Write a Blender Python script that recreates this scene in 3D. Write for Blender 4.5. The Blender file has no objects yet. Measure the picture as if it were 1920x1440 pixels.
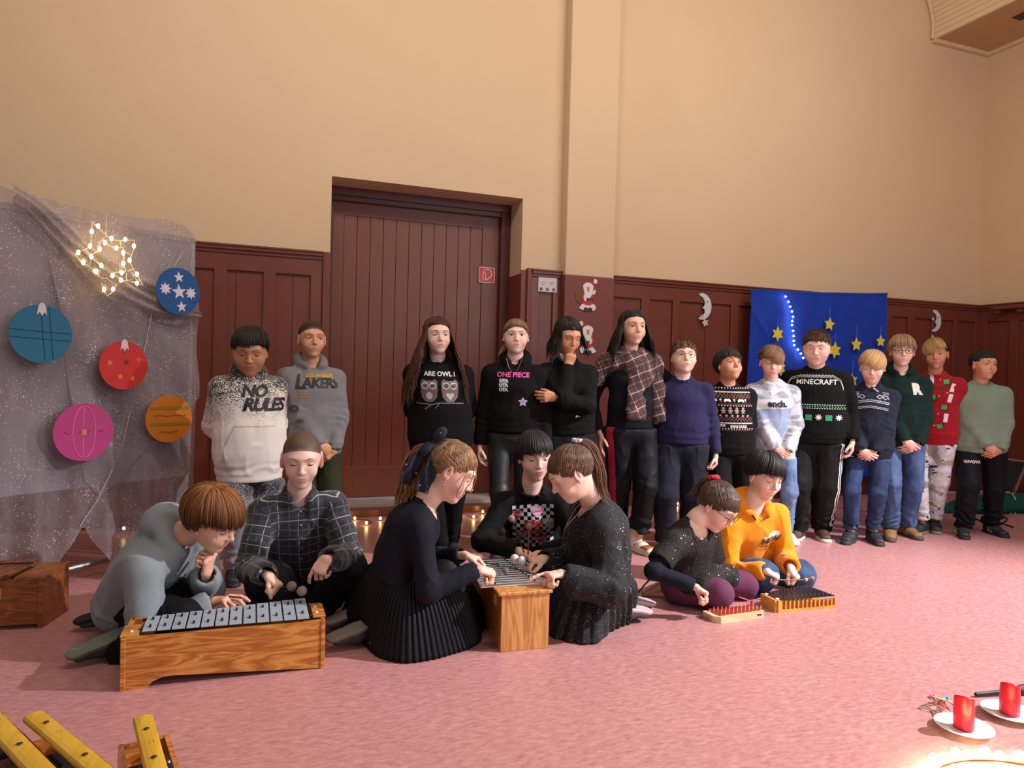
import bpy, bmesh, math, random
import numpy as np
from mathutils import Vector, Matrix
from mathutils.bvhtree import BVHTree

# ---------------------------------------------------------------- camera, world, lights, exposure
F_PX, YAW, PITCH, ROLL, CAM_H = 1325.5625, 0.3523834, 0.0146290, 0.0264800, 1.15
CF = np.array([math.sin(YAW)*math.cos(PITCH), math.cos(YAW)*math.cos(PITCH), -math.sin(PITCH)])
_r = np.array([math.cos(YAW), -math.sin(YAW), 0.0]); _u = np.cross(_r, CF)
CR = math.cos(ROLL)*_r + math.sin(ROLL)*_u
CU = -math.sin(ROLL)*_r + math.cos(ROLL)*_u
scn = bpy.context.scene
col = scn.collection
cam_data = bpy.data.cameras.new('camera'); cam = bpy.data.objects.new('camera', cam_data); col.objects.link(cam)
cam_data.sensor_fit = 'HORIZONTAL'; cam_data.sensor_width = 36.0; cam_data.lens = F_PX/1920*36.0
cam_data.clip_start = 0.02
cam.matrix_world = Matrix(((CR[0], CU[0], -CF[0], 0), (CR[1], CU[1], -CF[1], 0), (CR[2], CU[2], -CF[2], CAM_H), (0, 0, 0, 1)))
scn.camera = cam

wd = bpy.data.worlds.new('world'); scn.world = wd; wd.use_nodes = True
wd.node_tree.nodes['Background'].inputs[0].default_value = (1.0, 0.88, 0.84, 1)
wd.node_tree.nodes['Background'].inputs[1].default_value = 0.27

def light(name, kind, loc, target, energy, color, **kw):
    d = bpy.data.lights.new(name, kind); d.energy = energy; d.color = color
    for k, v in kw.items(): setattr(d, k, v)
    o = bpy.data.objects.new(name, d); col.objects.link(o); o.location = loc
    o.rotation_euler = (Vector(target)-Vector(loc)).to_track_quat('-Z', 'Y').to_euler()
    return o
# stage spotlight standing to the right of the audience, an added soft fill behind the camera, added warm fills on the back wall
light('stage_spotlight', 'SPOT', (6.2, 0.5, 4.0), (3.2, 2.0, 0.0), 2800, (1.0, 0.95, 0.97), spot_size=math.radians(66), spot_blend=0.85, shadow_soft_size=0.07)
light('rear_fill', 'AREA', (3.8, -1.6, 2.6), (3.0, 5.0, 1.6), 70, (0.90, 0.93, 1.0), shape='RECTANGLE', size=3.2, size_y=2.2)  # unseen cool fill added from the camera side
light('wall_fill', 'AREA', (0.2, 2.4, 4.6), (0.0, 5.6, 2.8), 62, (1.0, 0.87, 0.76), shape='RECTANGLE', size=2.4, size_y=0.5)  # unseen warm fill added to lift the left of the back wall
light('wall_fill', 'AREA', (4.0, 2.4, 4.6), (3.4, 5.6, 2.6), 62, (1.0, 0.87, 0.76), shape='RECTANGLE', size=2.4, size_y=0.5)  # its twin, added to brighten the rest of the back wall
scn.view_settings.view_transform = 'Standard'; scn.view_settings.look = 'None'
scn.view_settings.gamma = 1.0; scn.view_settings.use_curve_mapping = False
scn.view_settings.exposure = 0.10
# ---------------------------------------------------------------- helpers: places read off the camera geometry
def ray(px, py): return CF + CR*(px-960)/F_PX - CU*(py-720)/F_PX
def W(px, py, Y): d = ray(px, py); t = Y/d[1]; return np.array([t*d[0], Y, CAM_H+t*d[2]])
def G(px, py, z=0.0): d = ray(px, py); t = (z-CAM_H)/d[2]; return np.array([t*d[0], t*d[1], z])
def V3(*a): return np.array(a, float)
def unit(v): v = np.asarray(v, float); return v/(np.linalg.norm(v)+1e-12)
def lerp(a, b, t): return a+(b-a)*t

# ---------------------------------------------------------------- materials
class NT:
    def __init__(s, name):
        s.m = bpy.data.materials.new(name); s.m.use_nodes = True; s.t = s.m.node_tree; s.n = s.t.nodes; s.b = s.n['Principled BSDF']
    def node(s, ty, **kw):
        n = s.n.new(ty)
        for k, v in kw.items():
            if k.startswith('i_'): s.put(n.inputs[int(k[2:])], v)
            else: setattr(n, k, v)
        return n
    def put(s, sock, v):
        if hasattr(v, 'is_linked') or isinstance(v, bpy.types.NodeSocket): s.t.links.new(v, sock)
        else:
            if isinstance(v, (tuple, list)) and len(v) == 3 and sock.type == 'RGBA': v = (*v, 1)
            sock.default_value = v
    def m_(s, op, a, b=0.0, c=0.0):
        n = s.node('ShaderNodeMath', operation=op); s.put(n.inputs[0], a); s.put(n.inputs[1], b); s.put(n.inputs[2], c); return n.outputs[0]
    def mix(s, f, a, b, mode='MIX'):
        n = s.node('ShaderNodeMix', data_type='RGBA', blend_type=mode); s.put(n.inputs[0], f); s.put(n.inputs[6], a); s.put(n.inputs[7], b); return n.outputs[2]
    def attr(s, name='pc'): return s.node('ShaderNodeAttribute', attribute_name=name)
    def sep(s, v): n = s.node('ShaderNodeSeparateXYZ'); s.put(n.inputs[0], v); return n.outputs
    def comb(s, x, y, z):
        n = s.node('ShaderNodeCombineXYZ'); s.put(n.inputs[0], x); s.put(n.inputs[1], y); s.put(n.inputs[2], z); return n.outputs[0]
    def obj(s): return s.node('ShaderNodeTexCoord').outputs['Object']
    def mapv(s, v, sc=(1, 1, 1), rot=(0, 0, 0)):
        n = s.node('ShaderNodeMapping'); s.put(n.inputs[0], v); n.inputs[2].default_value = rot; n.inputs[3].default_value = sc; return n.outputs[0]
    def noise(s, v, scale, detail=2.0, rough=0.5, dist=0.0):
        n = s.node('ShaderNodeTexNoise'); s.put(n.inputs['Vector'], v); n.inputs['Scale'].default_value = scale
        n.inputs['Detail'].default_value = detail; n.inputs['Roughness'].default_value = rough; n.inputs['Distortion'].default_value = dist; return n.outputs[0]
    def voro(s, v, scale, out='Distance', rnd=1.0):
        n = s.node('ShaderNodeTexVoronoi'); s.put(n.inputs['Vector'], v); n.inputs['Scale'].default_value = scale; n.inputs['Randomness'].default_value = rnd; return n.outputs[out]
    def ramp(s, f, stops, interp='LINEAR'):
        n = s.node('ShaderNodeValToRGB'); s.put(n.inputs[0], f); r = n.color_ramp; r.interpolation = interp
        while len(r.elements) < len(stops): r.elements.new(0.5)
        for e, (p, c) in zip(r.elements, stops): e.position = p; e.color = (*c, 1) if len(c) == 3 else c
        return n.outputs[0]
    def bump(s, h, strength=0.3, dist=0.002):
        n = s.node('ShaderNodeBump'); n.inputs['Strength'].default_value = strength; n.inputs['Distance'].default_value = dist
        s.put(n.inputs['Height'], h); s.put(s.b.inputs['Normal'], n.outputs[0])
    def set(s, **kw):
        names = dict(base='Base Color', rough='Roughness', metal='Metallic', spec='Specular IOR Level', sheen='Sheen Weight', sss='Subsurface Weight', alpha='Alpha', emit='Emission Color', estr='Emission Strength', coat='Coat Weight', trans='Transmission Weight', crough='Coat Roughness')
        for k, v in kw.items(): s.put(s.b.inputs[names[k]], v)
        return s
MATS = {}
def srgb(r, g, b):
    f = lambda c: (c/255/12.92) if c/255 <= 0.04045 else ((c/255+0.055)/1.055)**2.4
    return (f(r), f(g), f(b))
def pm(name, c, rough=0.6, metal=0.0, **kw):
    if name in MATS: return MATS[name]
    t = NT(name).set(base=c, rough=rough, metal=metal, **kw); MATS[name] = t.m; return t.m
def fabric(name, c, rough=0.85, scale=900, sheen=0.25, var=0.12, bump=0.35):
    if name in MATS: return MATS[name]
    t = NT(name); v = t.obj(); n1 = t.noise(v, 14, 3); n2 = t.noise(t.mapv(v, (1, 1, .35)), scale, 2)
    k = t.m_('ADD', t.m_('MULTIPLY', n1, var*2), 1-var); sheen = min(sheen, .25*max(c)+.0)
    base = t.mix(1.0, c, t.comb(k, k, k), 'MULTIPLY'); t.set(base=base, rough=rough, sheen=sheen, spec=.18); t.bump(n2, bump, .0012)
    MATS[name] = t.m; return t.m
def emis(name, c, s):
    if name in MATS: return MATS[name]
    t = NT(name).set(base=c, emit=c, estr=s); MATS[name] = t.m; return t.m
def wood(name, c1, c2, scale=6, rough=0.35, axis=0, coat=0.3, obj=True):
    if name in MATS: return MATS[name]
    t = NT(name); v = t.obj(); sc = [1.0]*3; 
    for i in range(3):
        if i != axis: sc[i] = 7.0
    vv = t.mapv(v, tuple(sc)); n = t.noise(vv, scale*.5, 3, .5, 0.6)
    rings = t.m_('FRACT', t.m_('MULTIPLY', n, 7.0)); rings = t.m_('ABSOLUTE', t.m_('SUBTRACT', rings, .5))
    f2 = t.noise(t.mapv(v, tuple(x*(.4 if i == axis else 5) for i, x in enumerate(sc))), 60, 2)
    g = t.m_('ADD', t.m_('MULTIPLY', rings, 1.5), t.m_('MULTIPLY', t.m_('SUBTRACT', f2, .5), .5))
    t.set(base=t.ramp(g, [(0.05, c1), (0.75, c2)]), rough=rough, coat=coat); t.bump(f2, .08, .001)
    MATS[name] = t.m; return t.m

# ---------------------------------------------------------------- objects
def tag(o, label=None, cat=None, group=None, kind=None):
    if label: o['label'] = label
    if cat: o['category'] = cat
    if group: o['group'] = group
    if kind: o['kind'] = kind
    return o
def empty(name, loc=(0, 0, 0), rz=0.0, label=None, cat=None, group=None):
    o = bpy.data.objects.new(name, None); o.empty_display_size = .1; col.objects.link(o); o.location = loc; o.rotation_euler = (0, 0, rz)
    return tag(o, label, cat, group)
def from_arrays(name, verts, faces, mats=None, parent=None, smooth=True, loc=None, fmat=None, colors=None, pc=None, shift=None):
    """verts (n,3), faces (m,k) array or list of lists -> ONE mesh object; shift is taken off the vertices (the thing's own base)"""
    v = np.asarray(verts, np.float32).copy()
    if shift is not None: v -= np.asarray(shift, np.float32)
    me = bpy.data.meshes.new(name)
    if isinstance(faces, np.ndarray):
        m, k = faces.shape
        me.vertices.add(len(v)); me.vertices.foreach_set('co', v.ravel())
        me.loops.add(m*k); me.loops.foreach_set('vertex_index', faces.astype(np.int32).ravel())
        me.polygons.add(m); me.polygons.foreach_set('loop_start', np.arange(0, m*k, k, dtype=np.int32)); me.update(calc_edges=True)
    else: me.from_pydata(v.tolist(), [], faces); me.update()
    if fmat is not None: me.polygons.foreach_set('material_index', np.asarray(fmat, np.int32))
    me.polygons.foreach_set('use_smooth', np.full(len(me.polygons), smooth))
    if colors is not None:
        a = me.color_attributes.new('col', 'FLOAT_COLOR', 'POINT'); a.data.foreach_set('color', np.asarray(colors, np.float32).ravel())
    if pc is not None:
        a = me.attributes.new('pc', 'FLOAT_VECTOR', 'POINT'); a.data.foreach_set('vector', np.asarray(pc, np.float32).ravel())
    for m_ in (mats if isinstance(mats, (list, tuple)) else [mats]):
        if m_ is not None: me.materials.append(m_)
    o = bpy.data.objects.new(name, me); col.objects.link(o)
    if parent is not None: o.parent = parent
    if loc is not None: o.location = loc
    return o
class MB:
    """collects boxes, tubes, lathes and prisms of ONE part"""
    def __init__(s): s.v = []; s.f = []; s.m = []
    def add(s, vs, fs, m=0):
        k = len(s.v); s.v += [tuple(map(float, x)) for x in vs]; s.f += [[i+k for i in f] for f in fs]; s.m += [m]*len(fs); return s
    def box(s, a, b, M=None, m=0, bev=0.0):
        x0, y0, z0 = a; x1, y1, z1 = b
        if bev <= 0:
            vs = [(x0, y0, z0), (x1, y0, z0), (x1, y1, z0), (x0, y1, z0), (x0, y0, z1), (x1, y0, z1), (x1, y1, z1), (x0, y1, z1)]
            fs = [(0, 3, 2, 1), (4, 5, 6, 7), (0, 1, 5, 4), (1, 2, 6, 5), (2, 3, 7, 6), (3, 0, 4, 7)]
        else:
            bm = bmesh.new(); bmesh.ops.create_cube(bm, size=1.0)
            for v in bm.verts: v.co = Vector(((x0+x1)/2+v.co.x*(x1-x0), (y0+y1)/2+v.co.y*(y1-y0), (z0+z1)/2+v.co.z*(z1-z0)))
            bmesh.ops.bevel(bm, geom=list(bm.edges), offset=bev, segments=2, profile=.5, affect='EDGES')
            bm.verts.index_update(); vs = [tuple(v.co) for v in bm.verts]; fs = [[v.index for v in f.verts] for f in bm.faces]; bm.free()
        if M is not None: vs = [tuple(M @ Vector(v)) for v in vs]
        return s.add(vs, fs, m)
    def tube(s, pts, r, n=8, m=0, closed=False, flat=1.0, up=None):
        pts = [np.asarray(p, float) for p in pts]; N = len(pts); rr = r if isinstance(r, (list, tuple, np.ndarray)) else [r]*N
        vs = []; ref = np.array([0, 0, 1.0]) if up is None else np.asarray(up, float)
        for i, p in enumerate(pts):
            d = unit(pts[(i+1) % N]-pts[i-1]) if closed else unit(pts[min(i+1, N-1)]-pts[max(i-1, 0)])
            a = np.cross(d, ref)
            if np.linalg.norm(a) < 1e-3: a = np.cross(d, [1.0, 0.02, 0])
            a = unit(a); b = np.cross(a, d)
            if up is None: ref = b
            for k in range(n):
                t = 2*math.pi*k/n; vs.append(p+rr[i]*(math.cos(t)*a+flat*math.sin(t)*b))
        fs = [[i*n+k, i*n+(k+1) % n, ((i+1) % N)*n+(k+1) % n, ((i+1) % N)*n+k] for i in range(N if closed else N-1) for k in range(n)]
        if not closed: fs += [list(range(n))[::-1], [(N-1)*n+k for k in range(n)]]
        return s.add(vs, fs, m)
    def lathe(s, prof, c=(0, 0, 0), n=32, m=0, M=None):
        vs = []; fs = []
        for r, z in prof:
            for k in range(n): t = 2*math.pi*k/n; vs.append((c[0]+r*math.cos(t), c[1]+r*math.sin(t), c[2]+z))
        for i in range(len(prof)-1):
            for k in range(n): fs.append([i*n+k, i*n+(k+1) % n, (i+1)*n+(k+1) % n, (i+1)*n+k])
        if prof[0][0] > 1e-6: fs.append(list(range(n))[::-1])
        if prof[-1][0] > 1e-6: fs.append([(len(prof)-1)*n+k for k in range(n)])
        if M is not None: vs = [tuple(M @ Vector(v)) for v in vs]
        return s.add(vs, fs, m)
    def ball(s, c, r, n=12, m=0, sc=(1, 1, 1)):
        prof = [(max(1e-7, math.sin(math.pi*i/n))*1.0, -math.cos(math.pi*i/n)) for i in range(n+1)]
        vs = []; fs = []; N = n+2
        for rr, z in prof:
            for k in range(N): t = 2*math.pi*k/N; vs.append((c[0]+r*sc[0]*rr*math.cos(t), c[1]+r*sc[1]*rr*math.sin(t), c[2]+r*sc[2]*z))
        for i in range(n):
            for k in range(N): fs.append([i*N+k, i*N+(k+1) % N, (i+1)*N+(k+1) % N, (i+1)*N+k])
        return s.add(vs, fs, m)
    def prism(s, poly, O, U, Vv, Nn, t, m=0):
        """closed 2-D outline in the plane O + u*U + v*V, thickness t along N (from 0 to t)"""
        O, U, Vv, Nn = map(lambda q: np.asarray(q, float), (O, U, Vv, Nn)); n = len(poly)
        a = sum(poly[i][0]*poly[(i+1) % n][1]-poly[(i+1) % n][0]*poly[i][1] for i in range(n))
        if (a < 0) != (np.dot(np.cross(U, Vv), Nn) < 0): poly = poly[::-1]
        vs = [O+U*u+Vv*v for u, v in poly]+[O+U*u+Vv*v+Nn*t for u, v in poly]
        fs = [list(range(n))[::-1], [n+i for i in range(n)]]+[[i, (i+1) % n, n+(i+1) % n, n+i] for i in range(n)]
        return s.add(vs, fs, m)
    def build(s, name, mats, parent=None, smooth=False, loc=None, rz=None, shift=None, autosmooth=None):
        o = from_arrays(name, s.v, s.f, mats, parent, smooth, loc, s.m, shift=shift)
        if rz is not None: o.rotation_euler = (0, 0, rz)
        if autosmooth:
            me = o.data; bm = bmesh.new(); bm.from_mesh(me)
            for e in bm.edges:
                if len(e.link_faces) == 2 and e.calc_face_angle(0) > autosmooth: e.smooth = False
            bm.to_mesh(me); bm.free()
        return o
def star_poly(n, R, r, rot=math.pi/2): return [((R if i % 2 == 0 else r)*math.cos(rot+math.pi*i/n), (R if i % 2 == 0 else r)*math.sin(rot+math.pi*i/n)) for i in range(2*n)]
def circ_poly(R, n=40, rx=1.0, ry=1.0): return [(R*rx*math.cos(2*math.pi*i/n), R*ry*math.sin(2*math.pi*i/n)) for i in range(n)]
def text_mesh(s, size=1.0, shear=0.0, bold=0.0, space=1.0, align='CENTER', line=1.0):
    cu = bpy.data.curves.new('t', 'FONT'); cu.body = s; cu.size = size; cu.shear = shear; cu.offset = bold; cu.space_character = space
    cu.align_x = align; cu.align_y = 'CENTER'; cu.space_line = line; cu.resolution_u = 3; cu.fill_mode = 'BOTH'
    o = bpy.data.objects.new('t', cu); col.objects.link(o); me = o.to_mesh()
    vs = [tuple(v.co) for v in me.vertices]; fs = [list(p.vertices) for p in me.polygons]
    o.to_mesh_clear(); bpy.data.objects.remove(o); bpy.data.curves.remove(cu); return vs, fs
def cr_path(pts, n=8):
    """Catmull-Rom through the points"""
    P = [np.asarray(p, float) for p in pts]; P = [2*P[0]-P[1]]+P+[2*P[-1]-P[-2]]; out = []
    for i in range(1, len(P)-2):
        for k in range(n):
            t = k/n; a, b, c, d = P[i-1:i+3]
            out.append(.5*((2*b)+(c-a)*t+(2*a-5*b+4*c-d)*t*t+(3*b-a-3*c+d)*t**3))
    out.append(P[-2]); return out

# ---------------------------------------------------------------- implicit surfaces: smooth unions of shaped limbs, meshed by surface nets
def _hash(ix, iy, iz):
    n = (ix*374761393+iy*668265263+iz*1274126177) & 0x7fffffff; n = ((n ^ (n >> 13))*1274126177) & 0x7fffffff
    return ((n ^ (n >> 16)) & 0xffff)/65535.0
def vnoise(P):
    i = np.floor(P).astype(np.int64); f = P-i; f = f*f*(3-2*f); r = 0
    for dx in (0, 1):
        for dy in (0, 1):
            for dz in (0, 1):
                w = (f[:, 0] if dx else 1-f[:, 0])*(f[:, 1] if dy else 1-f[:, 1])*(f[:, 2] if dz else 1-f[:, 2])
                r = r+w*_hash(i[:, 0]+dx, i[:, 1]+dy, i[:, 2]+dz)
    return r*2-1
class Prim:
    def __init__(s, f, c, R, k=0.01, op='add'): s.f = f; s.c = np.asarray(c, float); s.R = R; s.k = k; s.op = op
def limb(a, b, ra, rb, side=None, fa=1.0, fb=None, k=0.01, flat=(0, 0), op='add'):
    """tapered limb from a to b; ra, rb half widths across `side`; fa, fb depth/width ratio; flat=1 cuts that end square"""
    a = np.asarray(a, float); b = np.asarray(b, float); fb = fa if fb is None else fb; L = np.linalg.norm(b-a); ax = (b-a)/(L+1e-9)
    if side is None: side = np.cross(ax, [0.3, 0.5, 0.81])
    u = np.asarray(side, float); u = unit(u-ax*np.dot(u, ax)); w = np.cross(ax, u)
    def f(P):
        q = P-a; t0 = q@ax; t = np.clip(t0/(L+1e-9), 0, 1); R1 = ra+(rb-ra)*t; R2 = R1*(fa+(fb-fa)*t); m = np.minimum(R1, R2)
        e = t0-t*L; qu = q@u; qw = q@w
        lo = (t0 < 0) & bool(flat[0]); hi = (t0 > L) & bool(flat[1]); ee = np.where(lo | hi, 0.0, e)
        d = (np.sqrt((qu/R1)**2+(qw/R2)**2+(ee/m)**2)-1)*m
        if flat[0]: d = np.maximum(d, -t0)
        if flat[1]: d = np.maximum(d, t0-L)
        return d
    return Prim(f, (a+b)/2, L/2+max(ra, rb)*max(1, fa, fb), k, op)
def ell(c, r, M=None, k=0.01, op='add'):
    c = np.asarray(c, float); r = np.asarray(r, float)
    def f(P):
        q = P-c
        if M is not None: q = q@M
        n = q/r; l = np.sqrt((n*n).sum(1))+1e-9; g = np.sqrt(((n/r)**2).sum(1))+1e-9
        return l*(l-1)/g
    return Prim(f, c, r.max(), k, op)
def plane(p, n, k=0.002):
    """keep the side against n"""
    p = np.asarray(p, float); n = unit(n); return Prim(lambda P: (P-p)@n, p, 1e9, k, 'int')
def field(prims, P, vox):
    d = np.full(len(P), 10.0)
    for p in prims:
        if p.R < 1e8:
            rr = p.R+p.k+vox*6; idx = np.nonzero(((P-p.c)**2).sum(1) < rr*rr)[0]
            if not len(idx): continue
            e = p.f(P[idx]); a = d[idx]
        else: idx = slice(None); e = p.f(P); a = d
        k = p.k
        if p.op == 'add': h = np.clip(.5+.5*(a-e)/k, 0, 1); r = e*h+a*(1-h)-k*h*(1-h)
        else:
            if p.op == 'sub': e = -e
            h = np.clip(.5-.5*(a-e)/k, 0, 1); r = e*h+a*(1-h)+k*h*(1-h)
        d[idx] = r
    return d
def mesh_sdf(prims, vox, disp=None, pad=0.012):
    add = [p for p in prims if p.op == 'add']
    lo = np.min([p.c-p.R for p in add], 0)-pad-vox*2; hi = np.max([p.c+p.R for p in add], 0)+pad+vox*2
    B = 5; n = np.ceil((hi-lo)/vox/B).astype(int)
    cs = np.stack(np.meshgrid(*[np.arange(k) for k in n], indexing='ij'), -1).reshape(-1, 3)
    dc = field(prims, lo+(cs+.5)*B*vox, vox*B); act = cs[np.abs(dc) < B*vox*1.25+pad]
    D = np.where(dc < 0, -1.0, 1.0).reshape(tuple(n)).repeat(B, 0).repeat(B, 1).repeat(B, 2).astype(np.float32)
    off = np.stack(np.meshgrid(*[np.arange(B)]*3, indexing='ij'), -1).reshape(-1, 3)
    ids = (act[:, None, :]*B+off[None]).reshape(-1, 3); d = np.empty(len(ids), np.float32); S = 200000
    for i in range(0, len(ids), S):
        P = lo+ids[i:i+S]*vox; e = field(prims, P, vox)
        if disp is not None: e = e-disp(P)
        d[i:i+S] = e
    D[ids[:, 0], ids[:, 1], ids[:, 2]] = d
    s = D < 0; c = s[:-1, :-1, :-1].astype(np.int8)
    for dx, dy, dz in [(1, 0, 0), (0, 1, 0), (0, 0, 1), (1, 1, 0), (1, 0, 1), (0, 1, 1), (1, 1, 1)]:
        c = c+s[dx:D.shape[0]-1+dx, dy:D.shape[1]-1+dy, dz:D.shape[2]-1+dz]
    cell = np.argwhere((c > 0) & (c < 8)); vid = np.full(c.shape, -1, np.int32); vid[tuple(cell.T)] = np.arange(len(cell))
    acc = np.zeros((len(cell), 3)); cnt = np.zeros(len(cell)); C = [np.array(q) for q in [(0, 0, 0), (1, 0, 0), (0, 1, 0), (1, 1, 0), (0, 0, 1), (1, 0, 1), (0, 1, 1), (1, 1, 1)]]
    val = [D[tuple((cell+q).T)] for q in C]
    for i, j in [(0, 1), (2, 3), (4, 5), (6, 7), (0, 2), (1, 3), (4, 6), (5, 7), (0, 4), (1, 5), (2, 6), (3, 7)]:
        a, b = val[i], val[j]; m = (a < 0) != (b < 0); t = np.where(m, a/np.where(m, a-b, 1), 0)[:, None]
        acc += np.where(m[:, None], C[i]+(C[j]-C[i])*t, 0); cnt += m
    verts = lo+(cell+acc/cnt[:, None])*vox; quads = []
    for ax in range(3):
        sl0 = [slice(1, -1)]*3; sl1 = [slice(1, -1)]*3; sl0[ax] = slice(0, -1); sl1[ax] = slice(1, None)
        a = s[tuple(sl0)]; b = s[tuple(sl1)]; e = np.argwhere(a != b); o = np.array([1, 1, 1]); o[ax] = 0; e = e+o
        flip = s[tuple(e.T)]; u = np.zeros(3, int); w = np.zeros(3, int); u[(ax+1) % 3] = 1; w[(ax+2) % 3] = 1
        q = np.stack([vid[tuple((e-u-w).T)], vid[tuple((e-w).T)], vid[tuple(e.T)], vid[tuple((e-u).T)]], 1)
        q[~flip] = q[~flip][:, ::-1]; quads.append(q)
    q = np.concatenate(quads); q = q[(q >= 0).all(1)]
    return verts, q
def relax(v, q, it=1, lam=0.5):
    for _ in range(it):
        acc = np.zeros_like(v); cnt = np.zeros(len(v))
        for i in range(4):
            a = q[:, i]; b = q[:, (i+1) % 4]; 
            for c_ in range(3): acc[:, c_] += np.bincount(a, v[b, c_], len(v))+np.bincount(b, v[a, c_], len(v))
            cnt += np.bincount(a, minlength=len(v))+np.bincount(b, minlength=len(v))
        v = v+(acc/np.maximum(cnt, 1)[:, None]-v)*lam
    return v
# ---------------------------------------------------------------- people
def skin_mat():
    if 'skin' in MATS: return MATS['skin']
    t = NT('skin'); a = t.attr('col').outputs['Color']; v = t.obj(); n = t.noise(v, 60, 3)
    k = t.m_('ADD', t.m_('MULTIPLY', n, .14), .93)
    t.set(base=t.mix(1.0, a, t.comb(k, k, k), 'MULTIPLY'), rough=.52, sss=.12); t.b.inputs['Subsurface Radius'].default_value = (.012, .005, .003); t.b.inputs['Subsurface Scale'].default_value = 1.0
    t.bump(t.noise(v, 500, 2), .08, .0008); MATS['skin'] = t.m; return t.m
def hair_mat():
    if 'hair' in MATS: return MATS['hair']
    t = NT('hair'); a = t.attr('col').outputs['Color']; pc = t.attr('pc').outputs['Vector']
    n = t.noise(t.mapv(pc, (1, 1, .12)), 420, 2); k = t.m_('ADD', t.m_('MULTIPLY', n, .9), .55)
    t.set(base=t.mix(1.0, a, t.comb(k, k, k), 'MULTIPLY'), rough=.5, spec=.3); t.bump(n, .5, .002); MATS['hair'] = t.m; return t.m
SKIN = dict(fair=srgb(232, 194, 178), light=srgb(220, 176, 152), tan=srgb(204, 150, 118), olive=srgb(186, 132, 100))
def MX(f, up=(0, 0, 1)):
    """columns right, front, up"""
    f = unit(f); u = unit(np.asarray(up, float)-f*np.dot(up, f)); r = np.cross(f, u); return np.stack([r, f, u], 1)
def head_matrix(front, pitch=0, roll=0):
    """front: level facing; pitch down and roll (towards the person's right) in degrees"""
    M = MX(front); p, r = math.radians(pitch), math.radians(roll)
    Rx = np.array([[1, 0, 0], [0, math.cos(p), math.sin(p)], [0, -math.sin(p), math.cos(p)]])
    Ry = np.array([[math.cos(r), 0, math.sin(r)], [0, 1, 0], [-math.sin(r), 0, math.cos(r)]])
    return M@Ry@Rx
def head_prims(fat=1.0, ears=1.0, open_=0.0, nose=1.0, wide=1.0):
    P = [ell((0, -.012, .030), (.074, .093, .081), k=.02), ell((0, .014, -.010), (.065*wide*fat, .070, .073), k=.03),
         ell((0, .028, -.060), (.046*wide*fat, .050*min(fat, 1.06), .043), k=.03), ell((0, .062, -.088), (.020, .018, .015*fat), k=.022)]
    for s in (-1, 1):
        P += [ell((s*.035*wide, .055, -.030), (.025*fat, .023, .025), k=.022)]
    P += [ell((0, .068, .032), (.050, .018, .013), k=.02)]
    for s in (-1, 1): P.append(Prim(ell((s*.031, .093, .011), (.019, .0155, .0115)).f, (s*.031, .093, .011), .02, .012, 'sub'))
    P += [limb((0, .078, .018), (0, .094+.004*nose, -.016), .0060, .0080, k=.013), ell((0, .096+.004*nose, -.0215), (.0095, .0088, .0080), k=.008)]
    for s in (-1, 1): P.append(ell((s*.0098, .090, -.0240), (.0060, .0075, .0060), k=.006))
    P += [ell((0, .0775, -.052), (.022, .009, .015), k=.016), ell((0, .0845, -.0500), (.0165, .0048, .0028), k=.004), ell((0, .0835, -.0578), (.0135, .0052, .0036), k=.004)]
    m = limb((-.0165, .0905, -.0538), (.0165, .0905, -.0538), .0013, .0013, side=(0, 0, 1), fa=2.0, k=.0035, op='sub'); P.append(m)
    if open_: P.append(ell((0, .091, -.0543), (.009, .010, .0030*open_), k=.003, op='sub'))
    for s in (-1, 1):
        a = math.radians(24)*s; R = np.array([[math.cos(a), math.sin(a), 0], [-math.sin(a), math.cos(a), 0], [0, 0, 1.0]])
        P += [ell((s*.0765, -.006, -.002), (.0065*ears, .0165*ears, .030*ears), M=R, k=.006), ell((s*.083, -.001, .002), (.005, .010, .019), M=R, k=.005, op='sub'), ell((s*.079, .003, -.022), (.006, .007, .009), k=.006)]
    return P
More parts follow.
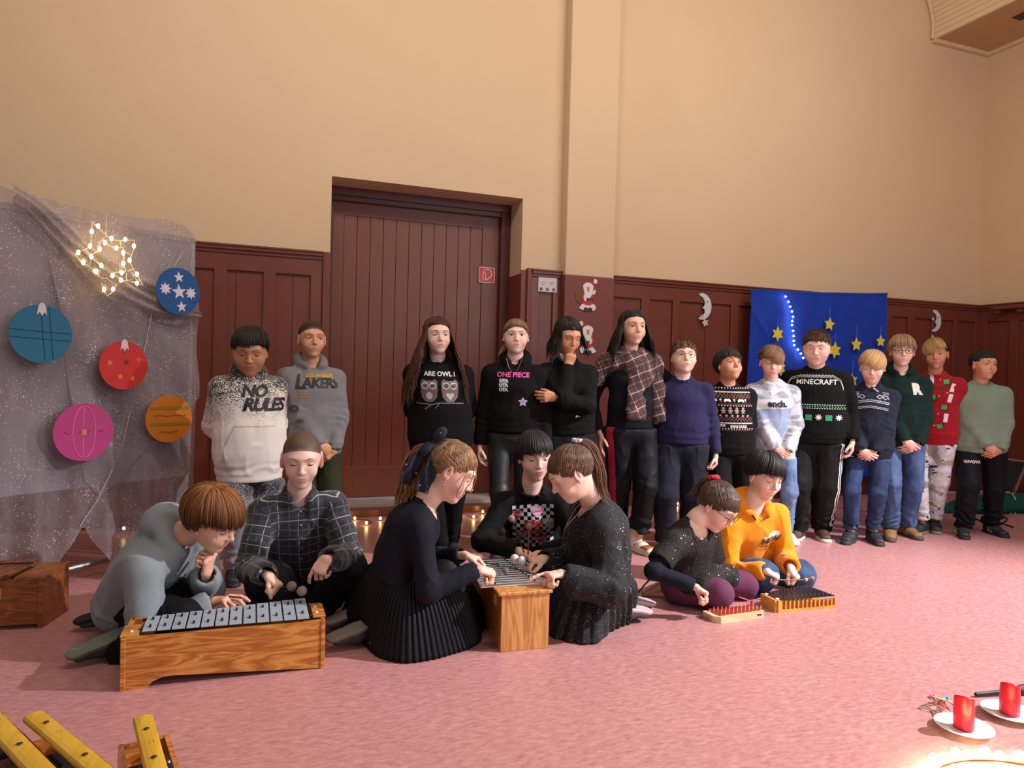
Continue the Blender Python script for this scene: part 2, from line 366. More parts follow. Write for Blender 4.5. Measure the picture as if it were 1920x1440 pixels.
def eye_mesh(mb, s, lid, look=(0, 0), r=.0146):
    """materials: 0 sclera 1 iris 2 pupil 3 lid skin 4 lash"""
    c = V3(s*.0318, .0650, .0105); N, K = 14, 22; vs = []; fs = []; ms = []
    g = unit(V3(math.sin(look[0]), math.cos(look[0])*math.cos(look[1]), math.sin(look[1]))); e1 = unit(np.cross(g, (0, 0, 1))); e2 = np.cross(e1, g)
    ang = [0, .10, .20, .30, .42, .50, .7, 1.0, 1.3, 1.55]
    for a in ang:
        for k in range(K): t = 2*math.pi*k/K; vs.append(c+r*(math.cos(a)*g+math.sin(a)*(math.cos(t)*e1+math.sin(t)*e2)))
    for i in range(len(ang)-1):
        for k in range(K): fs.append([i*K+k, i*K+(k+1) % K, (i+1)*K+(k+1) % K, (i+1)*K+k]); ms.append(2 if i < 2 else 1 if i < 5 else 0)
    b = len(mb.v); mb.v += [tuple(x) for x in vs]; mb.f += [[q+b for q in f] for f in fs]; mb.m += ms
    def pt(az, el, R): return c+R*V3(math.sin(az)*math.cos(el), math.cos(az)*math.cos(el), math.sin(el))
    top = lambda az: lid*math.cos(az*1.02)**.8-.06-.10*abs(az); bot = lambda az: -(.34*math.cos(az*1.02)**.8)-.06-.10*abs(az) if lid > -.3 else min(top(az), -(.34*math.cos(az*1.02)**.8)-.06)
    A = np.linspace(-1.15, 1.15, 15)
    for fn, e in ((top, 1.45), (bot, -1.45)):
        b = len(mb.v)
        for az in A:
            for j in range(5): el = lerp(fn(az), e, j/4); mb.v.append(tuple(pt(az, el, r*(1.09 if j < 3 else 1.02))))
        for i in range(len(A)-1):
            for j in range(4): mb.f.append([b+i*5+j, b+(i+1)*5+j, b+(i+1)*5+j+1, b+i*5+j+1]); mb.m.append(3)
    mb.tube([pt(az, top(az), r*1.10) for az in A], [.0002+.0009*math.cos(az*1.2)**.5 if abs(az) < 1.25 else .0002 for az in A], 5, 4)
def hand_prims(wr, d, n, s, fd=None, sc=.86, curl=(.35, .45, .55, .6), thumb=.5, spread=.06, index=None):
    """wr wrist, d towards the fingers, n palm side, s towards the thumb"""
    d = unit(d); n = unit(n-d*np.dot(n, d)); s0 = np.cross(n, d); s = s0 if np.dot(s0, s) > 0 else -s0; P = []
    q = lambda a, b, c: wr+sc*(d*a+s*b+n*c)
    fd = d if fd is None else fd; P.append(limb(wr-fd*.060, q(.008, 0, 0), .0235*sc, .0235*sc, side=s, fa=.82, k=.01))
    P.append(limb(q(.012, .002, .001), q(.070, 0, .001), .030*sc, .037*sc, side=s, fa=.52, fb=.38, k=.012))
    P.append(limb(q(.015, .022, .006), q(.050, .030, .008), .014*sc, .012*sc, k=.012))
    L = [(.040, .024, .020), (.044, .028, .021), (.041, .026, .020), (.032, .020, .018)]; X = [.029, .0105, -.009, -.0275]; B = [.080, .086, .082, .074]
    for i in range(4):
        c = curl[i]*1.25; a = 0.25*c; sp = spread*(1.5-i); p = q(B[i]-.012, X[i], -.002); r = (.0094, .0096, .0092, .0082)[i]*sc
        for j, l in enumerate(L[i]):
            a += c*(.75 if j == 0 else 1.0); dd = d*math.cos(a)+n*math.sin(a)+s*sp; p2 = p+unit(dd)*l*sc*(1.12 if j == 0 else .95)
            P.append(limb(p, p2, r, r*.92, k=.0035)); p = p2; r *= .92
    p = q(.022, .026, .008); a = thumb
    for j, l in enumerate((.032, .028, .022)):
        dd = unit(d*(.75+.1*j)+s*(.75-.75*a*(.6+.35*j))+n*(.25+.45*a)); p2 = p+dd*l*sc; P.append(limb(p, p2, (.0125, .0108, .0098)[j]*sc, (.0108, .0098, .0086)[j]*sc, k=.005)); p = p2
    return P
def ik(a, b, l1, l2, pole):
    d = b-a; L = np.linalg.norm(d); 
    if L > (l1+l2)*.995: b = a+d/L*(l1+l2)*.995; d = b-a; L = np.linalg.norm(d)
    x = (l1*l1-l2*l2+L*L)/(2*L); h = math.sqrt(max(l1*l1-x*x, 0)); u = d/L; p = unit(pole-u*np.dot(pole, u)); return a+u*x+p*h, b
def segdist(P, a, b):
    ab = b-a; t = np.clip(((P-a)@ab)/(ab@ab+1e-9), 0, 1); return np.linalg.norm(P-a-t[:, None]*ab, axis=1), t
Z = V3(0, 0, 1)
class Person:
    """joints in world metres: J[...] ; fr lt up = torso axes"""
    def __init__(s, label, skin='light', H=1.5, seed=1, group=None):
        s.H = H; s.sk = np.array(SKIN[skin] if isinstance(skin, str) else skin); s.J = {}; s.seed = seed; s.label = label; s.group = group; s.girth = 1.0; s.hands = {}
    def root(s, base):
        s.base = np.asarray(base, float); s.o = empty('person', s.base, 0, s.label, 'person', s.group)
    def stand(s, feetpx, toppx, toppy, face=0, arms='clasp', girth=1.0, lean=0.0, hh=None, turn=0, armz=0.0, sw=1.0, hairt=.012, clasp_side=0, H=None):
        """feet pixel, head-top pixel; face = torso turn towards picture right"""
        fpos = [G(*q) for q in feetpx]; b = (fpos[0]+fpos[1])/2; s.root(b); t = W(toppx, toppy, b[1]); s.H = H = H or (t[2]-hairt); s.girth = girth; h = hh or max(.208, min(.224, H*.150))
        d = unit(V3(b[0], b[1], 0)); r = np.cross(d, Z); a = math.radians(face); fr = -d*math.cos(a)+r*math.sin(a); s.fr = fr; s.lt = lt = np.cross(Z, fr); s.up = Z
        sh = (t-b)*[1, 1, 0]; J = s.J; at = lambda z, l=0, f=0, k=None: b+sh*(z/H if k is None else k)+lt*l+fr*f+Z*z
        J['pel'] = at(.525*H); J['waist'] = at(.61*H, 0, .01); J['chest'] = at(.715*H, 0, .005); J['neck'] = at(.836*H, 0, -.012)
        J['head'] = at(H-.5*h, 0, .012)-Z*0; s.hs = h/.215
        w = .097*H*sw*(1+.5*(girth-1)); 
        for sd, n in ((1, 'L'), (-1, 'R')):
            J['sh'+n] = at(.778*H, sd*w, -.01); J['hip'+n] = at(.50*H, sd*.058*H*(1+.4*(girth-1)), 0)
            J['toe'+n] = unit(fr+lt*sd*.25); J['an'+n] = fpos[0 if n == 'R' else 1]-J['toe'+n]*.05+Z*.075; J['kn'+n], _ = ik(J['hip'+n], J['an'+n], .232*H, .232*H, fr+lt*sd*.1)
        l1, l2 = .172*H, .150*H
        for sd, n in ((1, 'L'), (-1, 'R')):
            if arms == 'clasp': wr = at((.475+armz)*H, sd*.040+clasp_side, .115+.06*(girth-1)+(.018 if sd < 0 else 0)); pole = lt*sd*1.0-fr*.35; hd = (unit(-lt*sd*.85-Z*.45+fr*.15), unit(-fr), Z)
            elif arms == 'behind': wr = at(.50*H, sd*.05, -.13); pole = lt*sd-fr*.2; hd = (unit(-lt*sd*.5-Z), -fr, -lt*sd)
            else: wr = at(.455*H+armz*H, sd*(w+.055*girth+.012), .035); pole = -fr+lt*sd*.45; hd = (unit(-Z+fr*.12), -lt*sd, fr)
            J['el'+n], J['wr'+n] = ik(J['sh'+n], wr, l1, l2, pole); s.hands[n] = hd
        s.arms = arms; s.head_front = fr; s.M = head_matrix(fr); return s
    def reach(s, n, wr, pole, hd, l=None):
        """bring wrist n to the world point wr; hd = (towards the fingers, palm side, thumb side)"""
        k = s.H/1.5; l = l or (.262*k, .228*k); s.J['el'+n], s.J['wr'+n] = ik(s.J['sh'+n], np.asarray(wr, float), l[0], l[1], np.asarray(pole, float)); s.hands[n] = tuple(np.asarray(x, float) for x in hd); return s
    def pose(s, pel, neck, head, face, turn, pitch=0, roll=0, hs=1.05, H=1.5, base=None, knees=None, ankles=None, shw=.145, hipw=.075, shdrop=.075, shrot=0):
        """sitting or kneeling: points are (pixel x, pixel y, Y of the place); face = way the torso faces, turned from the camera line"""
        J = s.J; g = lambda q: W(*q) if len(q) == 3 else np.array(q[:3]); J['pel'] = g(pel); J['neck'] = g(neck); s.H = H; s.hs = hs; up = unit(J['neck']-J['pel']); s.up = up
        s.root(V3(*(J['pel'][:2]), 0) if base is None else base); d = unit(J['pel']*[1, 1, 0]); r = np.cross(d, Z); a = math.radians(face); fr = -d*math.cos(a)+r*math.sin(a); s.fr = unit(fr-up*np.dot(fr, up)); s.lt = lt = np.cross(up, s.fr); s.tup = up
        J['waist'] = lerp(J['pel'], J['neck'], .34)-s.fr*.02; J['chest'] = lerp(J['pel'], J['neck'], .68)-s.fr*.015; L = lt*math.cos(math.radians(shrot))+s.fr*math.sin(math.radians(shrot))
        for sd, n in ((1, 'L'), (-1, 'R')):
            J['sh'+n] = J['neck']-up*shdrop+L*sd*shw*H/1.5; J['hip'+n] = J['pel']+lt*sd*hipw
            J['kn'+n] = g(knees[0 if n == 'R' else 1]); J['an'+n] = g(ankles[0 if n == 'R' else 1]); J['toe'+n] = unit((J['an'+n]-J['kn'+n])*[1, 1, 0])
        hc = g(head); d = unit(hc*[1, 1, 0]); r = np.cross(d, Z); a = math.radians(turn); f = -d*math.cos(a)+r*math.sin(a); s.M = head_matrix(f, pitch, roll); J['head'] = hc; s.arms = 'free'; return s
    def look(s, turn=0, pitch=0, roll=0):
        """head turned towards picture right by turn degrees relative to the camera line"""
        d = unit((s.J['head'])*[1, 1, 0]); r = np.cross(d, Z); a = math.radians(turn); f = -d*math.cos(a)+r*math.sin(a); s.M = head_matrix(f, pitch, roll)
        s.J['head'] = s.J['head']+(f*.010 + (f*math.sin(math.radians(pitch))*.03)); return s
    def hw(s, p): return s.J['head']+s.M@(np.asarray(p, float)*s.hs)
    # ---- body: one skin mesh
    def body(s, lips=None, blush=.25, lid=.42, gaze=(0, 0), eye=(.10, .05, .03), brow=None, brow_t=.0042, fat=1.0, ears=1.0, wide=1.0, open_=0.0, hands=True, curls=None, handspec=None, legs=False, scalp=None, brow_tilt=0):
        J = s.J; hs = s.hs; c = J['head']; M = s.M; sk = s.sk
        P = head_prims(fat, ears, open_, wide=wide); nb = ((J['neck']-c)@M)/hs; top = V3(0, -.022, -.045)
        P.insert(0, limb(top, lerp(top, nb, .75), .043*min(fat, 1.12), .045*min(fat, 1.12), side=(1, 0, 0), fa=1.0, k=.02))
        shl = ((J['shL']-c)@M)/hs; shr = ((J['shR']-c)@M)/hs
        dn = (s.J['chest']-s.J['neck'])@M; dn = dn/np.linalg.norm(dn)*.045; P.insert(1, limb(lerp(nb, shl, .40)+dn, lerp(nb, shr, .40)+dn, .035, .035, side=(s.fr@M), fa=1.0, k=.04))
        P.insert(1, limb(lerp(top, nb, .6), nb+dn*.5, .044, .048, side=(1, 0, 0), k=.02))
        v, q = mesh_sdf(P, .0031); colr = np.tile(sk, (len(v), 1)); v = relax(v, q, 1, .25)
        lip = np.array(lips if lips is not None else sk*[.86, .52, .50]); n = lambda cc, r: np.clip(1.35-np.linalg.norm((v-cc)/r, axis=1), 0, 1)**.7
        wl = .85*np.clip(np.maximum(n((0, .088, -.0500), (.0172, .02, .0034)), n((0, .088, -.0578), (.0148, .02, .0040)))*2.2, 0, .85)[:, None]
        for sd in (-1, 1):
            wb = np.clip(1.2-np.linalg.norm((v-(sd*.042, .07, -.028))/(.028, .05, .024), axis=1), 0, 1)[:, None]*blush; colr = colr*(1-wb*.45)+sk*[1.02, .62, .60]*wb*.45
            we = np.clip(1.4-np.linalg.norm((v-(sd*.08, -.004, -.002))/(.016, .026, .034), axis=1), 0, .5)[:, None]; colr = colr*(1-we)+sk*[1., .74, .70]*we
        wn = np.clip(1.2-np.linalg.norm((v-(0, .104, -.024))/(.016, .014, .014), axis=1), 0, .3)[:, None]; colr = colr*(1-wn)+sk*[1., .72, .68]*wn
        colr = colr*(1-wl)+lip*wl
        pieces = [(v*hs@M.T+c, q, colr)]
        B = [limb(J['pel'], J['waist'], .115*s.H/1.5, .10*s.H/1.5, side=s.lt, fa=.72, k=.05), limb(J['waist'], J['chest'], .10*s.H/1.5, .12*s.H/1.5, side=s.lt, fa=.72, k=.05), limb(J['chest'], lerp(J['chest'], J['neck'], .75), .12*s.H/1.5, .075, side=s.lt, fa=.7, k=.05)]
        lg = getattr(s, 'legscale', 1.0)
        for n in 'LR':
            B += [limb(J['sh'+n], J['el'+n], .036, .029, k=.03), limb(J['el'+n], lerp(J['el'+n], J['wr'+n], .8), .029, .022, k=.02), limb(J['hip'+n], J['kn'+n], .066*lg, .045*lg, k=.04), limb(J['kn'+n], J['an'+n], .045*lg, .030*lg, k=.03)]
        v, q = mesh_sdf(B, .014); pieces.append((v, q, np.tile(sk, (len(v), 1))))
        for n in ('LR' if hands is True else hands or ''):
            d, nn, th = s.hands[n]; kw = dict(curl=(.35, .42, .48, .55), thumb=.6); kw.update((handspec or {}).get(n, {})); sc = kw.pop('sc', .86*min(1.08, max(.9, s.H/1.48)))
            v, q = mesh_sdf(hand_prims(J['wr'+n], np.asarray(d), np.asarray(nn), np.asarray(th), fd=unit(J['wr'+n]-J['el'+n]), sc=sc, **kw), .0030, pad=.006)
            cc = np.tile(sk*[1.02, .93, .90], (len(v), 1)); dd = (v-J['wr'+n])@unit(d); cc = cc*(1-.10*np.clip((dd-.09)/.05, 0, 1)[:, None]*[0, 1, 1]); pieces.append((v, q, cc))
        V = []; Q = []; C = []; k = 0
        for v, q, cc in pieces: V.append(v); Q.append(q+k); C.append(cc); k += len(v)
        C = np.concatenate(C); s.bd = from_arrays('body', np.concatenate(V), np.concatenate(Q), skin_mat(), s.o, True, colors=np.c_[C, np.ones(len(C))], shift=s.base)
        # eyes and brows
        for sd in (1, -1):
            mb = MB(); eye_mesh(mb, sd, lid, gaze); o = from_arrays('eye', (np.array(mb.v)*hs)@M.T+c, mb.f, [pm('sclera', (.72, .68, .66), .25), pm('iris_%s' % str(eye), eye, .2), pm('pupil', (.01, .008, .008), .15), s.lidmat(), pm('lash', (.025, .015, .012), .7)], s.bd, True, fmat=mb.m, shift=s.base)
        bc = brow if brow is not None else (.03, .018, .012)
        for sd in (1, -1):
            mb = MB()
            pts = [(sd*(.0135+.0325*t), .0835-.011*t*t, .0305+.006*math.sin(t*2.3)+brow_tilt*(.5-t)*.01) for t in np.linspace(0, 1, 9)]
            pts = [s.onhead(p, .0004) for p in pts]; mb.tube(pts, [brow_t*(.5+1.2*t-1.45*t*t) for t in np.linspace(0, 1, 9)], 6, flat=.5)
            from_arrays('eyebrow', (np.array(mb.v)*hs)@M.T+c, mb.f, pm('brow_%s' % str(tuple(np.round(bc, 3))), bc, .8), s.bd, True, shift=s.base)
        return s
    def lidmat(s):
        c = tuple(s.sk*[.97, .88, .86]); return pm('eyelid_%.3f_%.3f' % (c[0], c[1]), c, .5, sss=.0)
    def onhead(s, p, off):
        """push a head-local point radially in y to the face surface"""
        if not hasattr(s, 'hp'): s.hp = head_prims()
        y = np.linspace(.05, .11, 61); Q = np.stack([np.full(61, p[0]), y, np.full(61, p[2])], 1); d = field(s.hp, Q, .003); i = np.nonzero(d > 0)[0]; yy = y[i[0]] if len(i) else p[1]
        return (p[0], yy+off, p[2])
    # ---- clothes
    def torso_prims(s, rw, fa, hem, k=.06, chest=None, bell=0.0):
        J = s.J; g = s.girth; H = s.H/1.5; up = unit(J['chest']-J['pel']); c = 1.0 if chest is None else chest
        bot = J['pel']-up*(hem+.05); r = rw*H
        return [limb(bot, J['pel'], (r*1.04+bell)*g, r*1.04*g, side=s.lt, fa=fa*(1+.25*(g-1)), k=k), limb(J['pel'], J['waist'], r*1.04*g, r*.98*g, side=s.lt, fa=fa*(1+.3*(g-1)), k=k), limb(J['waist'], J['chest'], r*.98*g, r*1.0*c*(1+.6*(g-1)), side=s.lt, fa=fa*(1+.25*(g-1)), k=k),
                limb(J['chest'], lerp(J['chest'], J['neck'], .83), r*1.0*c*(1+.6*(g-1)), r*.47, side=s.lt, fa=fa, fb=fa*1.0, k=k)]
    def top(s, name, mat, rw=.150, fa=.66, hem=.05, sleeve=(.056, .050, .036), hood=0, collar='crew', rib=True, disp=.005, vox=.0068, neckr=.062, cuff=.0, cuffmat=None, bell=0, sleeve_end=.97, short=False, smooth=.5, mats=None, fmatf=None, freq=9.0, armless=False, hemcut=True, drape=0, chest=None, turtle=0, zip=False):
        J = s.J; H = s.H/1.5; P = s.torso_prims(rw, fa, hem, bell=bell, chest=chest); up = unit(J['chest']-J['pel']); s.tup = up
        if hemcut: P.append(plane(J['pel']-up*hem, -up, .012))
        s.hem = hem; cuffs = []
        for n in 'LR' if not armless else '':
            a, b, c = J['sh'+n], J['el'+n], J['wr'+n]; r0, r1, r2 = [x*H for x in sleeve]; ina = lerp(a, J['chest'], .18)
            P.append(limb(lerp(J['neck'], a, .35)-Z*.035*H, lerp(a, b, .08), r0*.80, r0*.98, k=.04))
            P.append(limb(lerp(a, b, .06), b if not short else lerp(a, b, .75), r0, r1, k=.03, flat=(0, 1 if short else 0)))
            if not short:
                e = lerp(b, c, sleeve_end); P.append(limb(b, lerp(b, e, .86), r1, r2*1.12, k=.022)); P.append(limb(lerp(b, e, .80), e, r2*1.02, r2*.96, k=.008, flat=(0, 1))); cuffs.append(limb(e-unit(e-b)*.022, e+unit(e-b)*.03, r2*.74, r2*.74, k=.003, op='sub'))
                if drape: P.append(limb(lerp(b, c, .1), lerp(b, c, .75)-Z*drape*.5, r1*.9, r2*1.25, side=Z, fa=1.0, k=.05))
        P += cuffs
        nk = J['neck']; hd = unit(J['head']-s.M[:, 2]*.06*s.hs+s.M[:, 1]*-.02-nk); cb = nk+up*.005
        if collar == 'hood' or hood:
            nf = np.cross(s.lt, up)*-1; fr = unit(np.cross(up, s.lt))*-1; fr = s.fr2()
            for t in np.linspace(-1, 1, 15):   # hood gathered behind the neck, falling to the collar bones
                a = t*2.5; p = cb+hd*.012+s.lt*math.sin(a)*.076*H-fr*(math.cos(a)*.070*H)+up*(-.014+.030*math.cos(a)); P.append(ell(p, V3(.026, .026, .028)*H*(1+.35*math.cos(a)), k=.02))
            P.append(ell(cb-fr*.100*H-up*.005, V3(.088, .050, .066)*H, M=np.stack([s.lt, fr, up], 1), k=.04))
        elif collar == 'crew':
            fr = s.fr2()
            for i in range(14):
                a = i/14*2*math.pi; p = cb+s.lt*math.sin(a)*neckr*H*1.02+fr*math.cos(a)*neckr*H*.95-up*(.014+.022*max(0, math.cos(a)))+up*.010*max(0, -math.cos(a)); P.append(ell(p, V3(.0155, .0155, .0105)*H, M=np.stack([s.lt, fr, up], 1), k=.012))
        elif collar == 'turtle':
            e = cb+hd*.055; P.append(limb(cb-hd*.02, e, .066*H, .058*H, k=.02, flat=(0, 1)))
        elif collar == 'shirt':
            fr = s.fr2()
            for i in range(12):
                a = (-2.5+5.0*i/11); p = cb+s.lt*math.sin(a)*.056*H-fr*math.cos(a)*.055*H+up*(.004+.012*math.cos(a)); P.append(ell(p, V3(.016, .016, .022)*H, k=.012))
        # opening for the neck
        P.append(limb(cb+up*(-.010 if collar != 'scoop' else -.035)+s.fr2()*(.018 if collar != 'scoop' else .03), cb+hd*.16, (.046 if collar != 'scoop' else .062)*H, .060*H, k=.008, op='sub'))
        sd = s.seed*7.31
        def dp(X):
            Q = X-s.base; f = freq; L = np.stack([Q@s.lt*f*1.5, Q@s.fr*f*1.5, Q[:, 2]*f*.75], 1)+sd
            n = vnoise(L+.6*np.stack([vnoise(L*.7+9)]*3, 1)); r = 1-np.abs(n)*2; m = vnoise(L*2.1+5)
            d = disp*(.7*np.clip(r, -1, 1)**3+.35*m)
            for nn in ('LR' if not armless and not short else ''):   # folds crossing the elbow
                dd, t = segdist(X, lerp(J['sh'+nn], J['el'+nn], .6), J['el'+nn]); ax = unit(J['wr'+nn]-J['sh'+nn]); dd = np.linalg.norm(X-J['el'+nn], axis=1); w = np.clip(1-dd/.14, 0, 1)
                d = d+disp*.55*w*np.sin((X@ax)*150+7*vnoise(X*11+sd))
            if rib:
                hd_ = (X-J['pel'])@up+hem; w = np.clip(1-np.abs(hd_-.075)/.05, 0, 1); d = d+disp*.5*w*np.sin(hd_*120+6*vnoise(X*9+sd)); d = np.where(hd_ < .045, d*.3-.002+.0, d)
            return d
        v, q = mesh_sdf(P, vox, dp, pad=disp+.006); v = relax(v, q, 1, .3); s.finish_top(name, v, q, mat, collar)
        return s
    def fr2(s): return unit(s.fr-s.tup*np.dot(s.fr, s.tup)) if hasattr(s, 'tup') else s.fr
    def finish_top(s, name, v, q, mat, collar=None):
        J = s.J; up = s.tup; fr = s.fr2(); rel = v-J['neck']; pc = np.stack([rel@s.lt, rel@fr, rel@up], 1); arm = np.zeros(len(v), bool)
        for n in 'LR':
            sgn = 1 if n == 'L' else -1; d1, t1 = segdist(v, J['sh'+n], J['el'+n]); d2, t2 = segdist(v, J['el'+n], J['wr'+n]); R = .075*s.H/1.5
            L1 = np.linalg.norm(J['el'+n]-J['sh'+n]); L2 = np.linalg.norm(J['wr'+n]-J['el'+n])
            lat = (rel@s.lt)*sgn > ((J['sh'+n]-J['neck'])@s.lt)*sgn*.86
            m = (np.minimum(d1, d2) < R) & (((d1 < d2) & (lat) & (t1 > .02)) | (d2 <= d1))
            low = d2 < d1; ax = np.where(low[:, None], unit(J['wr'+n]-J['el'+n]), unit(J['el'+n]-J['sh'+n])); o = np.where(low[:, None], J['el'+n], J['sh'+n]); al = np.where(low, L1+t2*L2, t1*L1); w = v-o; w = w-ax*(w*ax).sum(1)[:, None]
            e1 = fr-ax*(ax@fr)[:, None]; e1 = e1/(np.linalg.norm(e1, axis=1)[:, None]+1e-6); e2 = np.cross(ax, e1); th = np.arctan2((w*e2).sum(1), (w*e1).sum(1))
            pc[m] = np.stack([th*.05+.35*sgn, (w*e1).sum(1), -al], 1)[m]; arm |= m
        s.topo = from_arrays(name, v, q, mat, s.o, True, pc=pc, shift=s.base); fm = ~arm[q].any(1); s.top_bvh = BVHTree.FromPolygons(v.tolist(), q[fm].tolist()); s.top_all = BVHTree.FromPolygons(v.tolist(), q.tolist()); s.tv, s.tq, s.tarm = v, q, arm
    def print_on(s, items, mat, name='print', off=.0022, org=None, full=False, maxd=.03, parent=None, sub=.012):
        """items: (verts2d, faces) in torso metres (u to the picture's right, v up from the neck base) laid on the cloth"""
        up = s.tup; fr = s.fr2(); bvh = s.top_all if full else s.top_bvh; vs = []; fs = []; o0 = s.J['neck'] if org is None else org
        for V2, F2 in items:
            V2, F2 = refine(V2, F2, sub); k = len(vs); ok = []
            for u, w in V2:
                o = o0+s.lt*u+up*w+fr*.5; h = bvh.ray_cast(Vector(o), Vector(-fr), 1.0)
                if h[0] is None: vs.append(tuple(o)); ok.append(False)
                else:
                    nn = np.array(h[1]); nn = nn if nn@fr > 0 else -nn; vs.append(tuple(np.array(h[0])+nn*off*.4+fr*off)); ok.append(True)
            for f in F2:
                if all(ok[i] for i in f):
                    ps = [np.array(vs[i+k]) for i in f]; dep = [p@fr for p in ps]
                    if max(dep)-min(dep) < maxd: fs.append([i+k for i in f])
        if not fs: return None
        return from_arrays(name, vs, fs, mat, parent or s.topo, True, shift=s.base)
    def pants(s, name, mat, r=(.084, .064, .052), waist=.03, bottom=.05, disp=.006, vox=.0072, fa=.80, bunch=.0, seat=.124, flare=1.0, hipr=None, frq=9.0):
        J = s.J; H = s.H/1.5; g = s.girth; up = unit(J['waist']-J['pel']); P = []
        P.append(limb(J['pel']-up*.03, J['pel']+up*waist, seat*H*g, seat*.93*H*g, side=s.lt, fa=fa, k=.04, flat=(0, 1)))
        P.append(limb(J['hipL'], J['hipR'], .085*H*g, .085*H*g, k=.04))
        for n in 'LR':
            h, k_, a = J['hip'+n], J['kn'+n], J['an'+n]; e = a+unit(k_-a)*(bottom-.055)
            P.append(limb(h, k_, r[0]*H*g, r[1]*H*g, k=.035)); P.append(limb(k_, e, r[1]*H*g, r[2]*H*flare, k=.02, flat=(0, 1)))
        sd = s.seed*3.7
        def dp(X):
            L = (X-s.base)*np.array([frq*1.4, frq*1.4, frq*.7])+sd; n = vnoise(L); over = np.clip(((X-J['pel'])@up+getattr(s, 'hem', -9)-.004)/.02, 0, 1)*.035*(s.arms != 'free'); d = -over+ disp*(.8*np.clip(1-np.abs(n)*2, -1, 1)**3+.3*vnoise(L*2.3))
            for n_ in 'LR':
                a, k_ = J['an'+n_], J['kn'+n_]; ax = unit(k_-a); h = (X-a)@ax; dd, t = segdist(X, a, k_); m = dd < .11
                w = np.clip(1-np.abs(h-.07)/.13, 0, 1)*m; d = d+(disp*.55+bunch)*w*np.sin(h*105+9*vnoise(X*8+sd)); dk = np.linalg.norm(X-k_, axis=1); d = d+disp*.5*np.clip(1-dk/.12, 0, 1)*np.sin((X@ax)*110+6*vnoise(X*9+sd))
            return d
        v, q = mesh_sdf(P, vox, dp, pad=disp+bunch+.006); v = relax(v, q, 1, .3); rel = v-J['pel']; pc = np.stack([rel@s.lt, rel@s.fr, rel[:, 2]], 1)
        s.pantso = from_arrays(name, v, q, mat, s.o, True, pc=pc, shift=s.base); s.pants_bvh = BVHTree.FromPolygons(v.tolist(), q.tolist()); return s
    def shoe(s, n, up_c, sole_c, kind='sneaker', sc=1.0, lace=None, toecap=None, stripes=None, high=0.0, pos=None, dirf=None, upv=Z, strap=None, name='shoe', thick=.022):
        J = s.J; L = .235*sc*s.H/1.5; a = np.array(J['an'+n] if pos is None else pos); f = unit(J['toe'+n] if dirf is None else dirf); u = unit(upv-f*np.dot(upv, f)); l = np.cross(u, f)
        b = a-u*.075; M = np.stack([l, f, u], 1); q = lambda x, y, z: b+M@(np.array([x, y, z])*sc)
        P = [limb(q(0, -.035, .038), q(0, .055, .036), .034*sc, .038*sc, side=l, fa=1.0, fb=.80, k=.02), limb(q(0, .055, .034), q(0, .140, .026), .039*sc, .034*sc, side=l, fa=.8, fb=.62, k=.02),
             limb(q(0, -.015, .04), q(0, -.012, .085+high), .033*sc, (.034 if high < .03 else .043)*sc, side=f, fa=1.15, fb=1.0, k=.02, flat=(0, 1)), plane(q(0, 0, thick*.6), -u, .003),
             limb(q(0, -.010, .085+high), q(0, -.010, .14+high), .026*sc, .03*sc, k=.005, op='sub')]
        v, qd = mesh_sdf(P, .0048); v = relax(v, qd, 1, .3); o = from_arrays(name, v, qd, up_c, s.o, True, shift=s.base)
        S = [limb(q(0, -.038, .0), q(0, .058, 0), .037*sc, .041*sc, side=l, fa=1.0, k=.02), limb(q(0, .055, 0), q(0, .143, 0), .041*sc, .038*sc, side=l, k=.02), plane(q(0, 0, thick), u, .003), plane(q(0, 0, .001), -u, .002)]
        v, qd = mesh_sdf(S, .0055); from_arrays('sole', v, qd, sole_c, o, True, shift=s.base)
        if lace is not None:
            mb = MB()
            for i in range(5):
                y = .028+.017*i; z = .087-.0088*i; w = .018
                mb.tube([q(-w, y, z-.009), q(0, y+.004, z), q(w, y, z-.009)], .0022*sc, 5)
            mb.build('laces', lace, o, True, shift=s.base)
        if stripes is not None:
            mb = MB()
            for i in range(3):
                for sg in (-1, 1):
                    y = .03+.019*i; mb.tube([q(sg*.0405, y, .016), q(sg*.0405, y-.006, .035), q(sg*.034, y-.014, .055)], .0042*sc, 6, flat=.5)
            mb.build('stripes', stripes, o, True, shift=s.base)
        if toecap is not None:
            v, qd = mesh_sdf([limb(q(0, .098, .020), q(0, .143, .014), .040*sc, .0385*sc, side=l, fa=.72, fb=.62, k=.01), plane(q(0, .088, .03), -f+u*.35, .003), plane(q(0, 0, .002), -u, .002)], .005); from_arrays('toe_cap', v, qd, toecap, o, True, shift=s.base)
        if strap is not None:
            mb = MB()
            for (y, z, w) in ((-.002, .088+high*.7, .046), (.035, .070+high*.35, .043)): mb.tube([q(w*math.cos(t), y+.026*abs(math.sin(t))-.005, z-.004+.006*math.sin(t)) for t in np.linspace(-.1, math.pi+.1, 9)], .010*sc, 8, flat=.35, up=f)
            mb.build('strap', strap, o, True, shift=s.base)
        return o
    # ---- hair
    def hair(s, color, ends=(.060, .0, -.055), t=.008, pole=(0, -.42, 1), n=260, r=.0042, sweep=.0, jit=.10, lift=.003, tipc=None, line=(.060, -.060), seed=None, wave=0.0, cover=None, tail=None, fringe=None, hang=0, hang_len=(.3, .3), shade=.22, over=None, name='hair', short=0, part=0, part_at=0, buzz=False, gap=None, hangw=1.0, face_gap=.60):
        """ends: z where locks stop at front, side, back (head units); fringe=(half width rad, z)"""
        rnd = random.Random(seed or s.seed); hs = s.hs; M = s.M; c = s.J['head']; col0 = np.array(color); down = M.T@(-Z)
        C = V3(0, -.014, .032); R0 = V3(.0745, .094, .082); pv = unit(pole); 
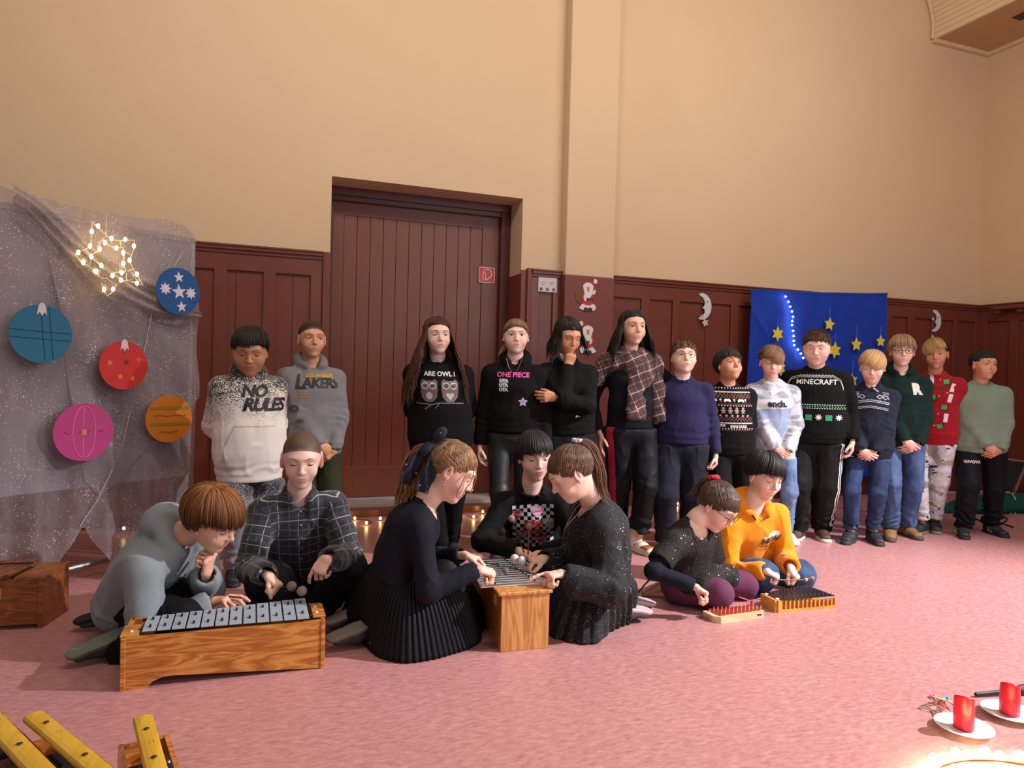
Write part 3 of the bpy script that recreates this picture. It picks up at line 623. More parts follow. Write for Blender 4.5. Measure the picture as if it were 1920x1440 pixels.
        zf, zn = line; p0 = V3(0, .078, zf); pn = V3(0, -.09, zn); tn = unit(p0-pn); nrm = unit(np.cross(tn, (1, 0, 0))); nrm = nrm if nrm[2] < 0 else -nrm
        R = R0+t; P = [ell(C, R, k=.01), plane(p0, nrm, .012)]
        if hang: P += [limb((sg*.052, -.03, .01), (sg*(.062+.02*hangw), -.045, -.02-hang_len[0]*.55), .030, .034, side=(0, 1, 0), fa=.75, k=.03) for sg in (-1, 1)]+[limb((0, -.06, 0), (0, -.085, -hang_len[0]*.7), .055, .06, side=(1, 0, 0), fa=.5, k=.04)]
        if over: P += over
        def dh(X): return .0016*vnoise(X*np.array([260., 60., 60.]))+(.0025*vnoise(X*45.) if not buzz else 0)
        v, q = mesh_sdf(P, .0040, dh if not buzz else None); V = [v]; F = [q]; k = len(v)
        cv = np.tile(col0, (len(v), 1)); pcs = [np.stack([np.arctan2(v[:, 0], v[:, 1])*.08, v[:, 1]*.2, v[:, 2]], 1)]; CO = [cv]
        if buzz:
            w = np.clip(.45+(v@-nrm-(p0@-nrm))/.03, 0, 1)[:, None]; CO = [s.sk*.7*(1-w)+col0*w]
        Ml = MX(unit(V3(0, 1, 0)-pv*pv[1]), pv)   # columns right front pole
        def surf(az, th, e=0.0):
            d = Ml@V3(math.sin(th)*math.sin(az), math.sin(th)*math.cos(az), math.cos(th)); d = d/np.linalg.norm(d/R); return C+d*(1+e/.09)
        TP = []
        def strand(pts, r0, cc0, cc1=None, flat=.55, tip=.25):
            nonlocal k
            N = len(pts); K = 5; pts = np.array(pts); tg = np.gradient(pts, axis=0); tg /= np.linalg.norm(tg, axis=1)[:, None]+1e-9; o = pts-C; a = np.cross(tg, o); a /= np.linalg.norm(a, axis=1)[:, None]+1e-9; b = np.cross(a, tg)
            tt = np.linspace(0, 1, N); rr = r0*np.clip(.55+1.2*tt, 0, 1)*np.clip((1-tt)*3.2+tip*.3, 0, 1)
            ring = []; 
            for j in range(K): an = 2*math.pi*j/K; ring.append(pts+(math.cos(an)*a+flat*math.sin(an)*b)*rr[:, None])
            vv = np.stack(ring, 1).reshape(-1, 3); i = np.arange(N-1)[:, None]*K; j = np.arange(K)[None]; qq = np.stack([i+j, i+(j+1) % K, i+K+(j+1) % K, i+K+j], -1).reshape(-1, 4)
            V.append(vv); F.append(qq+k); k += len(vv); x = tt.repeat(K)[:, None]; sh = 1+rnd.uniform(-shade, shade); c1 = cc0 if cc1 is None else cc1
            CO.append((cc0*(1-x)+np.array(c1)*x)*sh); pcs.append(np.stack([np.full(len(vv), rnd.random()), np.tile(np.arange(K)*.01, N), tt.repeat(K)*.3], 1))
        ef, es, eb = ends
        if not buzz:
            r *= .78; clump = [rnd.uniform(-1, 1) for _ in range(41)]
            for i in range(int(n*1.7)):
                az = rnd.uniform(-math.pi, math.pi); cl_ = clump[int((az+math.pi)*6.3)]; a0 = az+rnd.uniform(-jit, jit)+.10*cl_; ca = math.cos(az)
                z1 = (lerp(es, ef, ca**1.5) if ca > 0 else lerp(es, eb, -ca))+rnd.uniform(-.010, .008)
                if fringe and abs(az) < fringe[0]: z1 = fringe[1]+rnd.uniform(-.007, .006)+(fringe[2]*az if len(fringe) > 2 else 0)
                th0 = rnd.uniform(.05, 1.0) if rnd.random() < .6 else rnd.uniform(.03, .3); pts = []; z1 += .008*cl_
                if short: th0 = rnd.uniform(.02, 1.75)
                th = th0; lf = rnd.uniform(0, lift); st = .09
                while th < 2.4:
                    p = surf(a0+sweep*(th-th0)+(part*(1 if az > part_at else -1)*max(0, 1-abs(az)/2.0)*(th-th0) if part else 0), th, lf*min(1, (th-th0)*3))
                    if p[2] < z1 or (tail is not None and p[1] > .05 and p[2] < zf): break
                    pts.append(p); th += st if not short else .05
                    if short and (th-th0)*.085 > short: break
                    if th > 1.62 and not (fringe or hang): pass
                if len(pts) > 2:
                    cc = col0; c1 = None
                    if tipc is not None and (tipc[1] is None or tipc[1](pts[-1])): c1 = np.array(tipc[0]); 
                    strand(pts, r*rnd.uniform(.7, 1.3), cc, c1)
        if hang:   # long hair falling free
            for i in range(hang):
                az = rnd.uniform(math.pi*(1-face_gap), math.pi*(2-(1-face_gap)))+0.0; az = az if az < math.pi else az-2*math.pi
                th0 = rnd.uniform(.05, .5); pts = []
                for th in np.arange(th0, 1.75, .12): pts.append(surf(az, th, rnd.uniform(0, .004)))
                p = pts[-1]; out = unit(V3(p[0], p[1]-C[1], 0)); L = lerp(hang_len[0], hang_len[1], rnd.random()); ph = rnd.uniform(0, 6); m = int(L/.022)
                sidev = unit(np.cross(down, out)); p_ = p
                for j in range(1, m+1):
                    y = j/m; w = wave*math.sin(j*.75+ph)*min(1, y*3)
                    pull = out*(.012*math.sin(min(1, y*2)*1.57)+.045*hangw*y)+sidev*w; q_ = p+down*L*y+pull
                    if gap: q_ = gap(q_, y)
                    pts.append(q_)
                c1 = None if tipc is None else np.array(tipc[0]); strand(pts, r*rnd.uniform(1.0, 1.7), col0, c1, flat=.6)
        if tail is not None:   # gathered to a tie, then a falling tail; tail=(tie, path points, spread, strands, root radius)
            T = np.array(tail[0], float)
            for i in range(n):
                az = rnd.uniform(-math.pi, math.pi); ca = math.cos(az); z1 = (lerp(es, ef, ca**1.5) if ca > 0 else lerp(es, eb, -ca)); p = None; th = .3
                while th < 2.3:
                    p = surf(az, th)
                    if p[2] < z1+rnd.uniform(-.004, .008): break
                    th += .05
                d0 = unit((p-C)/R); d1 = unit((T-C)/R); pts = []
                for y in np.linspace(0, 1, 10): d = unit(d0*(1-y)+d1*y+1e-4); pts.append(C+d*(R+rnd.uniform(-.001, .003)+.002*math.sin(y*3.1)))
                strand(pts, r*rnd.uniform(.7, 1.3), col0, None, tip=1)
            path = cr_path([T]+[np.array(x, float) for x in tail[1]], 5)
            for i in range(tail[3]):
                ph = rnd.uniform(0, 6.28); rr = math.sqrt(rnd.random())*tail[2]; a = unit(np.cross(path[-1]-path[0], (0.3, .1, .9))); b = unit(np.cross(a, path[-1]-path[0])); w = rnd.uniform(0, 6); stop = rnd.uniform(.72, 1.0); m = max(4, int(len(path)*stop))
                pts = [path[j]+(a*math.cos(ph)+b*math.sin(ph))*rr*(.25+.75*math.sin(min(1, j/len(path)*2.2)*1.57))+a*wave*math.sin(j*.8+w) for j in range(m)]
                strand(pts, r*rnd.uniform(.8, 1.5), col0, None if tipc is None else np.array(tipc[0]))
        allv = np.concatenate(V)*hs@M.T+c; cc = np.concatenate(CO); s.hairo = from_arrays(name, allv, np.concatenate(F), hair_mat(), s.o, True, colors=np.c_[np.clip(cc, 0, 1), np.ones(len(cc))], pc=np.concatenate(pcs), shift=s.base); return s
    def glasses(s, mat, rx=.021, rz=.019, r=.0011, sq=1.0):
        mb = MB(); M = s.M; f = lambda p: s.hw(p)
        for sd in (-1, 1):
            mb.tube([f((sd*.033+rx*math.copysign(abs(math.cos(a))**sq, math.cos(a)), .098-.25*abs(rx*math.cos(a)+0)*.3, .010+rz*math.copysign(abs(math.sin(a))**sq, math.sin(a)))) for a in np.linspace(0, 2*math.pi, 25)[:-1]], r*s.hs, 6, closed=True)
            mb.tube([f((sd*.054, .095, .014)), f((sd*.072, .075, .014)), f((sd*.079, .02, .016)), f((sd*.079, -.005, .012))], r*s.hs, 6)
        mb.tube([f((-.012, .097, .012)), f((0, .103, .015)), f((.012, .097, .012))], r*s.hs, 6)
        return from_arrays('glasses', mb.v, mb.f, mat, s.o, True, shift=s.base)
def refine(V2, F2, L):
    """split long polygons so that prints bend with the cloth"""
    bm = bmesh.new(); vs = [bm.verts.new((v[0], v[1], 0)) for v in V2]
    for f in F2:
        try: bm.faces.new([vs[i] for i in f])
        except ValueError: pass
    for _ in range(5):
        es = [e for e in bm.edges if e.calc_length() > L]
        if not es: break
        bmesh.ops.triangulate(bm, faces=[f for f in bm.faces if len(f.verts) > 4]); es = [e for e in bm.edges if e.calc_length() > L]
        bmesh.ops.subdivide_edges(bm, edges=es, cuts=1, use_grid_fill=True)
    bm.verts.index_update(); V = [(v.co.x, v.co.y) for v in bm.verts]; F = [[v.index for v in f.verts] for f in bm.faces if f.calc_area() > 1e-10]; bm.free(); return V, F
def poly(pts): return (list(pts), [list(range(len(pts)))])
def T2(item, dx=0, dy=0, sc=1.0, rot=0.0, sx=1.0):
    c, s_ = math.cos(rot), math.sin(rot); return ([(dx+sc*(sx*x[0]*c-x[1]*s_), dy+sc*(sx*x[0]*s_+x[1]*c)) for x in item[0]], item[1])
def line2(pts, w):
    """a drawn line as quads"""
    V = []; F = []
    for i in range(len(pts)-1):
        a, b = np.array(pts[i], float), np.array(pts[i+1], float); d = unit(b-a); n = np.array([-d[1], d[0]])*w/2; a = a-d*w*.3; b = b+d*w*.3; k = len(V); V += [tuple(a-n), tuple(b-n), tuple(b+n), tuple(a+n)]; F.append([k, k+1, k+2, k+3])
    return V, F
def word(t, size, x=0, y=0, **kw):
    vs, fs = text_mesh(t, size, **kw); return ([(v[0]+x, v[1]+y) for v in vs], fs)
# ---------------------------------------------------------------- the hall
D, XR, RAIL = 5.60, 7.55, 2.035
def floor_mat():
    t = NT('linoleum'); v = t.obj(); st = t.mapv(v, (1.0, 2.6, 1), (0, 0, .35)); n = t.noise(st, 26, 5, .65, .4); m = t.noise(v, 3.2, 3); f = t.voro(t.mapv(v, (1, 2.6, 1), (0, 0, .35)), 21, 'Distance')
    g = t.noise(v, 9, 1); fl = t.m_('MULTIPLY', t.m_('LESS_THAN', f, .085), t.m_('GREATER_THAN', g, .55))
    c = t.ramp(n, [(.30, srgb(164, 112, 112)), (.52, srgb(188, 136, 136)), (.70, srgb(202, 156, 154))]); c = t.mix(t.m_('MULTIPLY', m, .35), c, srgb(162, 106, 104)); c = t.mix(t.m_('MULTIPLY', fl, .55), c, srgb(92, 42, 44))
    t.set(base=c, rough=t.m_('ADD', t.m_('MULTIPLY', n, .15), .27), spec=.45); t.bump(n, .06, .001); return t.m
def plaster_mat():
    t = NT('plaster'); v = t.obj(); n = t.noise(v, 1.1, 3); n2 = t.noise(v, 160, 3)
    t.set(base=t.mix(n, srgb(214, 190, 158), srgb(206, 180, 148)), rough=.85); t.bump(n2, .12, .002); return t.m
def paint_mat(name, c, var=.12, rough=.34, bump=.12):
    t = NT(name); v = t.obj(); n = t.noise(v, 5, 4); n2 = t.noise(t.mapv(v, (6, 6, .5)), 30, 2); k = t.m_('ADD', t.m_('MULTIPLY', n, var*2), 1-var)
    t.set(base=t.mix(1.0, c, t.comb(k, k, k), 'MULTIPLY'), rough=t.m_('ADD', t.m_('MULTIPLY', n, .2), rough-.1)); t.bump(n2, bump, .001); return t.m
M_floor, M_plaster = floor_mat(), plaster_mat()
M_red = paint_mat('oxblood_paint', srgb(110, 54, 40)); M_redp = paint_mat('oxblood_plaster', srgb(118, 58, 50), .16, .5, .35); M_door = paint_mat('door_paint', srgb(112, 58, 42), .10, .40); M_redd = paint_mat('oxblood_groove', srgb(70, 24, 18))
def struct(mb, name, m, **kw): o = mb.build(name, m, **kw); o['kind'] = 'structure'; return o
struct(MB().box((-4.5, -2.6, -.1), (XR, D+.6, 0)), 'floor', M_floor)
w = MB(); x0, x1, dz = .544, 2.114, 2.628
w.box((-4.5, D, 0), (x0, D+.6, 6)).box((x1, D, 0), (XR+.4, D+.6, 6)).box((x0, D, dz), (x1, D+.6, 6)); struct(w, 'wall_back', M_plaster)
struct(MB().box((XR, -2.6, 0), (XR+.4, D, 6)), 'wall_right', M_plaster)
struct(MB().box((-4.5, -2.6, 5.75), (6.70, D, 5.95)), 'ceiling', pm('ceiling_paint', srgb(214, 196, 160), .8))
# soffit along the right wall with a planked fascia curving up
sm = paint_mat('soffit_boards', srgb(190, 150, 112), .05, .6)
so = MB().box((6.735, -2.6, 4.812), (XR, D, 4.87)); struct(so, 'trim_1', sm)
fa = MB(); prof = [(6.70, 4.81), (6.70, 4.98), (6.66, 5.12), (6.58, 5.27), (6.46, 5.44), (6.30, 5.62), (6.18, 5.78)]
for i in range(len(prof)-1):
    a, b = prof[i], prof[i+1]; n = 3
    for j in range(n):
        p, q = lerp(V3(*a, 0), V3(*b, 0), j/n), lerp(V3(*a, 0), V3(*b, 0), (j+.93)/n); fa.add([(p[0], -2.6, p[1]), (p[0], D, p[1]), (q[0], D, q[1]), (q[0], -2.6, q[1]), (p[0]+.03, -2.6, p[1]), (p[0]+.03, D, p[1]), (q[0]+.03, D, q[1]), (q[0]+.03, -2.6, q[1])], [(0, 1, 2, 3), (4, 7, 6, 5), (0, 4, 5, 1), (3, 2, 6, 7), (0, 3, 7, 4), (1, 5, 6, 2)])
struct(fa, 'trim_2', paint_mat('fascia_boards', srgb(222, 202, 164), .05, .6))
tr = MB()
for off, rr in ((0, .016), (.07, .010)): tr.tube([(x-.015+off, D-.03, z) for x, z in prof], rr, 8)
tr.add([(x+dx, y, z) for x, z in prof for dx, y in ((-.015, D-.025), (.075, D-.025), (.075, D), (-.015, D))], [[i*4+k, i*4+(k+1) % 4, i*4+4+(k+1) % 4, i*4+4+k] for i in range(len(prof)-1) for k in range(4)])
tr.box((6.70, D-.05, 4.775), (XR, D, 4.812)).box((XR-.05, -2.6, 4.775), (XR, D-.05, 4.812)); struct(tr, 'trim_3', pm('cornice_paint', srgb(214, 188, 150), .6))
struct(MB().box((7.02, 3.2, 4.803), (7.10, 4.95, 4.812)).box((7.0, 3.2, 4.80), (7.02, 4.95, 4.812)).box((7.10, 3.2, 4.80), (7.12, 4.95, 4.812)), 'trim_4', pm('vent_dark', srgb(60, 44, 36), .7))
# pillar
PX0, PX1, PY = 2.473, 2.936, 5.487
pl = MB().box((PX0, PY, 2.0), (PX1, D, 6), bev=.008); struct(pl, 'wall_pillar', M_plaster)
struct(MB().box((PX0-.004, PY-.004, 0), (PX1+.004, D, 2.003), bev=.006), 'trim_5', M_redp)
struct(MB().box((PX1, D-.035, 2.03), (PX1+.065, D, 6), bev=.006), 'trim_6', M_plaster)
# wainscot: cap rail, top rail, stiles, recessed panels, bottom rail; a(x0,x1) along the back wall, or along the right wall
def wainscot(name, a, b, stiles, axis='x', seams=(), cap=True):
    m = MB(); t0 = .030
    def bx(u0, u1, z0, z1, d0, d1, mi=0, bev=.004):
        if axis == 'x': m.box((u0, D-d1, z0), (u1, D-d0, z1), m=mi, bev=bev)
        else: m.box((XR-d1, u0, z0), (XR-d0, u1, z1), m=mi, bev=bev)
    bx(a, b, .12, 2.0, 0, .008, 0, 0); bx(a, b, 1.852, 1.985, .008, t0); bx(a, b, .10, .275, .008, t0)
    for s0, s1 in stiles: bx(s0, s1, .26, 1.86, .008, t0)
    for s in seams: bx(s-.003, s+.003, .28, 1.85, .002, .0095, 1, 0)
    bx(a, b, 0, .126, 0, .045)
    if cap: bx(a, b, 1.975, 2.005, .008, .042); bx(a, b, 2.0, RAIL-.006, 0, .058); bx(a, b, RAIL-.012, RAIL+.004, 0, .068)
    return struct(m, name, [M_red, M_redd])
st = [(.401-.337*i, .488-.337*i) for i in range(13)]
wainscot('trim_7', -4.4, .488, st, seams=[.275, .60-.337*2-.05]); struct(MB().box((.488, D-.05, 0), (.546, D, 2.038), bev=.005), 'trim_8', M_red)
wainscot('trim_9', 2.20, PX0, [(2.20, 2.275), (2.40, 2.473)]); struct(MB().box((2.112, D-.012, 0), (2.204, D, 2.03), bev=.004).box((2.160, D-.04, 0), (2.204, D, 2.045), bev=.004), 'trim_10', M_redp)
wainscot('trim_11', PX1+.004, XR-.02, [(2.94, 2.985), (3.267, 3.355), (3.595, 3.671), (4.238, 4.323), (4.58, 4.66), (4.92, 5.0), (5.26, 5.34), (5.60, 5.68), (5.94, 6.02), (6.18, 6.26), (6.48, 6.58), (6.82, 6.90), (7.14, 7.206), (7.466, 7.53)], seams=[3.96])
wainscot('trim_12', -2.6, D-.03, [(D-.12-.34*i, D-.03-.34*i) for i in range(24)], 'y')
struct(MB().box((XR-.14, 5.02, 1.965), (XR-.04, 5.36, 2.0), bev=.006).box((XR-.12, 5.05, 1.93), (XR-.05, 5.10, 1.966)).box((XR-.12, 5.28, 1.93), (XR-.05, 5.33, 1.966)), 'trim_13', M_red)
# doorway: red lower jambs, frame, planked sliding door, sill and step
struct(MB().box((x1-.003, D-.004, 0), (x1+.09, D+.32, 2.0)), 'trim_14', M_redp)
fr_ = MB().box((x0-.04, D+.28, .07), (x0+.045, D+.50, 2.62), bev=.004).box((x1-.085, D+.285, .07), (x1+.02, D+.50, 2.615), bev=.004).box((x0, D+.275, 2.56), (x1, D+.50, 2.634), bev=.004).box((x0+.04, D+.30, 2.522), (x1-.07, D+.40, 2.57), bev=.003); struct(fr_, 'trim_15', paint_mat('frame_paint', srgb(84, 30, 24)))
dr = MB(); dy = D+.35; X0, X1 = .570, 2.045
dr.box((X0, dy, .09), (.683, dy+.05, 2.53), bev=.003).box((1.876, dy, .09), (X1, dy+.05, 2.53), bev=.003).box((X0, dy+.001, 2.417), (X1, dy+.05, 2.53), bev=.003).box((X0, dy+.001, .09), (X1, dy+.05, .34), bev=.003)
bw = (1.876-.683)/11
for i in range(11): dr.box((.683+bw*i+.0012, dy+.008, .30), (.683+bw*(i+1)-.0012, dy+.03, 2.43), bev=.0025)
dr.box((.67, dy+.028, .3), (1.89, dy+.05, 2.43), m=1); struct(dr, 'door_1', [M_door, M_redd])
struct(MB().box((x0, D+.05, 0), (x1, D+.55, .082)), 'trim_16', pm('sill_concrete', srgb(168, 158, 158), .7)); struct(MB().box((x0-.02, D-.06, 0), (x1+.04, D+.12, .058), bev=.004), 'trim_17', M_red)
# small things fixed to the walls
sg = empty('fire_hose_sign', (1.921, dy-.004, 2.012), 0, 'square red fire hose sign with white border on the plank door', 'sign')
MB().box((-.074, -.003, -.068), (.074, .003, .068), bev=.002).build('plate', pm('sign_red', srgb(190, 34, 34), .35), sg)
m = MB(); wl = pm('sign_white', srgb(236, 224, 214), .4)
for a, b in (((-.074, -.068), (.074, -.064)), ((-.074, .064), (.074, .068)), ((-.074, -.068), (-.070, .068)), ((.070, -.068), (.074, .068))): m.box((a[0], -.0045, a[1]), (b[0], -.0028, b[1]))
m.build('border', wl, sg)
m = MB(); arc = [(.0, -.0045, .046)]+[(.012+.034*math.sin(t), -.0045, .012+.036*math.cos(t)) for t in np.linspace(.1, 2.6, 12)]+[(.008, -.0045, -.040), (-.006, -.0045, -.046)]
m.tube(arc, .0042, 6); m.tube([(-.034, -.0045, -.045), (-.034, -.0045, .012), (-.028, -.0045, .020), (-.018, -.0045, .020), (-.010, -.0045, .012), (-.010, -.0045, -.045), (-.034, -.0045, -.045)], .0034, 6); m.tube([(-.028, -.0045, .02), (-.030, -.0045, .034), (-.010, -.0045, .046), (.010, -.0045, .048)], .003, 6); m.build('hose_symbol', wl, sg)
cd = empty('notice_card', (2.345, D-.036, 1.915), 0, 'small white printed card taped on the panel beside the pillar', 'notice')
MB().box((-.086, -.002, -.062), (.086, .001, .062)).build('card', pm('card_white', srgb(206, 200, 200), .5), cd)
m = MB()
for i in range(2):
    for j in range(3): m.box((-.06+.075*i, -.003, .020-.012*j), (-.015+.075*i-.01*j, -.0018, .0225-.012*j))
m.build('writing', pm('ink_grey', srgb(120, 116, 122), .6), cd)
for i, c in enumerate(((84, 96, 74), (96, 108, 92), (140, 82, 74))):
    m = MB(); m.prism(circ_poly(.0145, 20), (-.06+.058*i, -.002, -.040), (1, 0, 0), (0, 0, 1), (0, -1, 0), .0015); m.build('round_stamp', pm('stamp%d' % i, srgb(*c), .6), cd)
# flat paper cut-outs
WX, WZ, WN = V3(1, 0, 0), V3(0, 0, 1), V3(0, -1, 0)
def ell_poly(cx, cz, rx, rz, rot=0, n=28): c, s = math.cos(rot), math.sin(rot); return [(cx+rx*math.cos(t)*c-rz*math.sin(t)*s, cz+rx*math.cos(t)*s+rz*math.sin(t)*c) for t in np.linspace(0, 2*math.pi, n, endpoint=False)]
CUTN = {}
def cut(parent, name, poly_, c, lay=0, rough=.6): CUTN[parent.name] = CUTN.get(parent.name, 0)+1; return MB().prism(poly_, WN*(.001*lay+.0003*CUTN[parent.name]), WX, WZ, WN, .0018).build(name, pm('paper_%d_%d_%d' % c, srgb(*c), rough), parent)
def santa(x, z, mir, label):
    o = empty('paper_cut_out', (x, PY-.006, z), 0, label, 'wall decoration', 'paper figures on the pillar'); s = mir; S = 1.18; Q = lambda P: [(s*a*S, b*S) for a, b in P]
    RD, WH, BR, BK = (196, 34, 40), (226, 222, 226), (112, 68, 40), (46, 30, 28)
    cut(o, 'sack', Q(ell_poly(-.062, -.012, .042, .060)), BR, 1)
    cut(o, 'coat', Q([(-.045, .02), (.02, .05), (.038, .02), (.036, -.085), (-.046, -.085), (-.044, -.03)]), RD, 2)
    cut(o, 'hat', Q([(-.036, .055), (-.030, .088), (.0, .098), (.03, .09), (.052, .06), (.056, .03), (.04, .02), (.03, .05)]), RD, 2)
    cut(o, 'beard', Q(ell_poly(-.004, .056, .042, .030)+[]), WH, 3); cut(o, 'beard', Q([(-.044, .05), (.036, .05), (.034, .012), (.015, -.022), (-.012, -.032), (-.03, .0)]), WH, 3)
    cut(o, 'cuff', Q(ell_poly(.045, .018, .010, .020, -.5)), WH, 3); cut(o, 'pompom', Q(ell_poly(.052, .098, .0155, .018)), WH, 3)
    cut(o, 'hand', Q(ell_poly(-.040, -.030, .016, .014)), RD, 3); cut(o, 'hand', Q(ell_poly(-.028, -.028, .010, .024, .2)), WH, 4)
    cut(o, 'belt', Q([(-.014, -.042), (.037, -.042), (.037, -.026), (-.014, -.026)]), BK, 3); cut(o, 'buckle', Q([(.002, -.044), (.022, -.044), (.022, -.024), (.002, -.024)]), BR, 4)
    cut(o, 'fur_hem', Q(ell_poly(-.006, -.098, .066, .020)+[]), WH, 3); cut(o, 'fur_hem', Q(ell_poly(-.040, -.092, .022, .022)), WH, 3); cut(o, 'fur_hem', Q(ell_poly(.038, -.092, .022, .024)), WH, 3)
    cut(o, 'boot', Q(ell_poly(-.020, -.108, .016, .014)), BK, 5); cut(o, 'boot', Q(ell_poly(.014, -.108, .018, .014)), BK, 5)
    cut(o, 'nose', Q(ell_poly(-.004, .044, .006, .009)), (214, 40, 60), 5); cut(o, 'cheeks', Q(ell_poly(-.004, .052, .015, .006)), (236, 170, 170), 4); cut(o, 'mouth', Q([(-.012, .032), (.004, .032), (-.004, .022)]), (60, 26, 26), 5); return o
santa(2.690, 1.845, 1, 'upper paper bearded figure in red coat on the pillar, brown sack at left'); santa(2.690, 1.478, -1, 'lower paper bearded figure in red coat on the pillar, sack at right')
o = empty('paper_tree', W(1103, 785, PY-.006), 0, 'green paper fir tree with white top on the pillar, behind the standing girls', 'wall decoration')
cut(o, 'tree', [(-.045, -.09), (.05, -.09), (.05, -.04), (.038, .0), (.03, .03), (.015, .06), (-.01, .06), (-.03, .03), (-.05, -.05)], (34, 96, 66), 1); cut(o, 'tip', ell_poly(0, .075, .018, .022), (206, 196, 150), 2); cut(o, 'star', star_poly(5, .016, .008), (226, 220, 226), 3)
def moon(px, py, sc, label, flip=1):
    c = W(px, py, D-.036); o = empty('paper_moon', c, 0, label, 'wall decoration', 'paper moons on the panelling'); P = []
    for t in np.linspace(math.pi*.62, -math.pi*.62, 24): P.append((.105*math.cos(t)-.035, .125*math.sin(t)))
    P += [(-.055, -.098), (-.020, -.080), (.000, -.050), (-.008, -.038), (-.004, -.028), (-.030, -.012), (-.012, .006), (-.004, .030), (-.012, .062), (-.030, .085), (-.058, .098)]
    P = [(a*sc, b*sc) for a, b in P]; cut(o, 'crescent', P, (206, 208, 216), 1); cut(o, 'eye', ell_poly(.022*sc, .045*sc, .006*sc, .008*sc), (60, 60, 70), 3)
    return o
moon(1322, 575, .98, 'white paper crescent moon with a face on the panel left of the blue backdrop'); moon(1756, 602, .93, 'white paper crescent moon with a face on the panel right of the blue backdrop')
def hang_star(c, R, n, label, col_, group, r=.55, name='paper_star', rot=math.pi/2, string=.0, t=.004):
    o = empty(name, c, 0, label, 'star', group); m = MB().prism(star_poly(n, R, R*r, rot), (0, 0, 0), WX, WZ, WN, t); m.build('star', pm('paper_%d_%d_%d' % col_, srgb(*col_), .6), o)
    if string: MB().tube([(0, -.001, R*.95), (.002, 0, R+string)], .0011, 5).build('thread', pm('thread_white', srgb(150, 170, 220), .6), o)
    return o
hang_star(W(1322, 605, D-.040), .040, 5, 'small pale paper star under the left crescent moon', (196, 178, 186), 'pale paper stars', rot=1.9); hang_star(W(1316, 594, D-.038), .022, 5, 'tiny pale paper star touching the tip of the left crescent moon', (196, 168, 176), 'pale paper stars'); hang_star(W(1749, 598, D-.042), .020, 6, 'tiny pale paper star in the hollow of the right crescent moon', (206, 200, 206), 'pale paper stars'); hang_star(W(1748, 632, D-.040), .030, 5, 'pale paper star below the right crescent moon, above the streaked-haired boy', (196, 178, 186), 'pale paper stars')
# blue backdrop cloth hung over a stand, yellow stars, a string of white lights
BY = 5.42; bl = W(1411, 541.5, BY); br = W(1663.5, 549.5, BY); nx, nz = 90, 90; V = []; F = []
def blue_off(u, z): return .010*math.sin(u*9+z*2.5)+.012*math.exp(-((u*1.25+z-1.70-.12)**2)/.0009)+.012*math.exp(-((-(u-1.62)*1.05+z-1.55)**2)/.0012)+.006*math.sin(u*23-z*7)+(.02*math.sin(u*16)*(1-min(1, z/1.2)))
LW = br[0]-bl[0]
for j in range(nz+1):
    for i in range(nx+1):
        u = i/nx*LW; zt = lerp(bl[2], br[2], i/nx)-.016*(1-abs(2*i/nx-1))**.5; z = lerp(.20+.01*math.sin(i*.4), zt, j/nz); V.append((bl[0]+u-(.06*(1-z/2) if i < 8 else 0)*(1-i/8), BY-blue_off(u, z)-(.012 if j == nz else 0), z))
F = [[j*(nx+1)+i, j*(nx+1)+i+1, (j+1)*(nx+1)+i+1, (j+1)*(nx+1)+i] for j in range(nz) for i in range(nx)]
cl = from_arrays('backdrop_cloth', V, F, fabric('blue_cloth', srgb(22, 60, 172), .75, 700, .3, .06), None, True); so_ = cl.modifiers.new('s', 'SOLIDIFY'); so_.thickness = .004; tag(cl, 'royal blue cloth backdrop hung on the panelling behind the boys on the right', 'backdrop')
bs = empty('backdrop_stand', (bl[0]+LW/2, BY+.03, 0), 0, 'thin frame carrying the blue backdrop', 'stand'); MB().tube([(-LW/2+.01, 0, bl[2]-.02), (LW/2-.01, 0, br[2]-.02)], .012, 8).build('crossbar', pm('alu', (.5, .5, .52), .4, 1), bs)
for s in (-1, 1): MB().tube([(s*(LW/2-.03), 0, (bl if s < 0 else br)[2]-.02), (s*(LW/2-.03), 0, 0)], .012, 8).build('post', pm('alu', 0), bs)
yc = (236, 214, 64); SY = BY-.045
for px, py, R, n, rot, st_, lab in ((1458, 626, .072, 6, 1.57, .09, 'yellow paper star hanging at left of the blue backdrop beside the light string'), (1555, 608, .066, 5, 1.45, .09, 'yellow paper star hanging highest, at the middle of the blue backdrop'), (1565, 657, .082, 6, 1.5, .085, 'yellow paper star beside the head of the boy in the black patterned jumper'), (1605.5, 646, .070, 5, 1.6, .12, 'yellow paper star hanging between the middle and the right edge of the blue backdrop'), (1651, 640, .062, 5, 1.57, .09, 'yellow paper star hanging at the right edge of the blue backdrop'), (1598, 713, .068, 5, 1.75, .12, 'yellow paper star hanging lowest, above the shoulder of the blond boy'), (1463, 692, .070, 6, 1.7, .06, 'yellow paper star half hidden behind the head of the boy in the camouflage jumper'), (1640, 830, .06, 5, 1.57, .08, None)):
    if lab: hang_star(W(px, py, SY), R, n, lab, yc, 'yellow stars on the blue backdrop', .52, rot=rot, string=st_)
ls = empty('light_string', W(1473, 556, SY), 0, 'curving string of small white lights down the blue backdrop', 'fairy lights'); b0 = np.array(ls.location); LP = [(1473, 556), (1478, 566), (1481.5, 575), (1485, 584), (1487, 594), (1485.5, 602), (1485, 609.5), (1487, 620), (1488, 630), (1488, 639), (1489, 647), (1496, 655.5), (1501.5, 663), (1506, 671)]
P = [W(1470, 545, SY)]+[W(x, y, SY) for x, y in LP]; MB().tube([p-b0 for p in cr_path(P, 4)], .0013, 5).build('wire', pm('wire_green', srgb(40, 90, 110), .5), ls)
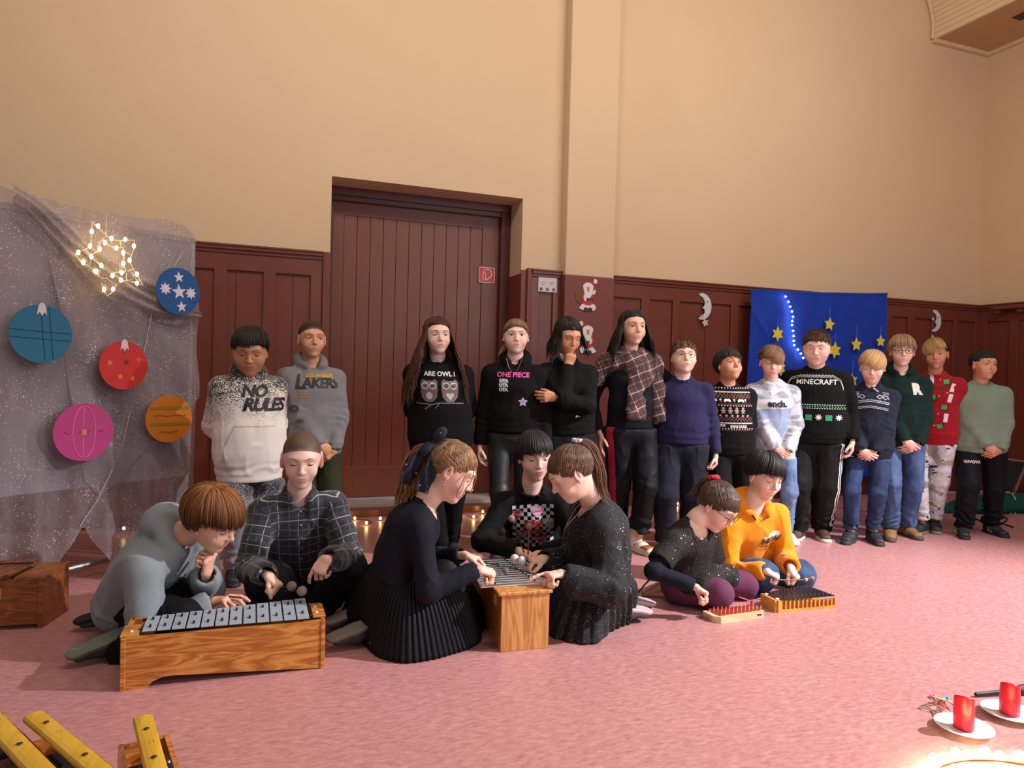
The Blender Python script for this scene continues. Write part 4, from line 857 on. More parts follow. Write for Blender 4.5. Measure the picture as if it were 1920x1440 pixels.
for p in P[1:]: MB().ball(p-b0, .0085, 8).build('bulb', emis('cool_led', (.80, .93, 1.0), 26), ls)
# fairy lights along the foot of the wall
fl_ = empty('fairy_lights', (1.2, 5.3, 0), 0, 'dark string of warm fairy lights lying on the floor along the back wall', 'fairy lights'); b0 = V3(1.2, 5.3, 0)
FP = [(232, 1005, .03), (665, 977, 0), (687, 986, 0), (713, 977, 0), (750, 981, 0), (863, 966, 0), (888, 974, 0), (905, 964, 0), (935, 960, 0), (1000, 960, 0), (1218, 949, 0), (1270, 948, 0), (1330, 946, 0), (1557, 954, 0), (1638, 963, 0)]; P = [G(x, y)+V3(0, 0, .012+z) for x, y, z in FP]
MB().tube([p-b0+V3(0, .03*math.sin(i*1.3), -.004) for i, p in enumerate(cr_path(P, 6))], .0028, 5).build('cable', pm('cable_dark', srgb(30, 26, 24), .5), fl_)
for i, p in enumerate(P):
    if i not in (8, 9, 12, 4): MB().ball(p-b0+V3(0, 0, .010), .0085, 8, sc=(1, 1, 1.3)).build('bulb', emis('warm_led', (1.0, .72, .22), 30), fl_)
# ---------------------------------------------------------------- curtained pinboard at the left
BR0 = V3(-.328, 4.608, 0); BU = unit(V3(-.328+1.136, 4.608-3.989, 0)); BN = V3(BU[1], -BU[0], 0)
def BP(px, py, off=0.0):
    d = ray(px, py); O = V3(0, 0, CAM_H); P0 = BR0+BN*off; t = ((P0-O)@BN)/(d@BN); return O+d*t
def sz(p): return ((p-BR0)@BU, p[2])
bd = empty('pinboard', BR0-BU*.72, 0, 'white rolling pinboard behind the glittery curtain at the left', 'pinboard'); b0 = np.array(bd.location)
def slab(s0, s1, z0, z1, d0, d1, m, o): m.add([tuple(BR0+BU*s+BN*d+Z*z-o) for d in (d0, d1) for s, z in ((s0, z0), (s1, z0), (s1, z1), (s0, z1))], [(0, 1, 2, 3), (4, 7, 6, 5), (0, 4, 5, 1), (1, 5, 6, 2), (2, 6, 7, 3), (3, 7, 4, 0)]); return m
slab(-1.45, -.03, .52, 1.88, -.03, -.005, MB(), b0).build('panel', pm('board_grey', srgb(176, 172, 186), .5), bd)
fm = MB(); slab(-1.47, -.01, 1.87, 1.90, -.035, .0, fm, b0); slab(-1.47, -.01, .495, .53, -.035, .0, fm, b0); slab(-.035, -.01, .5, 1.9, -.035, 0, fm, b0); fm.build('frame', pm('board_frame', srgb(190, 186, 192), .4), bd)
for s in (-.10, -1.40):
    a = BR0+BU*s-BN*.05-b0; MB().tube([a+Z*1.2, a+Z*.06], .016, 8).build('post', pm('grey_steel', srgb(120, 118, 122), .4, .6), bd)
f1 = BP(120, 1049, -.05); MB().tube([BR0+BU*-.10-BN*.35+Z*.04-b0, BR0+BU*-.10+BN*.25+Z*.04-b0], .016, 8).tube([BR0+BU*-1.1-BN*.05+Z*.05-b0, BR0+BU*-.1-BN*.05+Z*.09-b0], .014, 8).build('foot', pm('grey_steel', 0), bd)
def curtain_mat():
    t = NT('glitter_organza'); pc = t.attr('pc').outputs['Vector']; tr_ = t.node('ShaderNodeBsdfTransparent'); mx = t.node('ShaderNodeMixShader'); out = t.n['Material Output']
    d1 = t.voro(pc, 92); g1 = t.noise(pc, 7, 2); a = t.m_('LESS_THAN', d1, t.m_('MULTIPLY', t.m_('SUBTRACT', g1, .24), .50)); d2 = t.voro(t.mapv(pc, (1, 1, 1), (0, 0, .7)), 44); b = t.m_('LESS_THAN', d2, .095); dots = t.m_('MAXIMUM', a, b)
    n = t.noise(pc, 5, 3); base = t.mix(dots, t.mix(n, srgb(132, 120, 126), srgb(160, 146, 152)), (.80, .77, .80))
    t.set(base=base, rough=t.m_('SUBTRACT', .6, t.m_('MULTIPLY', dots, .35)), sheen=.4); n2 = t.noise(t.mapv(pc, (1, .35, 1)), 26, 3); t.bump(n2, .5, .01)
    al = t.m_('MINIMUM', 1.0, t.m_('ADD', t.m_('ADD', t.m_('MULTIPLY', n2, .45), .30), t.m_('MULTIPLY', dots, .6))); t.put(mx.inputs[0], al); t.t.links.new(tr_.outputs[0], mx.inputs[1]); t.t.links.new(t.b.outputs[0], mx.inputs[2]); t.t.links.new(mx.outputs[0], out.inputs[0]); return t.m
M_org = curtain_mat()
ct = empty('glitter_curtain', BR0-BU*.6, 0, 'sheer grey organza curtain with silver stars draped over the board at the left', 'curtain'); b0 = np.array(ct.location)
def lay(name, s0, s1, zb, zt, off, ns, nz_, extra=None):
    V = []; PCc = []; zbx = [q[0] for q in zb]; zbz = [q[1] for q in zb]; ztx = [q[0] for q in zt]; ztz = [q[1] for q in zt]
    for i in range(ns+1):
        s = lerp(s0, s1, i/ns); a = float(np.interp(s, zbx, zbz)); b = float(np.interp(s, ztx, ztz))
        for j in range(nz_+1):
            z = lerp(a, b, j/nz_); low = 1-min(1, max(0, (z-.2)/1.6)); d = off+.012*math.sin(s*21+z*3)+.022*low*math.sin(s*34-z*4+1)+.02*low+(extra(s, z) if extra else 0); V.append(BR0+BU*s+BN*d+Z*z-b0); PCc.append((s, z, 0))
    F = np.array([[i*(nz_+1)+j, (i+1)*(nz_+1)+j, (i+1)*(nz_+1)+j+1, i*(nz_+1)+j+1] for i in range(ns) for j in range(nz_)]); return from_arrays(name, V, F, M_org, ct, True, pc=PCc)
Sz = lambda x, y: sz(BP(x, y, .03))
top = [Sz(-260, 305), Sz(0, 348), Sz(60, 366), Sz(120, 382), Sz(190, 398), Sz(260, 408), Sz(310, 412), Sz(345, 422), Sz(368, 440)]
low = [Sz(-260, 1110), Sz(0, 1085), Sz(102, 1064), Sz(118, 1035), Sz(128, 1022), Sz(150, 988), Sz(158, 990), Sz(175, 1020), Sz(196, 1048), Sz(215, 1058), Sz(240, 1060), Sz(300, 1075), Sz(374, 1070)]
cA, cB = Sz(60, 372), Sz(366, 560); cC, cD = Sz(110, 470), Sz(366, 600)
def crease(s, z):
    def dd(a, b, x, sag): t = (x-a[0])/(b[0]-a[0]); return lerp(a[1], b[1], t)-sag*math.sin(max(0, min(1, t))*math.pi)
    r = 0
    if s > cA[0]: q = z-dd(cA, cB, s, .10); r += .045*math.exp(-q*q/.0006)-.02*math.exp(-(q+.05)**2/.001)
    if s > cC[0]: q = z-dd(cC, cD, s, .14); r += .03*math.exp(-q*q/.0008)
    return r
lay('drape', top[0][0], top[-1][0]+.005, low, top, .03, 240, 190, crease)
# second layer: swag from the upper left falling to the right edge and over the low right corner
t2 = [Sz(90, 470), Sz(140, 520), Sz(200, 560), Sz(260, 572), Sz(320, 566), Sz(368, 530)]; l2 = [Sz(90, 480), Sz(150, 985), Sz(185, 925), Sz(230, 905), Sz(345, 895), Sz(370, 900)]
lay('swag', t2[0][0], t2[-1][0], [l2[0], Sz(150, 900), Sz(185, 930), Sz(230, 880), Sz(300, 810), Sz(368, 740)], t2, .05, 120, 90, lambda s, z: .015*math.sin(s*15+z*14))
U_ = cr_path([BP(x, y, .05) for x, y in ((20, 345), (60, 372), (120, 430), (190, 492), (270, 546), (368, 582))], 12); L_ = cr_path([BP(x, y, .05) for x, y in ((20, 380), (60, 412), (125, 486), (200, 552), (285, 596), (368, 600))], 12); V = []; PCc = []
for i, (a, b) in enumerate(zip(U_, L_)):
    for j in range(17): t = j/16; q = lerp(a, b, t)+BN*(.050*math.sin(math.pi*t)**.6+.012*math.sin(t*14+i*.08)); V.append(q-b0); PCc.append((i*.02, t*.25, 0))
n_ = len(U_); from_arrays('fold', V, np.array([[i*17+j, i*17+j+1, (i+1)*17+j+1, (i+1)*17+j] for i in range(n_-1) for j in range(16)]), M_org, ct, True, pc=PCc)
hem = cr_path([BP(x, y, .055)-b0 for x, y in ((366, 505), (300, 478), (240, 455), (190, 428), (160, 400), (130, 384))], 6)
MB().tube([BP(x, y, .07)-b0 for x, y in ((345, 470), (290, 560), (262, 700), (225, 850), (182, 940), (150, 986))], .0025, 6).build('hem', pm('hem_white', srgb(176, 166, 178), .6), ct)
# paper baubles pinned on the curtain
def bauble(px, py, R, c, label, deco, cap=True, sy=1.0):
    p = BP(px, py, .118); o = empty('paper_bauble', p, 0, label, 'bauble', 'paper baubles on the curtain'); MB().prism(circ_poly(R, 48, 1, sy), (0, 0, 0), BU, Z, BN, .004).build('disc', pm('paper_%d_%d_%d' % c, srgb(*c), .6), o)
    def lay_(pl, cc, name, L=1, dx=0, dy=0): MB().prism([(a+dx, b+dy) for a, b in pl], BN*.004*1.0+BN*.0012*(L-1), BU, Z, BN, .0015).build(name, pm('paper_%d_%d_%d' % cc, srgb(*cc), .6), o)
    if cap: lay_([(-.022, -.045), (-.010, -.030), (0, -.05), (.010, -.030), (.022, -.045), (.016, 0), (.006, .014), (-.006, .014), (-.016, 0)], (212, 200, 206), 'cap', 2, 0, R*sy-.005)
    def ln(pts, cc, w_=.0015, name='marker_line'): MB().tube([BU*a+Z*b+BN*.005 for a, b in pts], w_, 5).build(name, pm('ink_%d_%d_%d' % cc, srgb(*cc), .7), o)
    deco(lay_, ln, R); return o
def dc1(L, ln, R):
    for y in (.012, -.024): ln([(-R*.97, y+.006), (0, y), (R*.95, y-.004)], (14, 64, 96))
    for x in (.005, .042): ln([(x-.01, R*.93), (x, 0), (x+.012, -R*.88)], (14, 64, 96))
bauble(77, 626, .140, (20, 104, 140), 'teal paper bauble with crossing marker lines, leftmost on the curtain', dc1)
bauble(232, 685, .128, (196, 36, 34), 'red paper bauble with small gold and green stars', lambda L, ln, R: [L(star_poly(5, .018, .008), c, 'star', 1, x, y) for x, y, c in ((-.075, .012, (212, 124, 46)), (.012, .018, (44, 66, 44)), (-.02, -.06, (212, 124, 46)), (.045, -.068, (212, 124, 46)), (.078, .03, (206, 96, 46)))]+[ln([(-.002, .06), (.005, .11)], (160, 60, 40))])
bauble(157, 810, .146, (180, 54, 124), 'pink paper bauble with curved string lines', lambda L, ln, R: [ln([(x*math.sin(t), R*.9*math.cos(t)) for t in np.linspace(.12, 3.0, 14)], (226, 120, 170), .0022, 'string') for x in (-.055, -.005, .055)]+[L(circ_poly(.012, 12, 1, 1.6), (190, 140, 90), 'button', 1, 0, 0)]+[L(circ_poly(.0035, 8), (60, 20, 40), 'dot', 1, a, b) for a, b in ((-.02, 0), (.02, .0), (-.075, -.005), (.075, 0), (-.09, .0), (.088, .004), (0, -.02), (0, .02))], cap=False)
def dc4(L, ln, R):
    for y in (.06, -.03): L([(-R*.82, y-.008), (R*.86, y-.008), (R*.86, y+.008), (-R*.82, y+.008)], (160, 118, 30), 'stripe')
    for i in range(13): L(circ_poly(.0035, 8), (96, 50, 16), 'dot', 1, -.085+.0145*i, .017+.003*math.sin(i))
    for i in range(7): L(circ_poly(.0038, 8), (96, 50, 16), 'dot', 1, -.045+.0145*i, -.075+.003*math.cos(i))
bauble(317, 785, .138, (206, 122, 24), 'orange paper bauble with brown bands and dots', dc4, cap=False, sy=.96)
bauble(334, 546, .132, (14, 82, 146), 'blue paper bauble with white stars at the upper right of the curtain', lambda L, ln, R: [L(star_poly(n, r, r*k, 1.7), (216, 214, 226), 'star', 1, x, y) for x, y, r, n, k in ((.0, .078, .033, 5, .42), (-.078, .006, .036, 8, .55), (.003, -.004, .045, 5, .42), (.075, -.004, .036, 8, .55), (.02, -.086, .033, 5, .42))], cap=False)
# lit wire star
sr = empty('lighted_star', BP(203, 487, .09), 0, 'glowing star-shaped wire frame with warm white bulbs on the curtain', 'fairy lights'); b0 = np.array(sr.location)
OUT = [(172, 413), (176, 420), (198, 440), (212, 450), (227, 451), (252, 450), (252, 462), (247, 478), (243, 490), (250, 504), (259, 518), (268, 535), (258, 531), (238, 526), (227, 527), (218, 535), (210, 548), (201, 555), (194, 543), (190, 530), (185, 515), (178, 508), (160, 495), (148, 487), (140, 478), (148, 472), (162, 467), (170, 461), (172, 440)]
INN = [(192, 449), (206, 462), (217, 465), (230, 464), (233, 474), (231, 494), (236, 508), (230, 512), (217, 510), (210, 518), (200, 522), (193, 500), (173, 485), (171, 478), (185, 470), (187, 455)]
mw = MB()
for L_ in (OUT, INN): mw.tube([BP(x, y, .09)-b0 for x, y in L_], .0022, 5, closed=True)
for a, b in (((160, 467), (171, 480)), ((199, 441), (192, 449)), ((225, 451), (227, 463)), ((247, 478), (236, 473)), ((250, 504), (240, 508)), ((237, 526), (237, 512)), ((200, 522), (218, 535)), ((188, 521), (202, 522)), ((168, 498), (171, 486))): mw.tube([BP(*a, .09)-b0, BP(*b, .09)-b0], .0018, 5)
mw.tube([BP(200, 400, .08)-b0, BP(199, 440, .09)-b0], .0015, 5)
mw.build('wire', pm('wire_cream', srgb(226, 210, 190), .5), sr)
for x, y in [(172, 434), (184, 424), (209, 447), (235, 449), (251, 461), (197, 455), (218, 465), (231, 474), (187, 467), (169, 461), (147, 473), (171, 481), (156, 492), (180, 509), (190, 498), (231, 494), (243, 488), (257, 514), (257, 531), (228, 511), (211, 517), (227, 525), (195, 543), (212, 542)]: MB().ball(BP(x, y, .095)-b0, .0085, 8, sc=(1, 1, 1.5)).build('bulb', emis('warm_bulb', (1.0, .70, .24), 16), sr)
# ---------------------------------------------------------------- things at the foot of the right wall
gp = pm('red_paper', srgb(150, 26, 22), .5); q = G(1530, 972); MB().box((-.17, -.05, 0), (.17, .06, .012), bev=.003).box((-.12, -.03, .012), (.15, .05, .03), bev=.006).build('red_paper', gp, smooth=False, loc=tuple(q)); tag(bpy.data.objects['red_paper'], 'folded red paper lying on the floor behind the feet of the stout boy', 'paper')
q = W(1573, 861, 5.36); cb = empty('candle_board', q, 0, 'small pale wooden star candle holder seen between the two boys at the backdrop hem', 'candle holder'); MB().box((-.075, -.01, -.014), (.075, .008, 0), bev=.002).build('ledge', pm('pale_wood', srgb(206, 176, 146), .5), cb); MB().prism(star_poly(5, .034, .018), (0, -.002, .040), WX, WZ, WN, .006).build('star', pm('pale_wood', 0), cb); MB().tube([(0, -.012, .02), (0, -.012, -.07)], .003, 6).build('cord', pm('cable_dark', 0), cb)
# flight case (black panel in aluminium edges), green bag, cables, wall socket
fc = empty('flight_case', (7.0, 4.95, 0), .38, 'black flight case with metal edges at the right wall', 'case'); bk = pm('case_black', srgb(9, 8, 9), .8); al = pm('case_edge', srgb(150, 128, 112), .4, .5)
Wc = [W(1877, 862, 5.0), W(1916, 866, 4.9), W(1896, 926, 4.75), W(1868, 921, 4.85)]; b0 = np.array(fc.location); fc.rotation_euler = (0, 0, 0)
A, B_, C_, E_ = [W(1872, 861, 5.0)-b0, W(1925, 867, 4.85)-b0, W(1900, 926, 4.70)-b0, W(1852, 921, 4.85)-b0]; bkv = unit(np.cross(B_-A, E_-A)); bkv = bkv if bkv[1] > 0 else -bkv
MB().add([A, B_, C_, E_]+[p+bkv*.35 for p in (A, B_, C_, E_)], [(0, 1, 2, 3), (4, 7, 6, 5), (0, 4, 5, 1), (1, 5, 6, 2), (2, 6, 7, 3), (3, 7, 4, 0)]).build('body', bk, fc)
m = MB()
for a, b in ((A, B_), (B_, C_), (C_, E_), (E_, A)): m.tube([a-bkv*.005, b-bkv*.005], .014, 4)
m.build('edge', al, fc)
for p in (A, C_): MB().ball(p-bkv*.01, .026, 8).build('corner', pm('brass_dark', srgb(96, 76, 52), .4, .7), fc)
c2 = MB().add([p-V3(-.02, .02, .0) for p in (B_, B_+V3(.5, 0, 0), C_+V3(.6, 0, 0)-Z*.02, C_)], [(0, 1, 2, 3)])
pb = MB(); pb.box((6.72, 3.95, .0), (7.2, 4.30, .17), bev=.02); o = pb.build('speaker_box', pm('speaker_black', srgb(22, 20, 22), .7)); tag(o, 'low black speaker box on the floor at the right edge of the picture', 'loudspeaker')
gb = empty('green_bag', (6.3, 4.45, 0), 0, 'dark green cloth bag with grey strap on the floor behind the last boy', 'bag'); b0 = V3(6.3, 4.45, 0)
v, q = mesh_sdf([ell((6.45, 4.60, .05), (.42, .20, .085), k=.05), ell((6.80, 4.50, .06), (.28, .18, .10), k=.06), ell((6.08, 4.68, .02), (.34, .13, .035), k=.06), plane((0, 0, .002), -Z)], .014, lambda X: .010*vnoise(X*9)); from_arrays('cloth', v, q, fabric('green_canvas', srgb(14, 70, 66), .8), gb, shift=b0)
MB().tube(cr_path([W(1898, 925, 4.5)-b0, W(1905, 940, 4.45)-b0, W(1903, 965, 4.42)-b0, W(1898, 978, 4.40)-b0, W(1893, 950, 4.44)-b0], 6), .007, 6, flat=.4).build('strap', pm('strap_grey', srgb(150, 158, 166), .5), gb)
o = MB().box((-.06, -.012, -.045), (.06, 0, .045), bev=.004).build('wall_socket', pm('socket_grey', srgb(110, 92, 88), .5), loc=tuple(W(1901, 855, D-.03))); tag(o, 'grey socket box on the panelling above the flight case', 'socket')
cbm = pm('cable_dark', 0)
for i, (pts, lab) in enumerate((([(1772, 850, 5.5), (1765, 880, 5.48), (1768, 910, 5.4), (1790, 920, 5.2), (1830, 922, 5.0)], 'black cable hanging in a loop down the panelling left of the sage-jumper boy'), ([(1775, 853, 5.5), (1785, 880, 5.48), (1800, 905, 5.46), (1812, 925, 5.3)], 'black cable hanging beside the loop, nearer the sage-jumper boy'))):
    P = [W(*p) for p in pts]; o = MB().tube([p-P[0] for p in cr_path(P, 8)], .006, 6).build('cable', cbm, loc=tuple(P[0])); tag(o, lab, 'cable', 'loose cables at the right')
P = [G(x, y)+Z*.006 for x, y in ((1812, 962), (1838, 978), (1868, 985), (1888, 976), (1878, 968), (1850, 972), (1900, 990))]; o = MB().tube([p-P[0] for p in cr_path(P, 8)], .006, 6).build('cable', cbm, loc=tuple(P[0])); tag(o, 'black cable curled on the floor in front of the green bag', 'cable', 'loose cables at the right')
o = MB().box((-.2, -.02, 0), (.55, .02, .012)).build('white_cable_duct', pm('duct_white', srgb(190, 170, 160), .5), loc=tuple(G(1775, 924)), rz=-.05); tag(o, 'thin pale cable strip on the floor at the foot of the wall', 'cable strip')
# ---------------------------------------------------------------- instruments
W1 = wood('pine_varnish', srgb(164, 94, 34), srgb(212, 146, 70), 5, .32, 0, .4); W2 = wood('pine_light', srgb(178, 116, 58), srgb(214, 156, 92), 4, .35, 2, .3); W3 = wood('pine_dark', srgb(116, 62, 22), srgb(158, 92, 42), 5, .4, 0, .2); W4 = wood('glock_wood', srgb(204, 136, 50), srgb(228, 168, 74), 5, .4, 0, .2); W5 = wood('maple', srgb(214, 182, 134), srgb(232, 206, 160), 5, .45, 0, .2)
STEELB = pm('bar_steel', srgb(160, 176, 192), .38, .15); ALU = pm('bar_alu', srgb(205, 208, 212), .28, .85); BLK = pm('felt_black', srgb(22, 22, 24), .8); IV = pm('peg_ivory', srgb(226, 210, 176), .4); GUNM = pm('gunmetal', srgb(70, 72, 78), .35, .8)
# front metallophone: long side towards the camera, deep resonator at the left
A = G(229, 1296); B_ = G(604, 1253); L = np.linalg.norm(B_-A); rz = math.atan2(B_[1]-A[1], B_[0]-A[0]); H1 = .186
mp = empty('metallophone', (A+B_)/2, rz, 'long varnished pine metallophone with twelve grey metal bars in front of the crouching boys', 'metallophone'); h = L/2; Dp = .21
prof = [(-h, 0), (-h+.075, 0), (-h+.095, .022), (-h+.125, .034), (-h+.16, .036), (h-.03, .004), (h, 0), (h, H1), (-h, H1)]
MB().prism([(x, z) for x, z in prof], (0, 0, 0), (1, 0, 0), (0, 0, 1), (0, 1, 0), .014).build('front_board', W1, mp); MB().prism([(x, z) for x, z in prof], (0, Dp-.014, 0), (1, 0, 0), (0, 0, 1), (0, 1, 0), .014).build('back_board', W1, mp)
MB().box((-h+.05, .014, .05), (h-.02, Dp-.014, .06)).build('bottom_board', W3, mp)
for s in (-1, 1): MB().box((s*h-.008 if s < 0 else h-.008, -.004, 0), (s*h+.008 if s < 0 else h+.008, Dp+.004, H1), bev=.002).build('end_board', W1, mp)
for s, wd_ in ((-1, .060), (1, .048)):
    c = MB().box((s*h-.012 if s < 0 else h-wd_+.012, .004 if s < 0 else .03, H1), (s*h-.012+wd_ if s < 0 else h+.012, .115 if s < 0 else Dp-.03, H1+.008), bev=.002).build('end_plate', W1, mp)
    for y in ((.04,) if s < 0 else (.07, .14)): MB().ball((s*(h-.02), y, H1+.009), .007, 8, sc=(1, 1, .6)).build('peg', IV, c)
MB().tube([(-h+.04, .055, H1+.006), (h-.04, .045, H1+.006)], .006, 6).tube([(-h+.04, .165, H1+.006), (h-.04, .185, H1+.006)], .006, 6).build('felt_cord', BLK, mp)
for i in range(12):
    x = -h+.078+i*(L-.125)/11.55; w_ = .0215; l0 = .012-.0016*i; l1 = .168+.0062*i; b = MB().box((x-w_, l0, H1+.012), (x+w_, l1, H1+.0165), bev=.0012).build('metal_bar', STEELB, mp)
    for y in (lerp(l0, l1, .25), lerp(l0, l1, .77)): MB().tube([(x, y-.010, H1+.0175), (x+.001, y+.010, H1+.0175)], .0042, 6).box((x-.002, y-.003, H1+.016), (x+.002, y+.003, H1+.026)).build('rubber_pin', BLK, b)
# middle metallophone, end towards the camera
A = G(938, 1223.5); B_ = G(1028, 1215); ax = unit(B_-A); Wd = np.linalg.norm(B_-A); bx = V3(-ax[1], ax[0], 0); rz = math.atan2(ax[1], ax[0])
m2 = empty('metallophone', (A+B_)/2, rz, 'pine metallophone seen end-on with pale aluminium bars between the two kneeling girls', 'metallophone'); Lm = .56; h = Wd/2; H2 = .235
MB().box((-h, 0, 0), (h, .016, H2), bev=.002).build('end_board', W2, m2); MB().box((-h+.01, Lm-.016, .01), (h-.05, Lm, H2)).build('end_board', W2, m2)
MB().box((-h-.016, -.010, H2), (h+.010, .085, H2+.014), bev=.003).build('top_plate', W2, m2)
for s in (-1, 1): MB().add([(s*h-(.014 if s > 0 else 0), .014, 0), (s*h+(.014 if s < 0 else 0), .014, 0), (s*(h-.03)+(.014 if s < 0 else 0), Lm, 0), (s*(h-.03)-(.014 if s > 0 else 0), Lm, 0), (s*h-(.014 if s > 0 else 0), .014, H2), (s*h+(.014 if s < 0 else 0), .014, H2), (s*(h-.03)+(.014 if s < 0 else 0), Lm, H2), (s*(h-.03)-(.014 if s > 0 else 0), Lm, H2)], [(0, 3, 2, 1), (4, 5, 6, 7), (0, 1, 5, 4), (1, 2, 6, 5), (2, 3, 7, 6), (3, 0, 4, 7)]).build('side_board', W1, m2)
lb = MB().box((-h-.0015, .075, .17), (-h+.001, .115, .215)).build('number_label', pm('label_yellow', srgb(214, 190, 110), .6), m2)
MB().tube([(-h+.045, .09, H2+.002), (-h+.06, Lm, H2+.002)], .006, 6).tube([(h-.045, .09, H2+.002), (h-.07, Lm, H2+.002)], .006, 6).build('felt_cord', BLK, m2)
for i in range(13):
    y = .098+i*.0335; hw_ = .162-.0042*i; z = H2+.010; b = MB().box((-hw_-.012, y-.0145, z), (hw_-.012, y+.0145, z+.006), bev=.0015).build('metal_bar', ALU, m2)
    for s in (-1, 1): MB().tube([(s*hw_*.55-.012, y+.013, z-.004), (s*hw_*.55-.012, y+.018, z+.014)], .0030, 6).build('rubber_pin', BLK, b)
# glockenspiels
A = G(1352, 1169.5); B_ = G(1437, 1159); ax = unit(B_-A); rz = math.atan2(ax[1], ax[0]); g1 = empty('glockenspiel', (A+B_)/2, rz, 'small maple glockenspiel with red bars in front of the girl in sequins', 'glockenspiel'); h = np.linalg.norm(B_-A)/2
MB().prism([(-h, 0), (h-.01, .012), (h+.002, .02), (h, .058), (h-.03, .100), (-h-.022, .106), (-h-.030, .100), (-h-.026, .030)], (0, 0, 0), (1, 0, 0), (0, 1, 0), (0, 0, 1), .030).build('base', W5, g1)
MB().box((.085, .010, .012), (.112, .0125, .020)).build('maker_plate', pm('plate_black', srgb(28, 26, 26), .5), g1)
MB().tube([(-h+.005, .032, .032), (h-.02, .036, .032)], .004, 6).tube([(-h-.008, .082, .032), (h-.03, .080, .032)], .004, 6).build('cushion', pm('felt_white', srgb(220, 214, 214), .8), g1)
for i in range(11):
    x = -h+.012+i*.0232; l0 = .012+.001*i; l1 = .102-.001*i; sk_ = -.10; b = MB().add([(x+dx+sk_*(y-.05), y, z) for z in (.036, .0385) for dx, y in ((-.0085, l0), (.0085, l0), (.0085, l1), (-.0085, l1))], [(0, 3, 2, 1), (4, 5, 6, 7), (0, 1, 5, 4), (1, 2, 6, 5), (2, 3, 7, 6), (3, 0, 4, 7)]).build('red_bar', pm('bar_red', srgb(186, 52, 34) if i < 10 else 0, .35, .3), g1)
    for y in (.032, .082): MB().tube([(x+sk_*(y-.05)+.011, y, .03), (x+sk_*(y-.05)+.011, y, .051)], .0019, 6).build('peg', pm('peg_white', srgb(236, 230, 232), .4), b)
A = G(1459, 1149.5); B_ = G(1567, 1140); ax = unit(B_-A); rz = math.atan2(ax[1], ax[0]); g2 = empty('glockenspiel', (A+B_)/2, rz, 'orange wooden glockenspiel with dark metal bars in front of the boy in the orange hoodie', 'glockenspiel'); h = np.linalg.norm(B_-A)/2
MB().box((-h-.001, .0, 0), (h, .012, .014)).build('front_board', W4, g2); fbm = bpy.data.objects[g2.children[0].name] if g2.children else None
m = MB()
for i in range(13):
    x = -h+.016+i*(2*h-.02)/13; m.box((x+.0045-.004, 0, .014), (x+.0045+.003, .012, .057-.001*i))
m.box((-h, 0, .014), (-h+.018, .012, .060)); m.box((h-.006, 0, .014), (h, .012, .050)); m.build('front_fingers', W4, g2); MB().box((-h+.01, .008, .006), (h-.004, .0115, .048)).build('inner_board', pm('glock_shade', srgb(168, 104, 34), .5), g2)
MB().box((-h-.012, .010, 0), (-h, .125, .060)).box((-h-.001, .0, 0), (-h+.004, .125, .060), bev=.001).build('end_board', W4, g2); MB().box((-h, .113, 0), (h, .125, .052)).build('back_board', W4, g2)
MB().box((-h+.002, .018, .056), (-h+.02, .030, .066), bev=.002).box((-h-.002, .096, .056), (-h+.014, .110, .066), bev=.002).build('cushion', pm('felt_white', 0), g2)
for i in range(13):
    x = -h+.022+i*(2*h-.014)/13; l1 = .105+.006*i; l0 = .004; b = MB().add([(x+dx-.12*(y-.05), y, z) for z in (.060, .0625) for dx, y in ((-.0098, l0), (.0098, l0), (.0098, l1+.02), (-.0098, l1+.02))], [(0, 3, 2, 1), (4, 5, 6, 7), (0, 1, 5, 4), (1, 2, 6, 5), (2, 3, 7, 6), (3, 0, 4, 7)]).build('dark_bar', GUNM, g2)
    for y in (.030, l1-.01): MB().tube([(x-.12*(y-.05)+.012, y, .055), (x-.12*(y-.05)+.012, y, .073)], .0015, 6).build('peg', pm('peg_copper', srgb(196, 120, 92), .4, .4), b)
# wooden xylophone at the left edge
A = G(74, 1178); u1 = unit(G(0, 1190)-A) if False else unit(V3(-1, -.06, 0)); u2 = unit(G(116, 1155)-A); xb = empty('wooden_xylophone', A, 0, 'dark wooden box xylophone with brown bars at the left edge in front of the curtain', 'xylophone'); b0 = A
u1 = V3(-.995, .10, 0); u2 = unit(V3(.22, .97, 0)); Hx = .215; Wx = .22
def bxx(a0, a1, c0, c1, z0, z1, name, m, par=xb): return MB().add([u1*a+u2*c+Z*z for z in (z0, z1) for a, c in ((a0, c0), (a1, c0), (a1, c1), (a0, c1))], [(0, 1, 2, 3), (4, 7, 6, 5), (0, 4, 5, 1), (1, 5, 6, 2), (2, 6, 7, 3), (3, 7, 4, 0)]).build(name, m, par)
bxx(0, .9, 0, .015, .02, Hx, 'front_board', W3); bxx(0, .9, Wx-.015, Wx, .02, Hx, 'back_board', W3); bxx(-.012, .006, -.004, Wx+.004, 0, Hx, 'end_board', W3); bxx(-.02, .095, -.01, Wx+.01, Hx, Hx+.012, 'top_plate', W3)
nl = bxx(.145, .185, -.0025, .001, .135, .180, 'number_label', pm('label_yellow2', srgb(196, 150, 40), .6))
vs, fs = text_mesh('8', .040); MB().add([tuple(-u1*v[0]+Z*v[1]+u1*.165+Z*.157-u2*.0040) for v in vs], fs).build('number', pm('label_ink', srgb(120, 70, 30), .6), nl)
for i in range(9): a = .125+.044*i; bb = bxx(a, a+.037, -.03, Wx+.03, Hx+.010, Hx+.024, 'wooden_bar', wood('rosewood', srgb(104, 58, 34), srgb(142, 86, 54), 6, .4, 1, .2))
MB().tube([u1*.10+u2*.15+Z*(Hx+.032), u1*.9+u2*.15+Z*(Hx+.032)], .004, 6).build('cord', BLK, xb)
